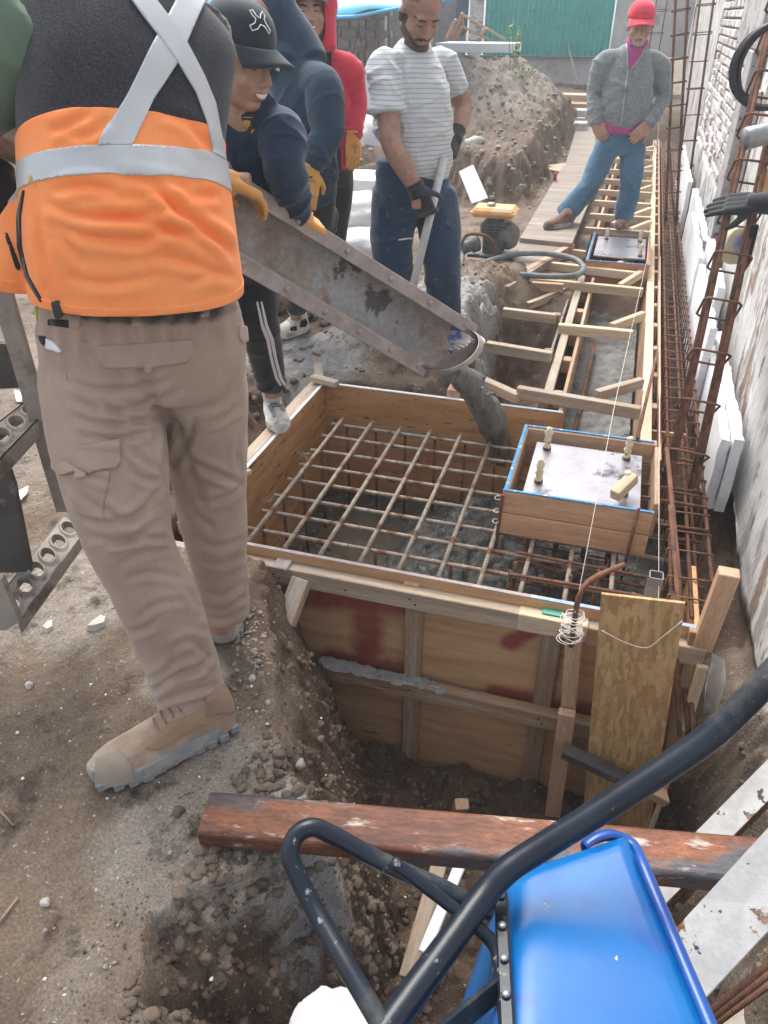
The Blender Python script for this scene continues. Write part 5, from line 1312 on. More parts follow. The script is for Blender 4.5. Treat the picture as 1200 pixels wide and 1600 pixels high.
# ------------------------------------------------------------------ things hung by the wall
hc = py(1206, 104, 4.35)
co = thing('hose_coil', hc, 'coiled black hose hanging on the whitewashed wall', 'hose')
for k in range(6):
    r_ = .150 + .011 * (k % 3); tube('loop', [(hc[0] + (r_ - .012 * (k % 2)) * math.cos(a), hc[1] - .013 * (k // 2) + .004 * math.sin(3 * a + k), hc[2] + (r_ - .008 * (k % 3)) * math.sin(a) * 1.08) for a in np.linspace(0, 2 * math.pi, 41)[:-1]], .0115, G['black_rubber'], co, 8, True)
rod('peg', (hc[0] - .02, hc[1] - .03, hc[2] + .145), (.74, hc[1] - .03, hc[2] + .16), .008, G['rebar'], co)
def hand_vf(M, curl, spread=.12, s=1., thumb=.6):
    """palm and five fingers as overlapping closed tubes; M maps hand space (x along fingers, y to the thumb side, z out of the back)"""
    P = []
    def chain(pts, rad): P.append(tube_vf([M @ Vector(p) for p in pts], rad, 10))
    for k, y in enumerate((-.030, -.010, .010, .030)):
        chain([Vector((-.02, y * .7, 0)) * s, Vector((.03, y * .95, .003)) * s, Vector((.085, y, .002)) * s, Vector((.092, y, 0)) * s], [.014 * s, .0165 * s, .0145 * s, .009 * s])
    for k, (y, L) in enumerate([(-.031, .062), (-.0105, .078), (.0105, .084), (.031, .074)]):
        c = curl if not hasattr(curl, '__len__') else curl[k]
        a = 0; p = Vector((.078, y, 0)); pts = [Vector((.06, y * .95, 0))]; rad = [.0105]; dirx = Vector((1, y * spread * 8, 0)).normalized()
        for seg, f in enumerate((.44, .32, .24)):
            pts.append(p.copy()); rad.append(.0102 - .0009 * seg)
            a += c * (.75 if seg == 0 else 1.); p = p + (dirx * math.cos(a) + Vector((0, 0, -1)) * math.sin(a)) * L * f
        pts.append(p.copy()); rad.append(.0068)
        chain([q_ * s for q_ in pts], [r_ * s for r_ in rad])
    tp = [Vector((.005, .022, -.004)), Vector((.03, .046, -.012)), Vector((.055, .060 + .01 * (1 - thumb), -.02 - .02 * thumb)), Vector((.082, .058 + .02 * (1 - thumb), -.028 - .028 * thumb))]
    chain([q_ * s for q_ in tp], [.015 * s, .0135 * s, .011 * s, .0075 * s])
    return P
def hand_frame(wrist, along, back):
    x = Vector(along).normalized(); z = Vector(back); z = (z - x * z.dot(x)).normalized(); y = z.cross(x)
    return Matrix(((x.x, y.x, z.x, wrist[0]), (x.y, y.y, z.y, wrist[1]), (x.z, y.z, z.z, wrist[2]), (0, 0, 0, 1)))
gw = py(1180, 318, 3.75)
HM = hand_frame(gw, Vector(py(1100, 322, 3.8) - gw), (-.3, -.5, .8))
V, F = join(hand_vf(HM, .12, .05, 1.3, .2) + [tube_vf([HM @ Vector((-.10, 0, 0)), HM @ Vector((-.03, 0, 0)), HM @ Vector((.03, 0, 0))], [.055, .045, .04], 14)])
_glove_job = (V, F)
ct = thing('tin_can', py(1178, 218, 4.05), 'bent zinc tin hung on the leaning cage below the hose coil', 'can')
lathe('body', [(.045, -.06), (.048, -.05), (.046, .0), (.048, .05), (.046, .06)], G['zinc'], ct, py(1185, 212, 4.02), (1, .3, .25), 18)
ot = tag(slab('orange_tool', py(1196, 285, 3.95) + np.array([-.02, 0, -.06]), py(1196, 285, 3.95) + np.array([.12, .06, .05]), G['tank'], None, .012), 'orange tool handle behind the black glove at the right edge', 'tool')
rl = py(1150, 385, 3.85)
rt_ = thing('tape_roll', rl, 'cream tape roll hung between the bars of the leaning cage', 'tape roll')
lathe('roll', [(.035, -.025), (.075, -.025), (.078, -.02), (.078, .02), (.075, .025), (.035, .025)], mat('cream_tape', (.66, .60, .42), (.72, .67, .5), scale=20), rt_, rl, (.55, -.7, .3), 26)
lathe('label', [(.030, -.028), (.045, -.0275), (.045, .0275), (.030, .028)], mat('tape_label', (.55, .55, .6), (.2, .3, .55), scale=50), rt_, rl, (.55, -.7, .3), 22)
tag(slab('black_clip', py(1165, 385, 3.7) + np.array([0, 0, -.09]), py(1165, 385, 3.7) + np.array([.035, .03, .09]), G['black_cloth'], None, .006), 'black strap block on the leaning cage beside the tape roll', 'strap')
# ------------------------------------------------------------------ tools for bodies and clothes
def pix(V):
    v = np.asarray(V) - _C; z = v @ _fw; return np.column_stack([600 + 1180 * (v @ _rt) / z, 800 - 1180 * (v @ _up) / z]), z
class Shape:
    def __init__(s, V, Q):
        s.V = V; s.Q = Q; s.calc()
    def calc(s):
        V, Q = s.V, s.Q
        fn = np.cross(V[Q[:, 2]] - V[Q[:, 0]], V[Q[:, 3]] - V[Q[:, 1]]); N = np.zeros_like(V)
        for k in range(4): np.add.at(N, Q[:, k], fn)
        s.N = N / (np.linalg.norm(N, axis=1)[:, None] + 1e-12)
    def push(s, d): s.V = s.V + s.N * np.asarray(d)[:, None]; s.calc(); return s
    def smooth(s, it=1, lam=.5):
        E_ = np.concatenate([s.Q[:, [0, 1]], s.Q[:, [1, 2]], s.Q[:, [2, 3]], s.Q[:, [3, 0]]])
        n = len(s.V); deg = np.zeros(n); np.add.at(deg, E_[:, 0], 1); np.add.at(deg, E_[:, 1], 1)
        for _ in range(it):
            A = np.zeros_like(s.V)
            for c in range(3): A[:, c] = np.bincount(E_[:, 0], s.V[E_[:, 1], c], n) + np.bincount(E_[:, 1], s.V[E_[:, 0], c], n)
            s.V = s.V * (1 - lam) + lam * A / np.maximum(deg, 1)[:, None]
        s.calc(); return s
    def obj(s, name, m, parent):
        return mk(name, s.V, s.Q, m, parent, True)
    def hit(s, x, y, r=14):
        p, z = pix(s.V); k = np.hypot(p[:, 0] - x, p[:, 1] - y) < r; k &= (s.N @ _fw) < .2
        if not k.any(): return None
        zz = z[k].min(); kk = k & (z < zz + .06); return s.V[kk].mean(0)
def remesh(parts, voxel, smooth=2, lam=.5):
    V, F = join(parts)
    me_ = bpy.data.meshes.new('t'); me_.from_pydata(V.tolist(), [], F); me_.update()
    bm = bmesh.new(); bm.from_mesh(me_); bmesh.ops.recalc_face_normals(bm, faces=bm.faces); bm.to_mesh(me_); bm.free()
    ob = bpy.data.objects.new('t', me_); COL.objects.link(ob)
    md = ob.modifiers.new('r', 'REMESH'); md.mode = 'VOXEL'; md.voxel_size = voxel
    ev = ob.evaluated_get(bpy.context.evaluated_depsgraph_get()); m2 = ev.to_mesh()
    n = len(m2.vertices); VV = np.empty(n * 3, np.float32); m2.vertices.foreach_get('co', VV); VV = VV.reshape(-1, 3).astype(float)
    Q = np.empty(len(m2.loops), np.int32); m2.loops.foreach_get('vertex_index', Q); Q = Q.reshape(-1, 4).astype(int)
    ev.to_mesh_clear(); bpy.data.objects.remove(ob); bpy.data.meshes.remove(me_)
    s = Shape(VV, Q)
    if smooth: s.smooth(smooth, lam)
    return s
def clip(V, N, T, f):
    """keep the part of a triangle soup where f >= 0, cutting triangles cleanly"""
    pos = f >= 0; c = pos[T].sum(1); keep = T[c == 3]; mix = T[(c > 0) & (c < 3)]
    V = list(map(tuple, V)); N = list(map(tuple, N)); new = {}; out = []
    def cut(a, b):
        k = (a, b) if a < b else (b, a)
        if k not in new:
            t = f[k[0]] / (f[k[0]] - f[k[1]]); A, B = np.array(V[k[0]]), np.array(V[k[1]])
            new[k] = len(V); V.append(tuple(A + (B - A) * t)); N.append(tuple(np.array(N[k[0]]) * (1 - t) + np.array(N[k[1]]) * t))
        return new[k]
    for tri in mix:
        poly = []
        for i in range(3):
            a, b = int(tri[i]), int(tri[(i + 1) % 3])
            if f[a] >= 0: poly.append(a)
            if (f[a] >= 0) != (f[b] >= 0): poly.append(cut(a, b))
        for i in range(1, len(poly) - 1): out.append((poly[0], poly[i], poly[i + 1]))
    T2 = np.concatenate([keep, np.array(out, int).reshape(-1, 3)]) if len(out) else keep
    return np.array(V), np.array(N), T2
def patch(s, funcs, off, name, m, parent, thick=None, label=None, single=True):
    """a piece of cloth lying on a shape: the region where all functions are >= 0, standing 'off' proud of it"""
    V, N = s.V, s.N; Q = s.Q; T = np.concatenate([Q[:, [0, 1, 2]], Q[:, [0, 2, 3]]])
    for fn in funcs:
        f = fn(V, N)
        if len(T) == 0: return None
        u = np.unique(T); mp = -np.ones(len(V), int); mp[u] = np.arange(len(u)); V, N, f, T = V[u], N[u], f[u], mp[T]
        V, N, T = clip(V, N, T, f)
    if len(T) == 0: return None
    u = np.unique(T); mp = -np.ones(len(V), int); mp[u] = np.arange(len(u)); V, N, T = V[u], N[u], mp[T]
    if single:                                   # keep only the largest piece
        lab = np.arange(len(V))
        for _ in range(400):
            m_ = lab[T].min(1); new = lab.copy(); np.minimum.at(new, T.ravel(), np.repeat(m_, 3))
            new = new[new]
            if (new == lab).all(): break
            lab = new
        ids, ct = np.unique(lab[T[:, 0]], return_counts=True); T = T[lab[T[:, 0]] == ids[ct.argmax()]]
        u = np.unique(T); mp = -np.ones(len(V), int); mp[u] = np.arange(len(u)); V, N, T = V[u], N[u], mp[T]
    ed = np.concatenate([T[:, [0, 1]], T[:, [1, 2]], T[:, [2, 0]]]); ks = np.sort(ed, 1); key = ks[:, 0] * (len(V) + 1) + ks[:, 1]
    uq, cnt = np.unique(key, return_counts=True); bd = ed[np.isin(key, uq[cnt == 1])]
    top = V + N * off; bi = np.unique(bd); low = V[bi] + N[bi] * (off - (thick or off * 1.6)); bm_ = -np.ones(len(V), int); bm_[bi] = np.arange(len(bi)) + len(V)
    F = [tuple(t) for t in T] + [(b, a, bm_[a], bm_[b]) for a, b in bd]
    o = mk(name, np.concatenate([top, low]), F, m, parent, True)
    if label: o['label'] = label
    return o
def in_poly(pts, face=.25):
    """signed distance (picture units) to a polygon sighted on the side of the body turned to us"""
    P = np.array(pts, float)
    def fn(V, N):
        q, z = pix(V); d = np.full(len(q), 1e9); ins = np.zeros(len(q), bool); n = len(P)
        for i in range(n):
            a, b = P[i], P[(i + 1) % n]; e = b - a; w = q - a; t = np.clip((w @ e) / (e @ e), 0, 1); d = np.minimum(d, np.hypot(*(w - t[:, None] * e).T))
            cr = ((a[1] > q[:, 1]) != (b[1] > q[:, 1])) & (q[:, 0] < (b[0] - a[0]) * (q[:, 1] - a[1]) / (b[1] - a[1] + 1e-12) + a[0]); ins ^= cr
        return np.where(ins, d, -d)
    def fc(V, N):
        d = V - _C; d = d / np.linalg.norm(d, axis=1)[:, None]; return face - np.einsum('ij,ij->i', N, d)
    return [fc, fn]
def above(p0, p1, p2, side=(0, 0, 1)):
    n = np.cross(p1 - p0, p2 - p0); n /= np.linalg.norm(n); n = n if n @ np.array(side) > 0 else -n
    return lambda V, N: (V - p0) @ n
def neg(f): return lambda V, N: -f(V, N)
def etube(C, S, A, B, n=26, ex=2.3, k=5):
    """lofted trunk: centres C, side vectors S, half widths A (side) and B (front/back)"""
    C = spline(C, k); S = spline(S, k); A = [x[0] for x in spline([(a, 0, 0) for a in A], k)]; B = [x[0] for x in spline([(b, 0, 0) for b in B], k)]
    V = []; F = []; m_ = len(C)
    for i in range(m_):
        t = C[min(i + 1, m_ - 1)] - C[max(i - 1, 0)]; t /= np.linalg.norm(t); s = S[i] - t * (S[i] @ t); s /= np.linalg.norm(s); f = np.cross(t, s)
        for j in range(n):
            a = 2 * math.pi * j / n; c, q = math.cos(a), math.sin(a); V.append(C[i] + s * A[i] * abs(c) ** (2 / ex) * np.sign(c) + f * B[i] * abs(q) ** (2 / ex) * np.sign(q))
    for i in range(m_ - 1):
        for j in range(n): F.append((i * n + j, i * n + (j + 1) % n, (i + 1) * n + (j + 1) % n, (i + 1) * n + j))
    F += [tuple(range(n - 1, -1, -1)), tuple((m_ - 1) * n + j for j in range(n))]
    return np.array(V), F
def limb(P, Rr, k=5, n=18):
    P2 = spline(P, k); R2 = [x[0] for x in spline([(r, 0, 0) for r in Rr], k)]
    return tube_vf(P2, R2, n)
def ell(c, r, M=None, sub=3):
    bm = bmesh.new(); bmesh.ops.create_icosphere(bm, subdivisions=sub, radius=1); V = np.array([tuple(v.co) for v in bm.verts]) * np.array(r); F = [tuple(v.index for v in f.verts) for f in bm.faces]; bm.free()
    V = V + np.array(c)
    if M is not None: V = V @ np.array(M.to_3x3()).T + np.array(M.translation)
    return V, F
def folds(s, a, b, amp, fr=18., seed=0, peaks=None, lo=5., tilt=0.):
    """drape: creases running around the line a-b, strongest near the given stations"""
    a, b = np.array(a), np.array(b); ax = b - a; L = np.linalg.norm(ax); ax /= L; w = s.V - a; t = w @ ax; pr = w - t[:, None] * ax
    u = t + tilt * (pr @ np.cross(ax, [0.3, .9, .1]))
    wp_ = fbm(s.V * 4, 2, seed + 9) * .05
    q = np.column_stack([pr[:, 0] * lo, pr[:, 1] * lo, (u + wp_) * fr]); q[:, 2] += pr[:, 2] * lo
    r = (1 - np.abs(fbm(q, 2, seed))) ** 7 - .25
    m = np.ones(len(t)) if peaks is None else sum(h * np.exp(-((t / L - c) / wd) ** 2) for c, wd, h in peaks)
    m = m * sm(-.12, 0, t / L) * (1 - sm(1.0, 1.12, t / L)); rad = np.linalg.norm(pr, axis=1); m = m * (rad < .30)
    return amp * r * m
def creases(s, lines, amp, w, face=-.05):
    """press drawn creases into the cloth: a valley with a soft ridge beside it, fading out at both ends"""
    q, z = pix(s.V); dv = s.V - _C; dv /= np.linalg.norm(dv, axis=1)[:, None]; fc = sm(face, face - .45, np.einsum('ij,ij->i', s.N, dv)); out = np.zeros(len(q))
    for ln_ in lines:
        k_ = 1.
        if isinstance(ln_[0], (int, float)): k_, ln_ = ln_[0], ln_[1:]
        P = np.array(spline([(x, y, 0) for x, y in ln_], 5))[:, :2]; n = len(P); best = np.full(len(q), 1e9); sg = np.zeros(len(q)); tt_ = np.zeros(len(q))
        bb = (q[:, 0] > P[:, 0].min() - 6 * w) & (q[:, 0] < P[:, 0].max() + 6 * w) & (q[:, 1] > P[:, 1].min() - 6 * w) & (q[:, 1] < P[:, 1].max() + 6 * w); ix = np.where(bb)[0]
        if len(ix) == 0: continue
        qq = q[ix]; be = np.full(len(ix), 1e9); si = np.zeros(len(ix)); ti = np.zeros(len(ix))
        for i in range(n - 1):
            e = P[i + 1] - P[i]; L2 = e @ e + 1e-9; wv = qq - P[i]; t = np.clip((wv @ e) / L2, 0, 1); r = wv - t[:, None] * e; d = np.hypot(r[:, 0], r[:, 1]); m = d < be
            be[m] = d[m]; si[m] = np.sign(e[0] * wv[m, 1] - e[1] * wv[m, 0]); ti[m] = (i + t[m]) / (n - 1)
        sd__ = be * si; fade = np.sin(np.pi * np.clip(ti, 0, 1)) ** .6 * np.exp(-(np.maximum(0, be - 2.5 * w) / w) ** 2)
        out[ix] += k_ * fade * (-1.0 * np.exp(-(sd__ / w) ** 2) + .75 * np.exp(-((sd__ - 1.7 * w) / (1.3 * w)) ** 2) + .55 * np.exp(-((sd__ + 1.7 * w) / (1.5 * w)) ** 2))
    return amp * out * fc
def head_M(c, fwd, up):
    f = Vector(fwd).normalized(); u = Vector(up); u = (u - f * u.dot(f)).normalized(); r = f.cross(u)
    return Matrix(((r.x, f.x, u.x, c[0]), (r.y, f.y, u.y, c[1]), (r.z, f.z, u.z, c[2]), (0, 0, 0, 1)))
def head_parts(M, s=1., smile=0, fat=1.):
    S = Matrix.Scale(s, 4); M = M @ S; P = []
    def e(c, r): P.append(ell(c, r, M))
    e((0, -.012, .035), (.076, .096, .084)); e((0, .022, -.032), (.062 * fat, .070, .082)); e((0, .052, -.092), (.034 * fat, .030, .023)); e((0, .0, -.06), (.058 * fat, .06, .05))
    for x in (-1, 1):
        e((x * .036, .058, -.034), (.026 * fat, .024, .026)); e((x * .0775, -.006, -.008), (.009, .019, .031)); e((x * .028, .076, .026), (.026, .014, .010))
        e((x * .0115, .096, -.036), (.0085, .012, .0075)); e((x * .031, .0735, .003), (.0150, .0115, .010))
    n_ = tube_vf([M @ Vector((0, .082, .022)), M @ Vector((0, .098, -.012)), M @ Vector((0, .109, -.030)), M @ Vector((0, .098, -.040))], [.0085 * s, .010 * s, .0128 * s, .008 * s], 10); P.append(n_)
    e((0, .084, -.061 + .002 * smile), (.026 + .007 * smile, .011, .0062)); e((0, .083, -.0725), (.022 + .006 * smile, .0115, .0068))
    return P
def face_bits(s, M, sc, parent, brow=True, look=(0, 0), teeth=False, closed=False, lip=True, mb='hair'):
    """eyes, brows and lips as small pieces fitted on the face"""
    Mi = np.array((M @ Matrix.Scale(sc, 4)).inverted())
    def loc(V): return V @ Mi[:3, :3].T + Mi[:3, 3]
    def reg(cx, cz, rx, rz, x_sign=0, bend=0.):
        def fn(V, N):
            l_ = loc(V); d = 1 - ((l_[:, 0] - cx) / rx) ** 2 - ((l_[:, 2] - cz - bend * ((l_[:, 0] - cx) / rx) ** 2) / rz) ** 2; return np.where(l_[:, 1] > .03, d, -1.)
        return fn
    for x in (-1, 1):
        if not closed:
            e = patch(s, [reg(x * .031, .000, .0135, .0052)], .0007, 'eye', G['eye'], parent, .0012)
            if e is not None: patch(s, [reg(x * .031 + look[0], -.001 + look[1], .0058, .0054)], .0013, 'pupil', G['pupil'], e, .0012)
            patch(s, [reg(x * .031, .0058, .0150, .0020, bend=-.003)], .0018, 'eyelid', G[mb], parent, .002)
        else: patch(s, [reg(x * .031, -.003, .0150, .0028, bend=.003)], .0012, 'eyelid', G[mb], parent, .002)
        if brow: patch(s, [reg(x * .033, .0225, .021, .0048, bend=-.005)], .0022, 'eyebrow', G[mb], parent, .003)
    if lip:
        if teeth:
            patch(s, [reg(0, -.066, .029, .011, bend=.006)], .0008, 'lips', G['lip'], parent, .0012); patch(s, [reg(0, -.0655, .024, .0055, bend=.006)], .0016, 'teeth', G['teeth'], parent, .0012)
        else: patch(s, [reg(0, -.067, .024, .0085)], .0007, 'lips', G['lip'], parent, .0012); patch(s, [reg(0, -.0668, .023, .0014)], .0012, 'mouth_line', G['stubble'], parent, .0012)
    return loc
def cap_parts(M, s, m, parent, brim_len=.075, tilt=0., name='cap'):
    """baseball cap: panelled crown and curved brim"""
    MM = M @ Matrix.Scale(s, 4); V = []; F = []; n = 30; rows = 9
    for i in range(rows + 1):
        t = i / rows; a = t * math.pi / 2
        for j in range(n):
            an = 2 * math.pi * j / n; fr = 1 + .03 * math.sin(an)
            V.append(MM @ Vector((.083 * math.cos(an) * math.cos(a) ** .75, -.010 + .103 * math.sin(an) * math.cos(a) ** .75, .040 + .092 * math.sin(a) ** .9 + tilt * math.sin(an) * .03)))
    for i in range(rows):
        for j in range(n): F.append((i * n + j, i * n + (j + 1) % n, (i + 1) * n + (j + 1) % n, (i + 1) * n + j))
    o = mk(name, [tuple(v) for v in V], F, m, parent, True); so_ = o.modifiers.new('t', 'SOLIDIFY'); so_.thickness = .004
    V = []; F = []; nb = 14
    for r_ in range(5):
        for j in range(nb + 1):
            an = R(28 + (152 - 28) * j / nb); x = math.cos(an); y = math.sin(an); ext = brim_len * (r_ / 4) * (1 - .55 * abs(x) ** 2.4)
            V.append(MM @ Vector((.080 * x * (1 + .02 * r_), -.010 + .100 * y + ext, .044 + tilt * y * .03 - .018 * (r_ / 4) - .030 * x * x * (r_ / 4 + .15))))
    for r_ in range(4):
        for j in range(nb): F.append((r_ * (nb + 1) + j, r_ * (nb + 1) + j + 1, (r_ + 1) * (nb + 1) + j + 1, (r_ + 1) * (nb + 1) + j))
    b = mk('brim', [tuple(v) for v in V], F, m, o, True); so_ = b.modifiers.new('t', 'SOLIDIFY'); so_.thickness = .004
    lathe('button', [(.007, 0), (.006, .004), (.001, .006)], m, o, tuple(MM @ Vector((0, -.01, .131))), tuple(MM.to_3x3() @ Vector((0, 0, 1))), 8)
    return o
def shoe(heel, toe, up, w, m_up, m_sole, parent, h=.10, ank=None, sole_h=.026, name='shoe', lugs=False, laces=None, vox=.005):
    heel, toe = Vector(heel), Vector(toe); d = toe - heel; L = d.length; x = d.normalized(); u = Vector(up); u = (u - x * u.dot(x)).normalized(); y = u.cross(x)
    def P(a, b, c): return heel + x * (a * L) + y * b + u * c
    st = [(.015, .62, .80), (.10, .80, 1.0), (.24, .82, 1.05), (.38, .84, .92), (.52, .93, .72), (.68, 1.0, .58), (.84, .94, .50), (.94, .70, .44), (.995, .34, .34)]
    V = []; F = []; n = 20; hw = w / 2
    for (a, ww, hh) in st:
        for j in range(n):
            an = 2 * math.pi * j / n; c, q = math.cos(an), math.sin(an); top = h * hh
            V.append(P(a, hw * ww * abs(c) ** .8 * np.sign(c), sole_h * .6 + (top if q > 0 else sole_h * .6) * abs(q) ** .9 * np.sign(q)))
    for i in range(len(st) - 1):
        for j in range(n): F.append((i * n + j, i * n + (j + 1) % n, (i + 1) * n + (j + 1) % n, (i + 1) * n + j))
    F += [tuple(range(n - 1, -1, -1)), tuple((len(st) - 1) * n + j for j in range(n))]
    parts = [(np.array([tuple(v) for v in V]), F)]
    if ank is not None: parts.append(limb([P(.20, 0, .04), P(.19, 0, h), Vector(ank) + u * .02], [.042, .046, .05], 4))
    s = remesh(parts, vox, 2); o = s.obj(name, m_up, parent)
    # sole outline
    ol = []
    for k in range(40):
        t = 2 * math.pi * k / 40; a = .5 + .515 * math.cos(t); wd = np.interp(a, [0, .08, .25, .45, .7, .9, 1.0], [.55, .82, .86, .80, 1.0, .80, .45]); ol.append((a, math.copysign(min(1, abs(math.sin(t)) ** .45), math.sin(t)) * hw * wd * 1.13))
    rockr = lambda a: .016 * max(0, (a - .72) / .28) ** 2 + .006 * max(0, (.1 - a) / .1)
    V = []; m_ = len(ol)
    for hh, g in ((0, .96), (.35, 1.0), (1.0, 1.0), (1.25, .97)):
        for a, b in ol: V.append(P(.5 + (a - .5) * g, b * g, sole_h * hh + rockr(a)))
    F = [tuple(range(m_ - 1, -1, -1)), tuple(3 * m_ + j for j in range(m_))] + [(i * m_ + j, i * m_ + (j + 1) % m_, (i + 1) * m_ + (j + 1) % m_, (i + 1) * m_ + j) for i in range(3) for j in range(m_)]
    so_ = fix_normals(mk('sole', [tuple(v) for v in V], F, m_sole, o, False)); so_.data.shade_smooth(); so_.data.set_sharp_from_angle(angle=R(40))
    if lugs:
        for k in range(11):
            a = .04 + .92 * k / 10
            if .36 < a < .44: continue
            for sd__ in (-1, 1):
                wd = np.interp(a, [0, .08, .25, .45, .7, .9, 1.0], [.55, .82, .86, .80, 1.0, .80, .45]) * hw * 1.10
                board('lug', P(a - .034, sd__ * wd * .925, .010 + rockr(a)), P(a + .034, sd__ * wd * .925, .010 + rockr(a)), .012, .024, m_sole, so_, up=tuple(u))
    if laces is not None:
        for k in range(4):
            a = .36 + .055 * k; z = h * np.interp(a, [.24, .38, .52, .68], [1.05, .92, .72, .58]) + sole_h * .6 + .003
            tube('lace', spline([P(a, -.024, z - .008), P(a + .012, 0, z + .003), P(a + .004, .024, z - .008)], 4), .0028, laces, o, 6)
    return s, o
def body_core(J, skin, hands=None, extra=(), vox=.0065, fat=1., hs=1.):
    """the figure under the clothes, one continuous surface: head, neck, trunk, arms with hands, legs"""
    P = list(extra)
    sv = (J['shR'] - J['shL']); hv = (J['hiR'] - J['hiL']); pe = (J['hiL'] + J['hiR']) / 2; sh = (J['shL'] + J['shR']) / 2
    P.append(etube([pe - np.array([0, 0, .06]), pe + (sh - pe) * .35, pe + (sh - pe) * .75, sh], [hv, hv * .6 + sv * .4, sv, sv], [.12 * fat, .115 * fat, .13 * fat, .11], [.08, .08 * fat, .085, .05]))
    P.append(limb([sh - (J['head'] - sh) * .1, sh + (J['head'] - sh) * .45, J['head'] - (J['head'] - sh) * .12], [.062, .056, .054]))
    for k in 'LR':
        P.append(limb([J['sh' + k], (J['sh' + k] + J['el' + k]) / 2, J['el' + k], (J['el' + k] + J['wr' + k]) / 2, J['wr' + k]], [.052 * hs, .048 * hs, .041 * hs, .040 * hs, .028 * hs]))
        P.append(limb([J['hi' + k], (J['hi' + k] + J['kn' + k]) / 2, J['kn' + k], J['kn' + k] * .6 + J['an' + k] * .4, J['an' + k]], [.082, .075, .055, .055, .038]))
        P.append(limb([J['an' + k] + np.array([0, 0, .02]), J['an' + k] - np.array([0, 0, .045])], [.036, .034], 3))
    if hands: P += hands
    return remesh(P, vox, 2)
def person(label, J, extra_label=None):
    c = (J['anL'] + J['anR']) / 2; return thing('person', (c[0], c[1], min(J['anL'][2], J['anR'][2]) - .08), label, 'person')
def joints(d):
    return {k: (pd(*v) if len(v) == 3 else np.array(v[:3], float)) for k, v in d.items()}
def sleeve(a, e, w, r0, r1, r2, n=18, c=None):
    if c is not None: return limb([c * .75 + a * .25, c * .25 + a * .75 - np.array([0, 0, .012]), a * .80 + e * .20, a * .45 + e * .55, e, e * .5 + w * .5, w], [r0 * .72, r0 * .88, r0 * .96, (r0 + r1) / 2 + .004, r1, (r1 + r2) / 2 + .003, r2], 4, n)
    return limb([a, a * .55 + e * .45, e, e * .5 + w * .5, w], [r0, (r0 + r1) / 2 + .004, r1, (r1 + r2) / 2 + .003, r2], 5, n)
def leg(h, k, a, r0, r1, r2): return limb([h + np.array([0, 0, .05]), h, h * .5 + k * .5, k, k * .5 + a * .5, a], [r0 * .55, r0 * .93, (r0 + r1) / 2 + .006, r1, (r1 + r2) / 2 + .004, r2], 6, 22)
o = remesh([_glove_job], .005, 2).obj('work_glove', G['glove_black'], None); tag(o, 'black work glove hung on the leaning cage by the wall', 'glove')
# ------------------------------------------------------------------ worker in the orange vest, seen from behind
J = joints(dict(hiL=(160, 545, 1.60), hiR=(315, 545, 1.68), knL=(198, 815, 1.45), knR=(330, 770, 1.70), anL=(296, 1070, 1.455), anR=(346, 965, 1.74),
                shL=(55, 40, 1.66), shR=(322, 40, 1.84), elL=(-95, 210, 1.62), wrL=(-120, 330, 1.95), elR=(305, 215, 2.08), wrR=(250, 265, 2.32), head=(215, -150, 1.86)))
pp = person('worker in an orange and black safety vest and khaki trousers, seen from behind', J)
HL = hand_frame(J['wrL'], (.2, .9, -.2), (0, 0, 1)); HR = hand_frame(J['wrR'], (-.4, .8, -.2), (0, 0, 1))
hM = head_M(J['head'], (-.55, .8, -.15), (0, .1, 1))
s = body_core(J, None, hand_vf(HL, .5) + hand_vf(HR, .5) + head_parts(hM, 1.05), vox=.008); s.obj('body', G['skin'], pp)
Mi = np.array(hM.inverted())
def hairf(V, N):
    l_ = V @ Mi[:3, :3].T + Mi[:3, 3]; return np.minimum(l_[:, 2] - .0 + .3 * np.maximum(0, l_[:, 1]) * -1, .03 - l_[:, 1] + 1.5 * np.maximum(0, l_[:, 2] - .06)) 
patch(s, [hairf], .006, 'hair', G['hair'], pp, .01)
# trousers
side0 = pd(380, 500, 1.68) - pd(75, 500, 1.56)
pc = pd(226, 470, 1.62); pb = pd(228, 575, 1.63)
parts = [etube([pd(224, 462, 1.62), pd(227, 530, 1.625), pd(230, 590, 1.64), pd(240, 640, 1.63)], [side0] * 4, [.206, .224, .212, .12], [.150, .165, .160, .10]),
         limb([pd(165, 520, 1.60), pd(160, 580, 1.58), pd(164, 650, 1.54), pd(181, 750, 1.47), pd(194, 815, 1.45), pd(216, 875, 1.44), pd(250, 945, 1.44), pd(278, 1020, 1.445), pd(303, 1100, 1.445)], [.09, .130, .132, .118, .105, .095, .097, .094, .094], 5, 24),
         limb([pd(310, 520, 1.68), pd(316, 590, 1.68), pd(320, 650, 1.68), pd(327, 750, 1.69), pd(337, 850, 1.715), pd(346, 910, 1.73), pd(352, 955, 1.745)], [.08, .105, .106, .096, .085, .078, .076], 5, 24),
         ell(pd(168, 600, 1.56), (.115, .11, .12)), ell(pd(302, 600, 1.63), (.10, .10, .11))]
t = remesh(parts, .0058, 5)
p = t.V
def cr(o, sc, *ls): return [tuple([l_[0]] if isinstance(l_[0], (int, float)) else []) + tuple((o[0] + x / sc, o[1] + y / sc) for x, y in (l_[1:] if isinstance(l_[0], (int, float)) else l_)) for l_ in ls]
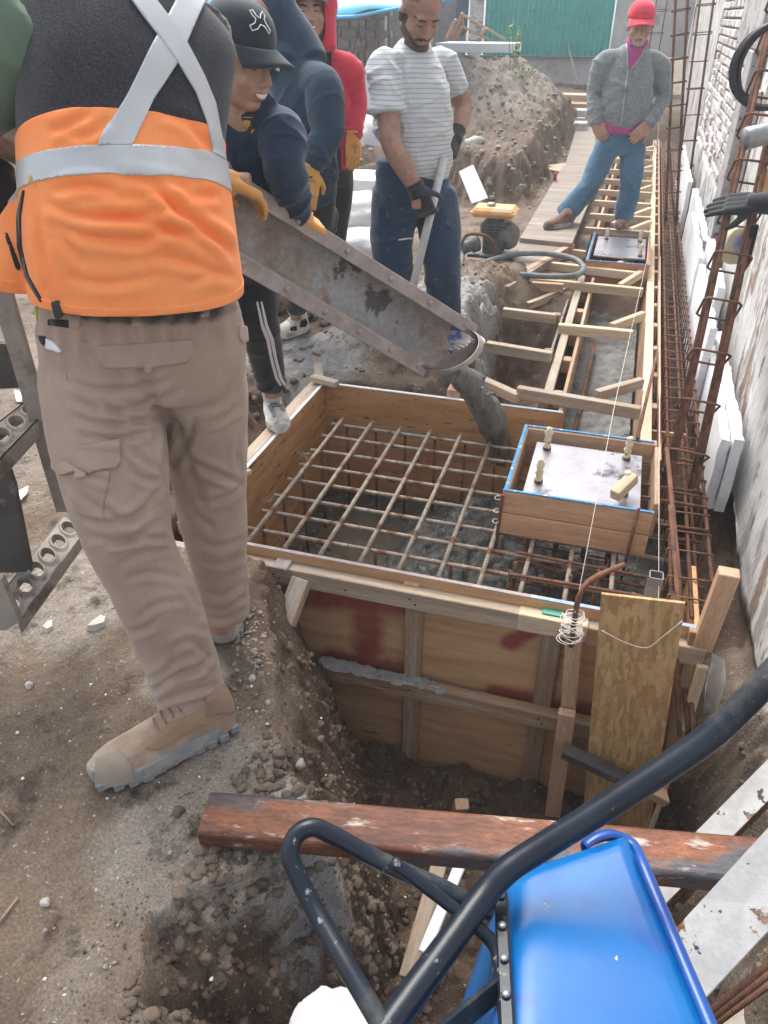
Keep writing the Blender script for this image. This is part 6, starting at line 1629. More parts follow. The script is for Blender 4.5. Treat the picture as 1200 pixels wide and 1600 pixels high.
L1 = cr((0, 440), 2.857, [(300, 440), (420, 480), (600, 480), (760, 440)], [(305, 520), (450, 575), (620, 560), (820, 480)], [.7, (310, 600), (480, 645), (620, 625), (745, 610)], [(430, 530), (560, 600), (700, 650)],
        [1.6, (750, 610), (748, 700), (735, 790), (725, 880)], [(885, 640), (980, 610), (1080, 555)], [1.5, (880, 600), (850, 690), (800, 780), (755, 870)], [.8, (330, 690), (560, 700), (720, 640)], [(560, 720), (650, 800), (735, 850)], [(560, 800), (640, 880), (735, 880)],
        [1.3, (800, 780), (950, 850), (1085, 905)], [1.1, (1090, 895), (1000, 965), (870, 990)], [.8, (825, 990), (900, 1060), (960, 1100)], [.7, (1100, 640), (1060, 760), (1085, 860)],
        [1.5, (455, 1000), (545, 1055), (640, 1010), (745, 890)], [1.2, (370, 1060), (560, 1070), (730, 985)], [1.2, (395, 1140), (560, 1150), (740, 1050)], [(440, 1190), (620, 1140), (800, 1160)], [.8, (300, 880), (380, 960), (470, 1030)], [.8, (290, 790), (400, 860), (500, 900)],
        [.8, (520, 1270), (650, 1210), (820, 1190)], [.7, (560, 1330), (680, 1300), (840, 1330)], [.6, (620, 1500), (700, 1440), (840, 1420)], [1.2, (880, 1440), (980, 1470), (1100, 1400)], [1.2, (885, 1490), (1000, 1500), (1095, 1460)], [(900, 1380), (1000, 1400), (1110, 1330)], [(890, 1540), (990, 1560), (1080, 1520)],
        [.8, (850, 1120), (960, 1180), (1100, 1140)], [.7, (860, 1230), (980, 1260), (1110, 1220)])
L1 += cr((100, 900), 2.609, [.8, (480, 30), (520, 80), (545, 140)], [1.1, (440, 300), (520, 262), (595, 335)], [1.3, (490, 395), (555, 365), (605, 318)], [1.3, (335, 490), (450, 405), (595, 372)], [1.1, (345, 530), (480, 480), (650, 440)], [(330, 430), (400, 400), (470, 330)], [.8, (270, 225), (330, 215), (375, 180)], [.9, (400, 540), (520, 520), (650, 480)])
d = creases(t, L1, .0098, 5.6)
d = d + .006 * fbm(p * np.array([9, 9, 7.]), 3, 15)
k2 = sm(1.05, 1.09, p[:, 2]); d = d + k2 * .004 * np.sin((p @ _rt) * 160 + 3 * fbm(p * 6, 2, 4)) * sm(.1, .4, fbm(p * 5, 2, 19) + .3)
# gap between the legs and the seat seam
mid = pd(262, 640, 1.55); sx_ = (p @ _rt) - (mid @ _rt) - .10 * (mid[2] - p[:, 2]); d = d - .016 * np.exp(-(sx_ / .014) ** 2) * sm(.55, .75, p[:, 2]) * (1 - sm(1.0, 1.08, p[:, 2])) * ((t.N @ _hz) < .2)
t.push(d).smooth(1, .4)
tr = t.obj('trousers', G['khaki'], pp)
def kp(poly, off, name='pocket_flap', m='khaki_trim', par=None, th=None): return patch(t, in_poly(poly), off, name, G[m], par or tr, th)
f1 = kp([(154, 540), (225, 536), (297, 530), (300, 552), (290, 566), (228, 572), (168, 575), (157, 566)], .006)
kp([(226, 568), (240, 567), (238, 580), (228, 580)], .0085, 'pocket_tab', 'khaki_trim')
f2 = kp([(85, 702), (130, 696), (187, 690), (188, 722), (180, 731), (140, 736), (96, 740), (86, 730)], .009)
kp([(120, 733), (136, 733), (135, 748), (121, 748)], .011, 'pocket_tab')
kp([(96, 742), (172, 735), (160, 800), (164, 812), (118, 800)], .003, 'pocket_bag', 'khaki')
kp([(371, 507), (386, 512), (388, 530), (378, 536), (372, 528)], .006)
for x, y in [(117, 502), (212, 500), (318, 486)]: kp([(x - 6, y - 8), (x + 8, y - 9), (x + 9, y + 9), (x - 5, y + 10)], .006, 'belt_loop')
kp([(76, 498), (110, 500), (110, 512), (76, 508)], .004, 'belt', 'black_cloth')
for pl in ([(105, 530), (155, 535), (155, 537), (105, 532)], [(298, 528), (385, 500), (385, 502), (298, 530)], [(104, 540), (106, 540), (104, 600), (102, 600)]): kp(pl, .0016, 'seam')
kp([(70, 527), (82, 533), (97, 549), (95, 551), (72, 544)], .004, 'pocket_paper', 'white_thread'); kp([(62, 524), (72, 526), (73, 542), (66, 536)], .005, 'pocket_mouth', 'black_cloth')
# vest
ts = lambda a, b, D0, D1, y: pd(b, y, D1) - pd(a, y, D0)
C_ = [pd(224, 505, 1.605), pd(216, 440, 1.60), pd(203, 330, 1.62), pd(194, 220, 1.66), pd(200, 110, 1.71), pd(206, 20, 1.76), pd(212, -45, 1.80)]
S_ = [side0, side0, ts(20, 352, 1.56, 1.70, 330), ts(25, 346, 1.58, 1.74, 220), ts(35, 365, 1.62, 1.80, 110), ts(40, 360, 1.66, 1.86, 20), ts(100, 330, 1.7, 1.9, -45)]
parts = [etube(C_, S_, [.205, .212, .204, .195, .200, .195, .09], [.155, .165, .160, .145, .135, .105, .07], n=40, k=7),
         limb([J['shR'] * .8 + C_[4] * .2, J['shR'] * .7 + J['elR'] * .3 + np.array([0, -.02, 0])], [.080, .066], 4), limb([J['shL'] * .55 + C_[5] * .45, J['shL'] * .9 + C_[5] * .1], [.10, .085], 4),
         limb([pd(72, 300, 1.60), pd(44, 380, 1.60), pd(40, 430, 1.60), pd(70, 490, 1.60)], [.04, .066, .066, .03], 4)]
v = remesh(parts, .0062, 6)
p = v.V; a_ = p @ _rt; z_ = p[:, 2]; lowk = sm(1.5, 1.38, z_)
L2 = cr((0, 0), 3., [(225, 940), (350, 1008), (560, 1020), (800, 985)], [(265, 1040), (420, 1108), (620, 1135), (760, 1120)], [.9, (640, 1125), (800, 1080), (980, 1112), (1100, 1185)], [1.5, (720, 880), (850, 1000), (1010, 1118), (1095, 1215)], [.7, (690, 850), (790, 940), (850, 1060)],
        [.8, (900, 905), (960, 918), (1030, 915)], [.9, (295, 1095), (350, 1170), (405, 1245)], [.8, (700, 1190), (860, 1225), (1080, 1290)], [.8, (240, 900), (400, 870), (560, 900)], [.6, (540, 830), (700, 850), (880, 880)], [.9, (420, 1010), (640, 1030), (820, 1090), (1000, 1180)], [.6, (300, 1290), (500, 1330), (760, 1290)], [.7, (860, 1330), (980, 1290), (1100, 1300)],
        [.7, (230, 620), (330, 590), (430, 540)], [.8, (870, 590), (930, 640), (1000, 720)], [.6, (300, 640), (420, 630), (520, 560)], [.7, (180, 1000), (210, 1180), (260, 1330)], [.6, (740, 530), (840, 560), (960, 600)])
d = creases(v, L2, .0105, 8.) + .004 * fbm(p * 5, 3, 28) + .0025 * fbm(p * 16, 3, 29) * lowk
v.push(d).smooth(1, .4)
hem = [v.hit(100, 487), v.hit(215, 492), v.hit(365, 468)]
ve = patch(v, [above(*hem), lambda V, N: (2.2 - V[:, 2])], .001, 'vest', G['mesh_black'], pp, .012)
up0 = above(v.hit(60, 183), v.hit(205, 172), v.hit(335, 204))
orange = patch(v, [above(*hem), neg(up0)], .0035, 'orange_panel', G['hivis'], ve, .010)
hemlo = above(v.hit(100, 487), v.hit(215, 492), v.hit(365, 468)); hemhi = above(v.hit(100, 474), v.hit(215, 481), v.hit(365, 455))
patch(v, [hemlo, neg(hemhi)], .0062, 'hem', G['hivis'], ve, .006)
b_hi = above(v.hit(60, 240), v.hit(200, 227), v.hit(325, 240)); b_lo = above(v.hit(60, 285), v.hit(200, 273), v.hit(325, 284))
patch(v, [b_lo, neg(b_hi)], .0058, 'reflective_band', G['reflective'], ve, .004)
def strap(L_, Rr_, off): patch(v, in_poly(L_ + Rr_[::-1], .35) + [lambda V, N: b_lo(V, N) if False else up_band(V)], off, 'reflective_strap', G['reflective'], ve, .004)
up_band = lambda V: b_hi(V, None)
strap([(196, -10), (225, 30), (250, 62), (277, 100), (304, 145), (322, 195), (332, 250)], [(233, -10), (262, 28), (289, 66), (316, 118), (333, 160), (341, 205), (349, 250)], .0075)
strap([(280, -10), (262, 25), (232, 80), (198, 150), (150, 228)], [(325, -10), (303, 40), (276, 100), (240, 155), (206, 228)], .0062)
patch(v, in_poly([(336, 245), (348, 245), (350, 300), (345, 292), (340, 280)], .6), .0075, 'reflective_strap', G['reflective'], ve, .004)
patch(v, in_poly([(90, 469), (163, 468), (164, 490), (92, 486)], .4), .0066, 'velcro_tab', G['black_cloth'], ve, .004)
patch(v, in_poly([(84, 469), (94, 468), (102, 490), (98, 497), (90, 494)], .4), .0095, 'tab_end', G['black_rubber'], ve, .006)
patch(v, in_poly([(40, 297), (42, 297), (36, 340), (37, 385), (48, 430), (72, 473), (66, 471), (42, 430), (29, 385), (30, 340)], .7), .0066, 'zip', G['black_cloth'], ve, .003)
patch(v, in_poly([(9, 362), (13, 362), (33, 415), (32, 422), (26, 420)], .8), .0066, 'zip', G['black_cloth'], ve, .003)
patch(v, in_poly([(57, 250), (60, 300), (70, 380), (86, 470), (84, 470), (68, 382), (58, 302), (55, 250)], .7), .0052, 'seam', G['hivis'], ve, .002)
patch(v, in_poly([(49, 276), (53, 273), (55, 285), (50, 284)], .6), .0075, 'size_tag', G['gold'], ve, .002)
# green shirt sleeves
gs = remesh([sleeve(J['shL'] * .92 + C_[5] * .08, J['elL'], J['wrL'], .092, .070, .045), sleeve(J['shR'], J['elR'], J['wrR'], .055, .050, .042)], .008, 4)
gs.push(folds(gs, J['shL'], J['elL'], .010, 14, 31)); gs.obj('shirt', G['green_shirt'], pp)
# boots
hl, tl = pz(366, 1128), pz(148, 1228)
bs_, bo_ = shoe((hl[0], hl[1], gz(hl[0], hl[1]) + .006), (tl[0], tl[1], gz(tl[0], tl[1]) + .006), (0, 0, 1), .132, G['boot'], G['sole'], pp, .125, pd(306, 1080, 1.445), .040, 'boot', True, mat('lace', (.24, .10, .09), (.30, .2, .15), scale=30, rough=.8), .0045)
h2 = pz(352, 1018); h2 = np.array([h2[0], h2[1], gz(h2[0], h2[1]) + .014]); shoe(h2, h2 + np.array([-.13, .25, 0]), (0, 0, 1), .126, G['boot'], G['sole'], pp, .125, pd(348, 975, 1.76), .042, 'boot', True)
patch(bs_, in_poly([(150, 1185), (185, 1172), (205, 1195), (212, 1222), (150, 1232)], .9), .0035, 'toe_cap', cloth('boot_toe', (.27, .215, .165), (.36, .30, .245), bs=150), bo_, .004)
patch(bs_, in_poly([(228, 1168), (262, 1130), (300, 1115), (362, 1085), (368, 1112), (300, 1140), (262, 1165), (240, 1172)], .9), .0035, 'side_panel', cloth('boot_side', (.27, .175, .105), (.345, .235, .15), bs=150), bo_, .004)
patch(bs_, in_poly([(320, 1070), (372, 1060), (375, 1110), (322, 1118)], .9), .005, 'heel_counter', cloth('boot_heel', (.24, .16, .10), (.31, .21, .14), bs=150), bo_, .005)
# lanyard clip at the hip
cl = thing('key_clip', pd(62, 500, 1.57), 'small green and white clip hanging at the vest hem', 'clip')
rod('strap', pd(58, 480, 1.56), pd(62, 505, 1.56), .006, mat('lime', (.35, .45, .03), rough=.5), cl)
tube('cord', spline([pd(72, 488, 1.55), pd(70, 505, 1.55), pd(66, 522, 1.55)], 4), .007, G['foam'], cl)
# second worker outside the frame: only his black sleeve reaches in
J = joints(dict(hiL=(-330, 470, 2.0), hiR=(-250, 470, 2.1), knL=(-330, 720, 2.0), knR=(-250, 700, 2.1), shL=(-330, 60, 1.95), shR=(-190, 60, 2.15), elL=(-390, 200, 1.95), wrL=(-380, 330, 1.9), elR=(-60, 215, 2.1), wrR=(25, 330, 2.0), head=(-270, -120, 2.05), anL=(0, 0, 1), anR=(0, 0, 1)))
J['anL'] = np.array([J['knL'][0], J['knL'][1], .09]); J['anR'] = np.array([J['knR'][0], J['knR'][1], .09])
pp = person('worker at the left edge of whom only a black sleeve shows', J)
HR = hand_frame(J['wrR'], (.3, .3, -.8), (-.5, -.6, .2)); HL = hand_frame(J['wrL'], (0, 0, -1), (-1, 0, 0)); hM = head_M(J['head'], (.8, .5, -.2), (0, 0, 1))
s = body_core(J, None, hand_vf(HR, .8) + hand_vf(HL, .3) + head_parts(hM, 1.), vox=.009); s.obj('body', G['skin_dark'], pp)
sv = J['shR'] - J['shL']; sh = (J['shL'] + J['shR']) / 2; pe = (J['hiL'] + J['hiR']) / 2
jk = remesh([etube([pe, pe * .5 + sh * .5, sh * .8 + pe * .2, sh + np.array([0, 0, .03])], [sv] * 4, [.19, .19, .20, .12], [.13, .13, .12, .06]), sleeve(J['shR'], J['elR'], J['wrR'], .075, .062, .046), sleeve(J['shL'], J['elL'], J['wrL'], .075, .06, .045)], .009, 4)
jk.push(folds(jk, J['elR'], J['wrR'], .012, 24, 41)); jk.obj('jacket', G['black_cloth'], pp)
tt = remesh([etube([pe + np.array([0, 0, .03]), pe - np.array([0, 0, .06])], [sv] * 2, [.17, .17], [.12, .12]), leg(J['hiL'], J['knL'], J['anL'], .10, .085, .07), leg(J['hiR'], J['knR'], J['anR'], .10, .085, .07)], .011, 3); tt.obj('trousers', G['track'], pp)
for a in ('anL', 'anR'): shoe(J[a] + np.array([-.05, -.03, -.085]), J[a] + np.array([.18, .10, -.085]), (0, 0, 1), .10, G['shoe_dark'], G['sole'], pp, .09, J[a], vox=.008)
def torso(C, S, A, B, k=6, n=32): return etube(C, S, A, B, n=n, k=k)
def dirp(x, y, D, x2, y2, D2): return pd(x2, y2, D2) - pd(x, y, D)
RT, HZ, UPZ = _rt, _hz, np.array([0, 0, 1.])
def glove(wr, along, back, curl, m, parent, s=1.05, thumb=.6, cuff=None, vox=.0055):
    M = hand_frame(wr, along, back); P = hand_vf(M, curl, .10, s, thumb)
    a = Vector(along).normalized(); P.append(tube_vf([Vector(wr) - a * .04, Vector(wr) - a * .005, Vector(wr) + a * .03], [.040 * s, .034 * s, .036 * s], 14))
    g = remesh(P, vox, 2, .4); return g, g.obj('glove', m, parent)
def simple_hand(wr, along): return [limb([wr, wr + np.array(Vector(along).normalized()) * .08], [.028, .026], 3)]

# ------------------------------------------------------------------ smiling worker in the black cap, leaning over the chute
J = joints(dict(head=(374, 92, 2.52), shL=(438, 196, 2.58), shR=(318, 196, 2.62), elL=(446, 258, 2.52), wrL=(468, 336, 2.62), elR=(330, 270, 2.5), wrR=(350, 284, 2.42),
                hiL=(392, 395, 3.05), hiR=(345, 395, 3.0), knL=(403, 490, 2.98), knR=(310, 500, 2.9), anL=(424, 606, 3.2), anR=(300, 640, 3.1)))
pp = person('smiling worker in a black cap and navy jacket leaning over the chute', J)
fwd = RT * .78 - HZ * .50 - UPZ * .24; hM = head_M(J['head'], fwd, UPZ + RT * .12)
s = body_core(J, None, simple_hand(J['wrL'], (.1, .3, -.9)) + simple_hand(J['wrR'], RT) + head_parts(hM, 1.06, 1.), vox=.0055)
bd = s.obj('body', G['skin'], pp); loc = face_bits(s, hM, 1.06, bd, teeth=True, closed=True)
Mi = np.array((hM @ Matrix.Scale(1.06, 4)).inverted())
def hb(V, N):
    l_ = loc(V); return np.minimum(np.minimum(l_[:, 2] - .022 + .5 * np.abs(l_[:, 1] + .03) * (l_[:, 1] < -.03), .058 - l_[:, 1] - 0 * l_[:, 2]) + .008 * np.sin(l_[:, 0] * 300 + l_[:, 1] * 260), .1)
patch(s, [lambda V, N: np.minimum(loc(V)[:, 2] - np.where(loc(V)[:, 1] > .02, .034, np.where(loc(V)[:, 1] < -.03, -.03, -.002)) + .006 * np.sin(loc(V)[:, 1] * 330), .1)], .005, 'hair', G['hair'], bd, .008)
cp = cap_parts(hM, 1.12, G['black_cap'], pp, .070)
# white outline emblem on the cap side
def cap_mark(pts, m, parent, r=.0016, M=None, off=.0):
    tube('emblem', spline(pts, 3), r, m, parent, 6)
cM = hM @ Matrix.Scale(1.12, 4)
def onc(u, w): # on the crown, right-front panel facing us: u degrees round, w degrees up
    a = R(w); an = R(u); k = 1.035; return cM @ Vector((.083 * k * math.cos(an) * math.cos(a) ** .75, -.010 + .103 * k * math.sin(an) * math.cos(a) ** .75, .040 + .092 * k * math.sin(a) ** .9))
em = [(50, 52), (54, 44), (60, 40), (57, 33), (49, 28), (53, 22), (62, 26), (68, 33), (76, 31), (84, 22), (88, 27), (80, 36), (78, 42), (84, 48), (82, 55), (74, 50), (69, 42), (61, 46), (56, 54)]
tube('emblem', [onc(a, b) for a, b in em], .0017, G['white_thread'], cp, 6, True)
# jacket
C_ = [pd(380, 405, 3.02), pd(372, 330, 2.86), pd(368, 262, 2.72), pd(372, 205, 2.64), pd(372, 172, 2.60)]
sa = dirp(318, 196, 2.62, 438, 196, 2.58); fa_ = RT * .6 - HZ * .5
parts = [torso(C_, [sa] * 5, [.16, .165, .175, .165, .09], [.12, .13, .13, .11, .07]), sleeve(J['shL'], J['elL'], J['wrL'], .078, .064, .046, c=C_[3]), sleeve(J['shR'], J['elR'], J['wrR'], .078, .062, .044, c=C_[3]),
         limb([pd(352, 172, 2.62), pd(385, 178, 2.56), pd(424, 160, 2.60)], [.036, .040, .045], 4)]
j = remesh(parts, .0068, 4)
j.push(folds(j, J['elL'], J['wrL'], .013, 26, 51, None, 6., .4) + folds(j, J['shL'], J['elL'], .008, 18, 52, None, 5.) + .004 * fbm(j.V * 9, 3, 53)).smooth(1, .4)
jo = j.obj('jacket', G['navy'], pp)
w0 = J['wrL']; ax_ = (J['wrL'] - J['elL']) / np.linalg.norm(J['wrL'] - J['elL'])
for tpts in ([(378, 190), (384, 187), (392, 189), (391, 196), (388, 198), (386, 204), (384, 198), (380, 196)],): patch(j, in_poly(tpts), .0016, 'emblem', G['gold'], jo, .002)
patch(j, in_poly([(376, 202), (379, 201), (382, 206), (387, 208), (392, 206), (395, 201), (398, 202), (394, 209), (387, 212), (380, 209)]), .0016, 'emblem', G['gold'], jo, .002)
patch(j, in_poly([(377, 182), (398, 183), (398, 184.6), (377, 183.6)]), .0016, 'emblem', G['gold'], jo, .002)
patch(j, in_poly([(351, 160), (364, 148), (377, 142), (377, 145), (366, 152), (354, 164)]), .0030, 'collar_piping', G['white_thread'], jo, .003)
glove(J['wrL'] + ax_ * .01, pd(510, 362, 2.68) - pd(476, 343, 2.63), UPZ * .9 - HZ * .3, .45, G['glove_orange'], pp)
glove(pd(352, 284, 2.40), pd(392, 296, 2.44) - pd(352, 278, 2.40), UPZ, .5, G['glove_orange'], pp, 1.15)
tt = remesh([torso([pd(380, 385, 3.05), pd(375, 420, 3.06)], [sa] * 2, [.15, .15], [.11, .11]), leg(J['hiL'], J['knL'], J['anL'] + np.array([0, 0, .02]), .095, .080, .066), leg(J['hiR'], J['knR'], J['anR'], .095, .08, .066)], .008, 4)
tt.push(folds(tt, J['knL'], J['anL'], .012, 16, 55, [(.2, .3, .5), (.95, .2, 1.)], 5., .3)).smooth(1, .4)
to = tt.obj('trousers', G['track'], pp)
for dx in (0, 6.5): patch(tt, in_poly([(400 + dx, 470), (403 + dx, 470), (412 + dx, 508), (421 + dx, 530), (426 + dx, 560), (434 + dx, 590), (441 + dx, 603), (437 + dx, 603), (430 + dx, 592), (422 + dx, 562), (416 + dx, 532), (408 + dx, 512)], .5), .002, 'side_stripe', G['white_thread'], to, .003)
f0, f1 = pz(420, 622, .03), pz(440, 672, .03); dxy = (f1 - f0) / np.linalg.norm(f1 - f0)
hl = np.array([f1[0], f1[1], .006]) - dxy * .285
sn, sno = shoe(hl + UPZ * .012, hl + dxy * .285 + UPZ * .002, (0, 0, 1), .112, G['shoe_white'], mat('sneaker_sole', (.52, .50, .46), (.62, .60, .56), scale=20, rough=.8), pp, .085, J['anL'], .028, 'shoe', False, G['shoe_dark'])
patch(sn, in_poly([(424, 604), (440, 602), (441, 618), (428, 622)], .8), .004, 'tongue', G['navy'], sno, .004); patch(sn, in_poly([(418, 634), (424, 630), (432, 650), (426, 652)], .8), .003, 'side_stripe', G['sole'], sno, .003); patch(sn, in_poly([(436, 632), (450, 630), (452, 640), (440, 643)], .8), .003, 'toe_panel', G['sole'], sno, .003)
shoe(J['anR'] + np.array([-.02, .06, -.085]), J['anR'] + np.array([.05, -.2, -.085]), (0, 0, 1), .10, G['shoe_white'], G['shoe_white'], pp, .085, J['anR'], .024, vox=.008)

# ------------------------------------------------------------------ worker in the dark blue hoodie, hood up
J = joints(dict(head=(418, 38, 4.0), shL=(505, 124, 3.84), shR=(428, 112, 4.12), elL=(512, 205, 3.78), wrL=(487, 264, 3.74), elR=(420, 210, 4.1), wrR=(430, 290, 3.95),
                hiL=(500, 330, 4.12), hiR=(450, 330, 4.2), knL=(490, 405, 4.2), knR=(450, 410, 4.25), anL=(462, 488, 4.4), anR=(405, 470, 4.6)))
pp = person('worker in a dark blue hoodie with the hood up, orange glove hanging', J)
fwd = -RT * .35 - HZ * .62 - UPZ * .45; hM = head_M(J['head'], fwd, UPZ)
s = body_core(J, None, simple_hand(J['wrL'], (0, 0, -1)) + simple_hand(J['wrR'], (0, 0, -1)) + head_parts(hM, 1.05), vox=.007)
bd = s.obj('body', G['skin_dark'], pp); face_bits(s, hM, 1.05, bd)
sa = dirp(425, 112, 4.12, 506, 122, 3.90)
C_ = [pd(478, 300, 4.08), pd(474, 250, 4.02), pd(468, 180, 3.98), pd(464, 120, 4.0), pd(452, 85, 4.0)]
fh = np.array(Vector(fwd).normalized()); hc_ = J['head']
parts = [torso(C_, [sa] * 5, [.165, .175, .175, .15, .08], [.125, .135, .13, .11, .08]), sleeve(J['shL'], J['elL'], J['wrL'], .092, .076, .052, c=C_[3]), sleeve(J['shR'], J['elR'], J['wrR'], .09, .072, .05, c=C_[3]),
         ell(hc_ - fh * .035 + UPZ * .02, (.118, .118, .145)), limb([hc_ - fh * .06, pd(470, 80, 4.02), pd(485, 105, 3.98)], [.11, .10, .09], 4), limb([pd(440, 90, 4.0), pd(440, 110, 3.93)], [.10, .09], 4)]
j = remesh(parts, .0075, 5)
dd = folds(j, J['elL'], J['wrL'], .016, 20, 61, [(.75, .4, 1.)], 5.) + folds(j, J['shL'], J['elL'], .012, 11, 62, [(.2, .3, .7), (1, .3, 1)], 3., .5) + .006 * fbm(j.V * 7, 3, 63)
Mi_ = np.array(hM.inverted()); lh = j.V @ Mi_[:3, :3].T + Mi_[:3, 3]
j.push(dd).smooth(1, .4)
# the hood is open in front of the face
opn = lambda V, N: np.maximum(np.maximum(((V @ Mi_[:3, :3].T + Mi_[:3, 3])[:, 0] / .070) ** 2 + (((V @ Mi_[:3, :3].T + Mi_[:3, 3])[:, 2] + .01) / .105) ** 2 - 1, -((V @ Mi_[:3, :3].T + Mi_[:3, 3])[:, 1] - .055)), np.linalg.norm(V - hc_, axis=1) - .20)
jo = patch(j, [opn], .0, 'hoodie', G['navy2'], pp, .012)
patch(j, in_poly([(430, 110), (434, 103), (437, 103), (437, 112), (434.5, 112), (434.5, 109), (432, 109.5)]), .002, 'logo', G['white_thread'], jo, .002)
patch(j, in_poly([(438, 196), (441, 196), (447, 222), (444, 222)]), .002, 'zip', G['black_cloth'], jo, .002)
ax_ = (J['wrL'] - J['elL']) / np.linalg.norm(J['wrL'] - J['elL'])
g, go = glove(J['wrL'] + ax_ * .015, pd(482, 306, 3.73) - pd(486, 264, 3.74), -HZ + RT * .05, .22, G['glove_orange'], pp, 1.12, .9)
patch(g, in_poly([(478, 276), (488, 275), (488, 278), (478, 279)]), .0012, 'size_mark', G['black_cloth'], go, .002); patch(g, in_poly([(479, 282), (486, 289), (484, 291), (478, 285)]), .0012, 'size_mark', G['black_cloth'], go, .002)
glove(J['wrR'], (0, 0, -1), -HZ, .4, G['glove_orange'], pp, vox=.008)
tt = remesh([torso([pd(478, 300, 4.1), pd(476, 345, 4.12)], [sa] * 2, [.165, .165], [.125, .125]), leg(J['hiL'], J['knL'], J['anL'] + UPZ * .02, .098, .078, .058), leg(J['hiR'], J['knR'], J['anR'], .095, .08, .058)], .009, 4)
tt.push(folds(tt, J['hiL'], J['knL'], .010, 14, 65) + folds(tt, J['knL'], J['anL'], .010, 18, 66, [(.95, .2, 1.)])); tt.obj('trousers', G['track'], pp)
h0 = pz(480, 512, 0.02); t0 = pz(428, 526, 0.02)
s2, so2 = shoe(np.array([h0[0], h0[1], gz(h0[0], h0[1]) + .005]), np.array([t0[0], t0[1], gz(t0[0], t0[1]) + .005]), (0, 0, 1), .11, G['shoe_white'], G['shoe_white'], pp, .10, J['anL'], .034, 'shoe', False, G['shoe_white'])
patch(s2, in_poly([(470, 500), (478, 498), (481, 505), (476, 512), (468, 511)], .6), .003, 'heel_patch', G['black_cloth'], so2, .003); patch(s2, in_poly([(453, 512), (463, 509), (464, 516), (455, 519)], .6), .003, 'side_logo', G['black_cloth'], so2, .003)
shoe(J['anR'] + np.array([.03, .05, -.085]), J['anR'] + np.array([-.10, -.2, -.085]), (0, 0, 1), .10, G['shoe_white'], G['shoe_white'], pp, .09, J['anR'], .03, vox=.008)

# ------------------------------------------------------------------ worker in the red and black jacket
D0 = 4.75
J = joints(dict(head=(488, 13, D0 - .08), shL=(542, 98, D0 - .05), shR=(452, 96, D0 + .1), elL=(556, 160, D0), wrL=(551, 216, D0 - .1), elR=(445, 165, D0 + .1), wrR=(460, 220, D0 + .05),
                hiL=(530, 268, D0), hiR=(490, 268, D0 + .05), knL=(525, 350, D0), knR=(495, 350, D0 + .1), anL=(515, 440, D0 + .05), anR=(485, 440, D0 + .15)))
pp = person('worker in a red and black jacket with red hood and cap', J)
fwd = -RT * .05 - HZ * .90 - UPZ * .10; hM = head_M(J['head'], fwd, UPZ)
s = body_core(J, None, simple_hand(J['wrL'], (0, 0, -1)) + simple_hand(J['wrR'], (0, 0, -1)) + head_parts(hM, 1.1, .6), vox=.006)
bd = s.obj('body', G['skin'], pp); face_bits(s, hM, 1.1, bd, closed=True, teeth=True)
cap_parts(hM @ Matrix.Rotation(R(14), 4, 'X'), 1.14, G['black_cap'], pp, .06)
sa = dirp(452, 96, D0 + .1, 542, 98, D0 - .05); fh = np.array(Vector(fwd).normalized())
C_ = [pd(508, 262, D0), pd(506, 215, D0), pd(502, 150, D0), pd(498, 100, D0 + .02), pd(490, 72, D0 + .02)]
parts = [torso(C_, [sa] * 5, [.17, .17, .175, .14, .075], [.125, .13, .13, .105, .07]), sleeve(J['shL'], J['elL'], J['wrL'], .082, .066, .048, c=C_[3]), sleeve(J['shR'], J['elR'], J['wrR'], .08, .066, .048, c=C_[3])]
j = remesh(parts, .008, 4); j.push(folds(j, J['elL'], J['wrL'], .012, 20, 71, [(.9, .4, 1.)]) + folds(j, J['shL'], J['elL'], .008, 13, 72) + .004 * fbm(j.V * 8, 3, 73)).smooth(1, .4)
jo = j.obj('jacket', G['red_jacket'], pp)
patch(j, in_poly([(500, 60), (518, 70), (518, 137), (532, 137), (530, 200), (535, 290), (440, 290), (440, 60)], .4), .003, 'black_panel', G['black_cloth'], jo, .004)
patch(j, in_poly([(521, 95), (528, 92), (528, 93.5), (522, 96.5)]), .002, 'logo', G['black_cloth'], jo, .002)
# red hood lying round the head
hd = remesh([ell(J['head'] - fh * .035 + UPZ * .015, (.13, .13, .158)), limb([J['head'] - fh * .04, pd(492, 72, D0 + .02)], [.12, .11], 4), limb([pd(510, 40, D0 - .05), pd(516, 78, D0 - .10)], [.05, .035], 3), limb([pd(464, 40, D0 - .05), pd(466, 70, D0 - .10)], [.05, .03], 3)], .0075, 4)
Mh = np.array(hM.inverted())
def opn2(V, N):
    l_ = V @ Mh[:3, :3].T + Mh[:3, 3]; return np.maximum((l_[:, 0] / .074) ** 2 + ((l_[:, 2] + .02) / .165) ** 2 - 1, -(l_[:, 1] - .02))
ho = patch(hd, [opn2], 0., 'hood', G['red_jacket'], jo, .010)
patch(j, in_poly([(478, 62), (500, 62), (516, 88), (514, 120), (490, 95)], .5), .004, 'collar', G['black_cloth'], jo, .004)
glove(J['wrL'], pd(553, 275, D0 - .12) - pd(551, 216, D0 - .1), RT * .5 - HZ * .8, .25, G['glove_orange'], pp, 1.1, .9)
glove(J['wrR'], (0, 0, -1), -HZ, .4, G['glove_orange'], pp, vox=.009)
tt = remesh([torso([pd(508, 245, D0), pd(508, 285, D0)], [sa] * 2, [.165, .165], [.12, .12]), leg(J['hiL'], J['knL'], J['anL'], .09, .075, .06), leg(J['hiR'], J['knR'], J['anR'], .09, .075, .06)], .010, 4); tt.obj('trousers', G['black_cloth'], pp)
for a in ('anL', 'anR'): shoe(np.array([J[a][0], J[a][1] + .06, .01]), np.array([J[a][0] + .03, J[a][1] - .2, .01]), (0, 0, 1), .10, G['shoe_dark'], G['sole'], pp, .09, J[a] - UPZ * 0, vox=.009)

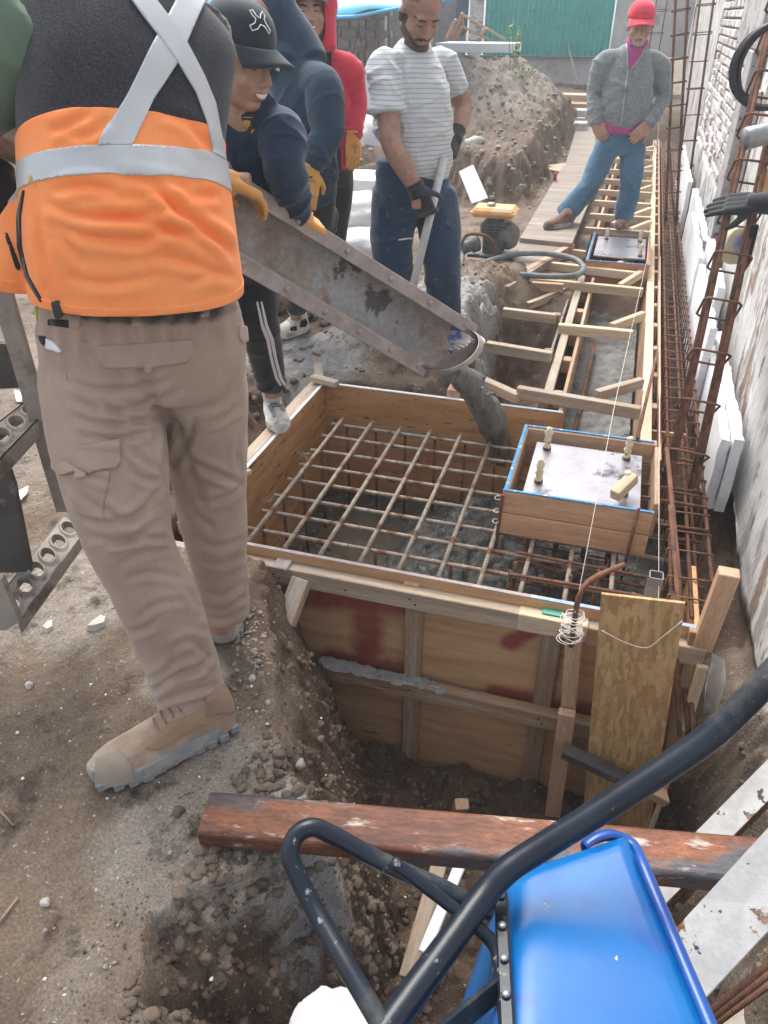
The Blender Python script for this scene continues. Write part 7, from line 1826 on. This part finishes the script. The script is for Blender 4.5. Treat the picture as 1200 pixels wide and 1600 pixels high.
# ------------------------------------------------------------------ stocky man in the striped t-shirt with a shovel
D0 = 4.1
J = joints(dict(head=(656, 18, D0 - .08), shR=(598, 100, D0 - .14), shL=(694, 96, D0 + .12), elR=(612, 225, D0 - .28), wrR=(652, 298, D0 - .30), elL=(722, 165, D0 + .15), wrL=(712, 212, D0),
                hiR=(615, 300, D0), hiL=(680, 300, D0 + .06), knR=(613, 400, D0 - .04), knL=(690, 400, D0 + .0), anR=(622, 505, D0 + .05), anL=(695, 505, D0 + .1)))
pp = person('stocky bearded man in a grey striped t-shirt holding a shovel', J)
fwd = RT * .34 - HZ * .72 - UPZ * .55; hM = head_M(J['head'], fwd, UPZ)
HR = hand_frame(J['wrR'], pd(665, 335, D0 - .30) - J['wrR'], -HZ)
s = body_core(J, None, simple_hand(J['wrR'], (0, 0, -1)) + simple_hand(J['wrL'], (0, 0, -1)) + head_parts(hM, 1.12, 0, 1.12), vox=.0058, fat=1.2, hs=1.18)
bd = s.obj('body', G['skin_dark'], pp); loc = face_bits(s, hM, 1.12, bd, closed=True)
def beard(V, N):
    l_ = loc(V); low = -.040 - l_[:, 2] - .25 * np.maximum(0, .04 - np.abs(l_[:, 0])) * 0
    side = np.minimum(-.0 - l_[:, 2], .018 - np.abs(l_[:, 1] - .012)); chin = np.minimum(-.078 - l_[:, 2], l_[:, 1] - .0); jaw = np.minimum(-.056 - l_[:, 2] + .9 * (np.abs(l_[:, 0]) - .045), l_[:, 1] - .0)
    mus = .0062 - np.abs(l_[:, 2] + .050 + 8 * l_[:, 0] ** 2); mus = np.where((l_[:, 1] > .06) & (np.abs(l_[:, 0]) < .034), mus, -1)
    return np.minimum(np.maximum(np.maximum(np.maximum(side, chin), jaw), mus), .135 + l_[:, 2]) + .003 * fbm(l_ * 120, 2, 5)
patch(s, [beard], .0022, 'beard', G['stubble'], bd, .003)
patch(s, [lambda V, N: np.minimum(loc(V)[:, 2] - .05 - .35 * np.maximum(loc(V)[:, 1], -.02) , -loc(V)[:, 1] + .05)], .0012, 'shaved_hair', mat('shaved', (.16, .10, .08), (.20, .125, .10), scale=80, rough=.7, bump=.2), bd, .002)
sa = dirp(596, 92, D0 - .10, 692, 92, D0 + .12)
C_ = [pd(642, 272, D0), pd(644, 235, D0 - .02), pd(646, 170, D0 - .03), pd(645, 110, D0), pd(647, 78, D0 + .01), pd(649, 62, D0 + .01)]
parts = [torso(C_, [sa] * 6, [.185, .195, .185, .15, .10, .062], [.175, .19, .165, .125, .085, .06]), limb([C_[3] * .6 + J['shR'] * .4, J['shR'] - UPZ * .01, J['shR'] * .8 + J['elR'] * .2, J['shR'] * .5 + J['elR'] * .5, J['shR'] * .36 + J['elR'] * .64], [.068, .074, .078, .078, .078], 5), limb([C_[3] * .6 + J['shL'] * .4, J['shL'] - UPZ * .01, J['shL'] * .5 + J['elL'] * .5, J['shL'] * .3 + J['elL'] * .7], [.066, .070, .068, .066], 5)]
j = remesh(parts, .0068, 4)
q = np.column_stack([j.V @ RT * 8 + j.V[:, 2] * 6, j.V @ HZ * 5, j.V[:, 2] * 9 - j.V @ RT * 7]); j.push(folds(j, J['shR'], J['elR'], .008, 14, 81) + .010 * ((1 - np.abs(fbm(q, 2, 82))) ** 4 - .3)).smooth(1, .4)
hem = above(pd(590, 236, D0 - .2), pd(660, 280, D0 - .2), pd(705, 250, D0 + .1))
jo = patch(j, [hem], 0., 't_shirt', G['stripe_shirt'], pp, .010)
g1, _ = glove(J['wrR'], pd(672, 345, D0 - .30) - J['wrR'], -HZ * .9 - RT * .3, .75, G['glove_black'], pp, 1.15, .7)
g2, _ = glove(J['wrL'], pd(700, 250, D0 - .1) - J['wrL'], RT * .6 - HZ * .5, .8, G['glove_black'], pp, 1.12, .7)
tt = remesh([torso([pd(644, 245, D0), pd(645, 290, D0), pd(648, 330, D0 + .01)], [sa] * 3, [.185, .195, .18], [.15, .155, .13]), leg(J['hiR'], J['knR'], J['anR'] + UPZ * .03, .118, .104, .080), leg(J['hiL'], J['knL'], J['anL'] + UPZ * .02, .116, .102, .084)], .008, 5)
tt.push(folds(tt, J['hiL'], J['anL'], .014, 9, 85, [(.3, .3, .4), (.92, .12, 1.4)], 4., .4) + folds(tt, J['hiR'], J['anR'], .010, 8, 86, None, 4., .3) + folds(tt, J['hiR'] + UPZ * .12, J['knR'], .006, 30, 87, [(.0, .12, 1.)])).smooth(1, .4)
to = tt.obj('trousers', G['navy_denim'], pp); patch(tt, in_poly([(622, 373), (646, 371), (646, 373.5), (622, 375.5)]), .0016, 'lettering', G['white_thread'], to, .002)
for a in ('anL', 'anR'): shoe(np.array([J[a][0] - .02, J[a][1] + .08, gz(J[a][0], J[a][1]) + .01]), np.array([J[a][0] + .06, J[a][1] - .19, gz(J[a][0], J[a][1]) + .01]), (0, 0, 1), .11, G['shoe_dark'], G['sole'], pp, .10, J[a], vox=.008)
# his shovel
sh = thing('shovel', pd(640, 520, 3.85), 'grey-handled shovel held by the man in the striped t-shirt', 'shovel')
a0, a1 = pd(694, 246, 3.95), pd(640, 470, 3.74); rod('handle', a0, a1, .020, mat('shovel_grey', (.42, .43, .43), (.54, .54, .53), scale=8, rough=.7, bump=.2), sh, 14)
dd = (a1 - a0) / np.linalg.norm(a1 - a0); sdv = np.cross(dd, -HZ); sdv /= np.linalg.norm(sdv); e0 = a1
prism('blade', [e0 - sdv * .09 + dd * .0, e0 + sdv * .09 + dd * .0, e0 + sdv * .09 + dd * .12, e0 + dd * .17, e0 - sdv * .09 + dd * .12], tuple(HZ * .01), G['zinc'], sh, .003)

# ------------------------------------------------------------------ man in the red cap and grey cardigan
D0 = 7.0
J = joints(dict(head=(1000, 40, D0 - .03), shR=(944, 88, D0), shL=(1031, 92, D0 - .02), elR=(929, 148, D0 + .02), wrR=(932, 196, D0 - .1), elL=(1036, 152, D0 + .03), wrL=(1012, 196, D0 - .18),
                hiR=(952, 222, D0), hiL=(990, 222, D0 - .02), knR=(922, 288, D0 - .05), knL=(985, 290, D0 - .05), anR=(880, 343, D0 - .02), anL=(974, 343, D0 - .02)))
pp = person('older man in a red cap, grey cardigan and jeans standing on the walkway', J)
fwd = -HZ * .96 - RT * .15 - UPZ * .14; hM = head_M(J['head'], fwd, UPZ)
HR = hand_frame(J['wrR'], pd(944, 215, D0 - .12) - J['wrR'], -HZ * .9 - RT * .3); HL = hand_frame(J['wrL'], pd(990, 216, D0 - .22) - J['wrL'], -HZ + UPZ * .2 + RT * .2)
s = body_core(J, None, hand_vf(HR, .55, .1, 1.12) + hand_vf(HL, .35, .25, 1.15, .2) + head_parts(hM, 1.16, 0, 1.05), vox=.0066, hs=1.1)
bd = s.obj('body', G['skin'], pp); loc = face_bits(s, hM, 1.16, bd, mb='stubble')
def goat(V, N):
    l_ = loc(V); chin = np.minimum(-.078 - l_[:, 2], np.minimum(l_[:, 1] - .03, .034 - np.abs(l_[:, 0]))); mus = np.where((l_[:, 1] > .06) & (np.abs(l_[:, 0]) < .034), .0066 - np.abs(l_[:, 2] + .050 + 9 * l_[:, 0] ** 2), -1); sidec = np.where(l_[:, 1] > .05, .007 - np.abs(np.abs(l_[:, 0]) - .031), -1); sidec = np.minimum(sidec, np.minimum(-.052 - l_[:, 2], l_[:, 2] + .11))
    return np.maximum(np.maximum(chin, mus), sidec)
patch(s, [goat], .003, 'goatee', G['beard_grey'], bd, .004)
patch(s, [lambda V, N: np.minimum(loc(V)[:, 2] + .02, .012 - loc(V)[:, 1])], .004, 'hair', G['beard_grey'], bd, .006)
cp = cap_parts(hM, 1.27, G['red_cap'], pp, .062); cM = hM @ Matrix.Scale(1.27, 4)
for k in range(4):
    an = R(78 + 8 * k); a = R(24); tube('emblem', [cM @ Vector((.083 * 1.03 * math.cos(an) * math.cos(a) ** .75, -.010 + .103 * 1.03 * math.sin(an) * math.cos(a) ** .75, .040 + .092 * math.sin(a) ** .9 + dz)) for dz in (0, .012)], .003, G['zinc'], cp, 6)
sa = dirp(944, 88, D0, 1031, 92, D0 - .02)
C_ = [pd(972, 198, D0 - .02), pd(976, 170, D0 - .03), pd(982, 125, D0 - .02), pd(988, 90, D0), pd(993, 74, D0 + .01), pd(996, 62, D0 + .02)]
parts = [torso(C_, [sa] * 6, [.185, .195, .195, .15, .10, .07], [.15, .165, .15, .12, .085, .07]), sleeve(J['shR'], J['elR'], J['wrR'], .080, .064, .050, c=C_[3]), sleeve(J['shL'], J['elL'], J['wrL'], .080, .064, .050, c=C_[3])]
j = remesh(parts, .009, 4); j.push(folds(j, J['elL'], J['wrL'], .016, 14, 91) + folds(j, J['elR'], J['wrR'], .016, 14, 92) + folds(j, J['shR'], J['elR'], .012, 10, 94) + folds(j, C_[0], C_[3], .010, 9, 97, [(.1, .2, 1.)]) + .008 * fbm(j.V * 7, 3, 93)).smooth(1, .4)
jo = j.obj('cardigan', G['cardigan'], pp)
patch(j, in_poly([(980, 52), (1008, 55), (1012, 62), (998, 92), (982, 112), (979, 80)], .5), .006, 'shirt_front', G['magenta'], jo, .006)
patch(j, in_poly([(975, 52), (981, 52), (989, 68), (985, 74), (977, 66)], .6), .013, 'collar', G['magenta'], jo, .008); patch(j, in_poly([(1014, 52), (1010, 50), (999, 68), (1006, 76), (1014, 66)], .6), .013, 'collar', G['magenta'], jo, .008)
for pl in ([(978, 56), (980, 56), (982, 113), (971, 196), (969, 196), (979, 113)], [(1014, 62), (1012, 62), (998, 92), (982, 113), (984, 114), (1000, 94)]): patch(j, in_poly(pl, .5), .008, 'zip', G['zinc'], jo, .005)
sh_ = remesh([torso([pd(970, 204, D0 - .02), pd(974, 186, D0 - .03)], [sa] * 2, [.192, .19], [.150, .148])], .009, 3); sh_.obj('polo_shirt', G['magenta'], pp)
tt = remesh([torso([pd(972, 198, D0), pd(971, 222, D0), pd(970, 240, D0)], [sa] * 3, [.165, .175, .16], [.125, .135, .12]), leg(J['hiR'], J['knR'], J['anR'] + UPZ * .02, .105, .090, .088), leg(J['hiL'], J['knL'], J['anL'] + UPZ * .01, .105, .090, .085)], .0095, 4)
tt.push(folds(tt, J['hiR'], J['anR'], .014, 9, 95, [(.1, .2, .6), (.55, .2, .6), (.95, .12, 1.3)]) + folds(tt, J['hiL'], J['anL'], .014, 9, 96, [(.1, .2, .6), (.55, .15, .8), (.95, .12, 1.3)])).smooth(1, .4)
tt.obj('jeans', G['jeans'], pp)
h0, t0 = pz(892, 352, .125), pz(850, 358, .125); shoe(h0, t0 , (0, 0, 1), .11, G['shoe_brown'], G['sole'], pp, .10, J['anR'], .03, vox=.007)
h0, t0 = pz(976, 347, .10), pz(966, 360, .10); shoe(h0, t0, (0, 0, 1), .11, G['shoe_brown'], G['sole'], pp, .10, J['anL'], .03, vox=.007)
# ------------------------------------------------------------------ thin volume added to imitate a pale lens veil
hz_me = box_mesh(404, 404, 5.9, 0)
hz_m = bpy.data.materials.new('veil_haze'); hz_m.use_nodes = True
_n, _l = hz_m.node_tree.nodes, hz_m.node_tree.links
_n.remove(_n['Principled BSDF'])
_pv = _n.new('ShaderNodeVolumePrincipled'); _pv.inputs['Color'].default_value = (.93, .96, 1, 1); _pv.inputs['Density'].default_value = .007; _pv.inputs['Anisotropy'].default_value = .2
_l.new(_pv.outputs[0], _n['Material Output'].inputs['Volume'])
tag(link('veil_haze', hz_me, hz_m, None, (0, 0, .85)), None, None, None, 'stuff')
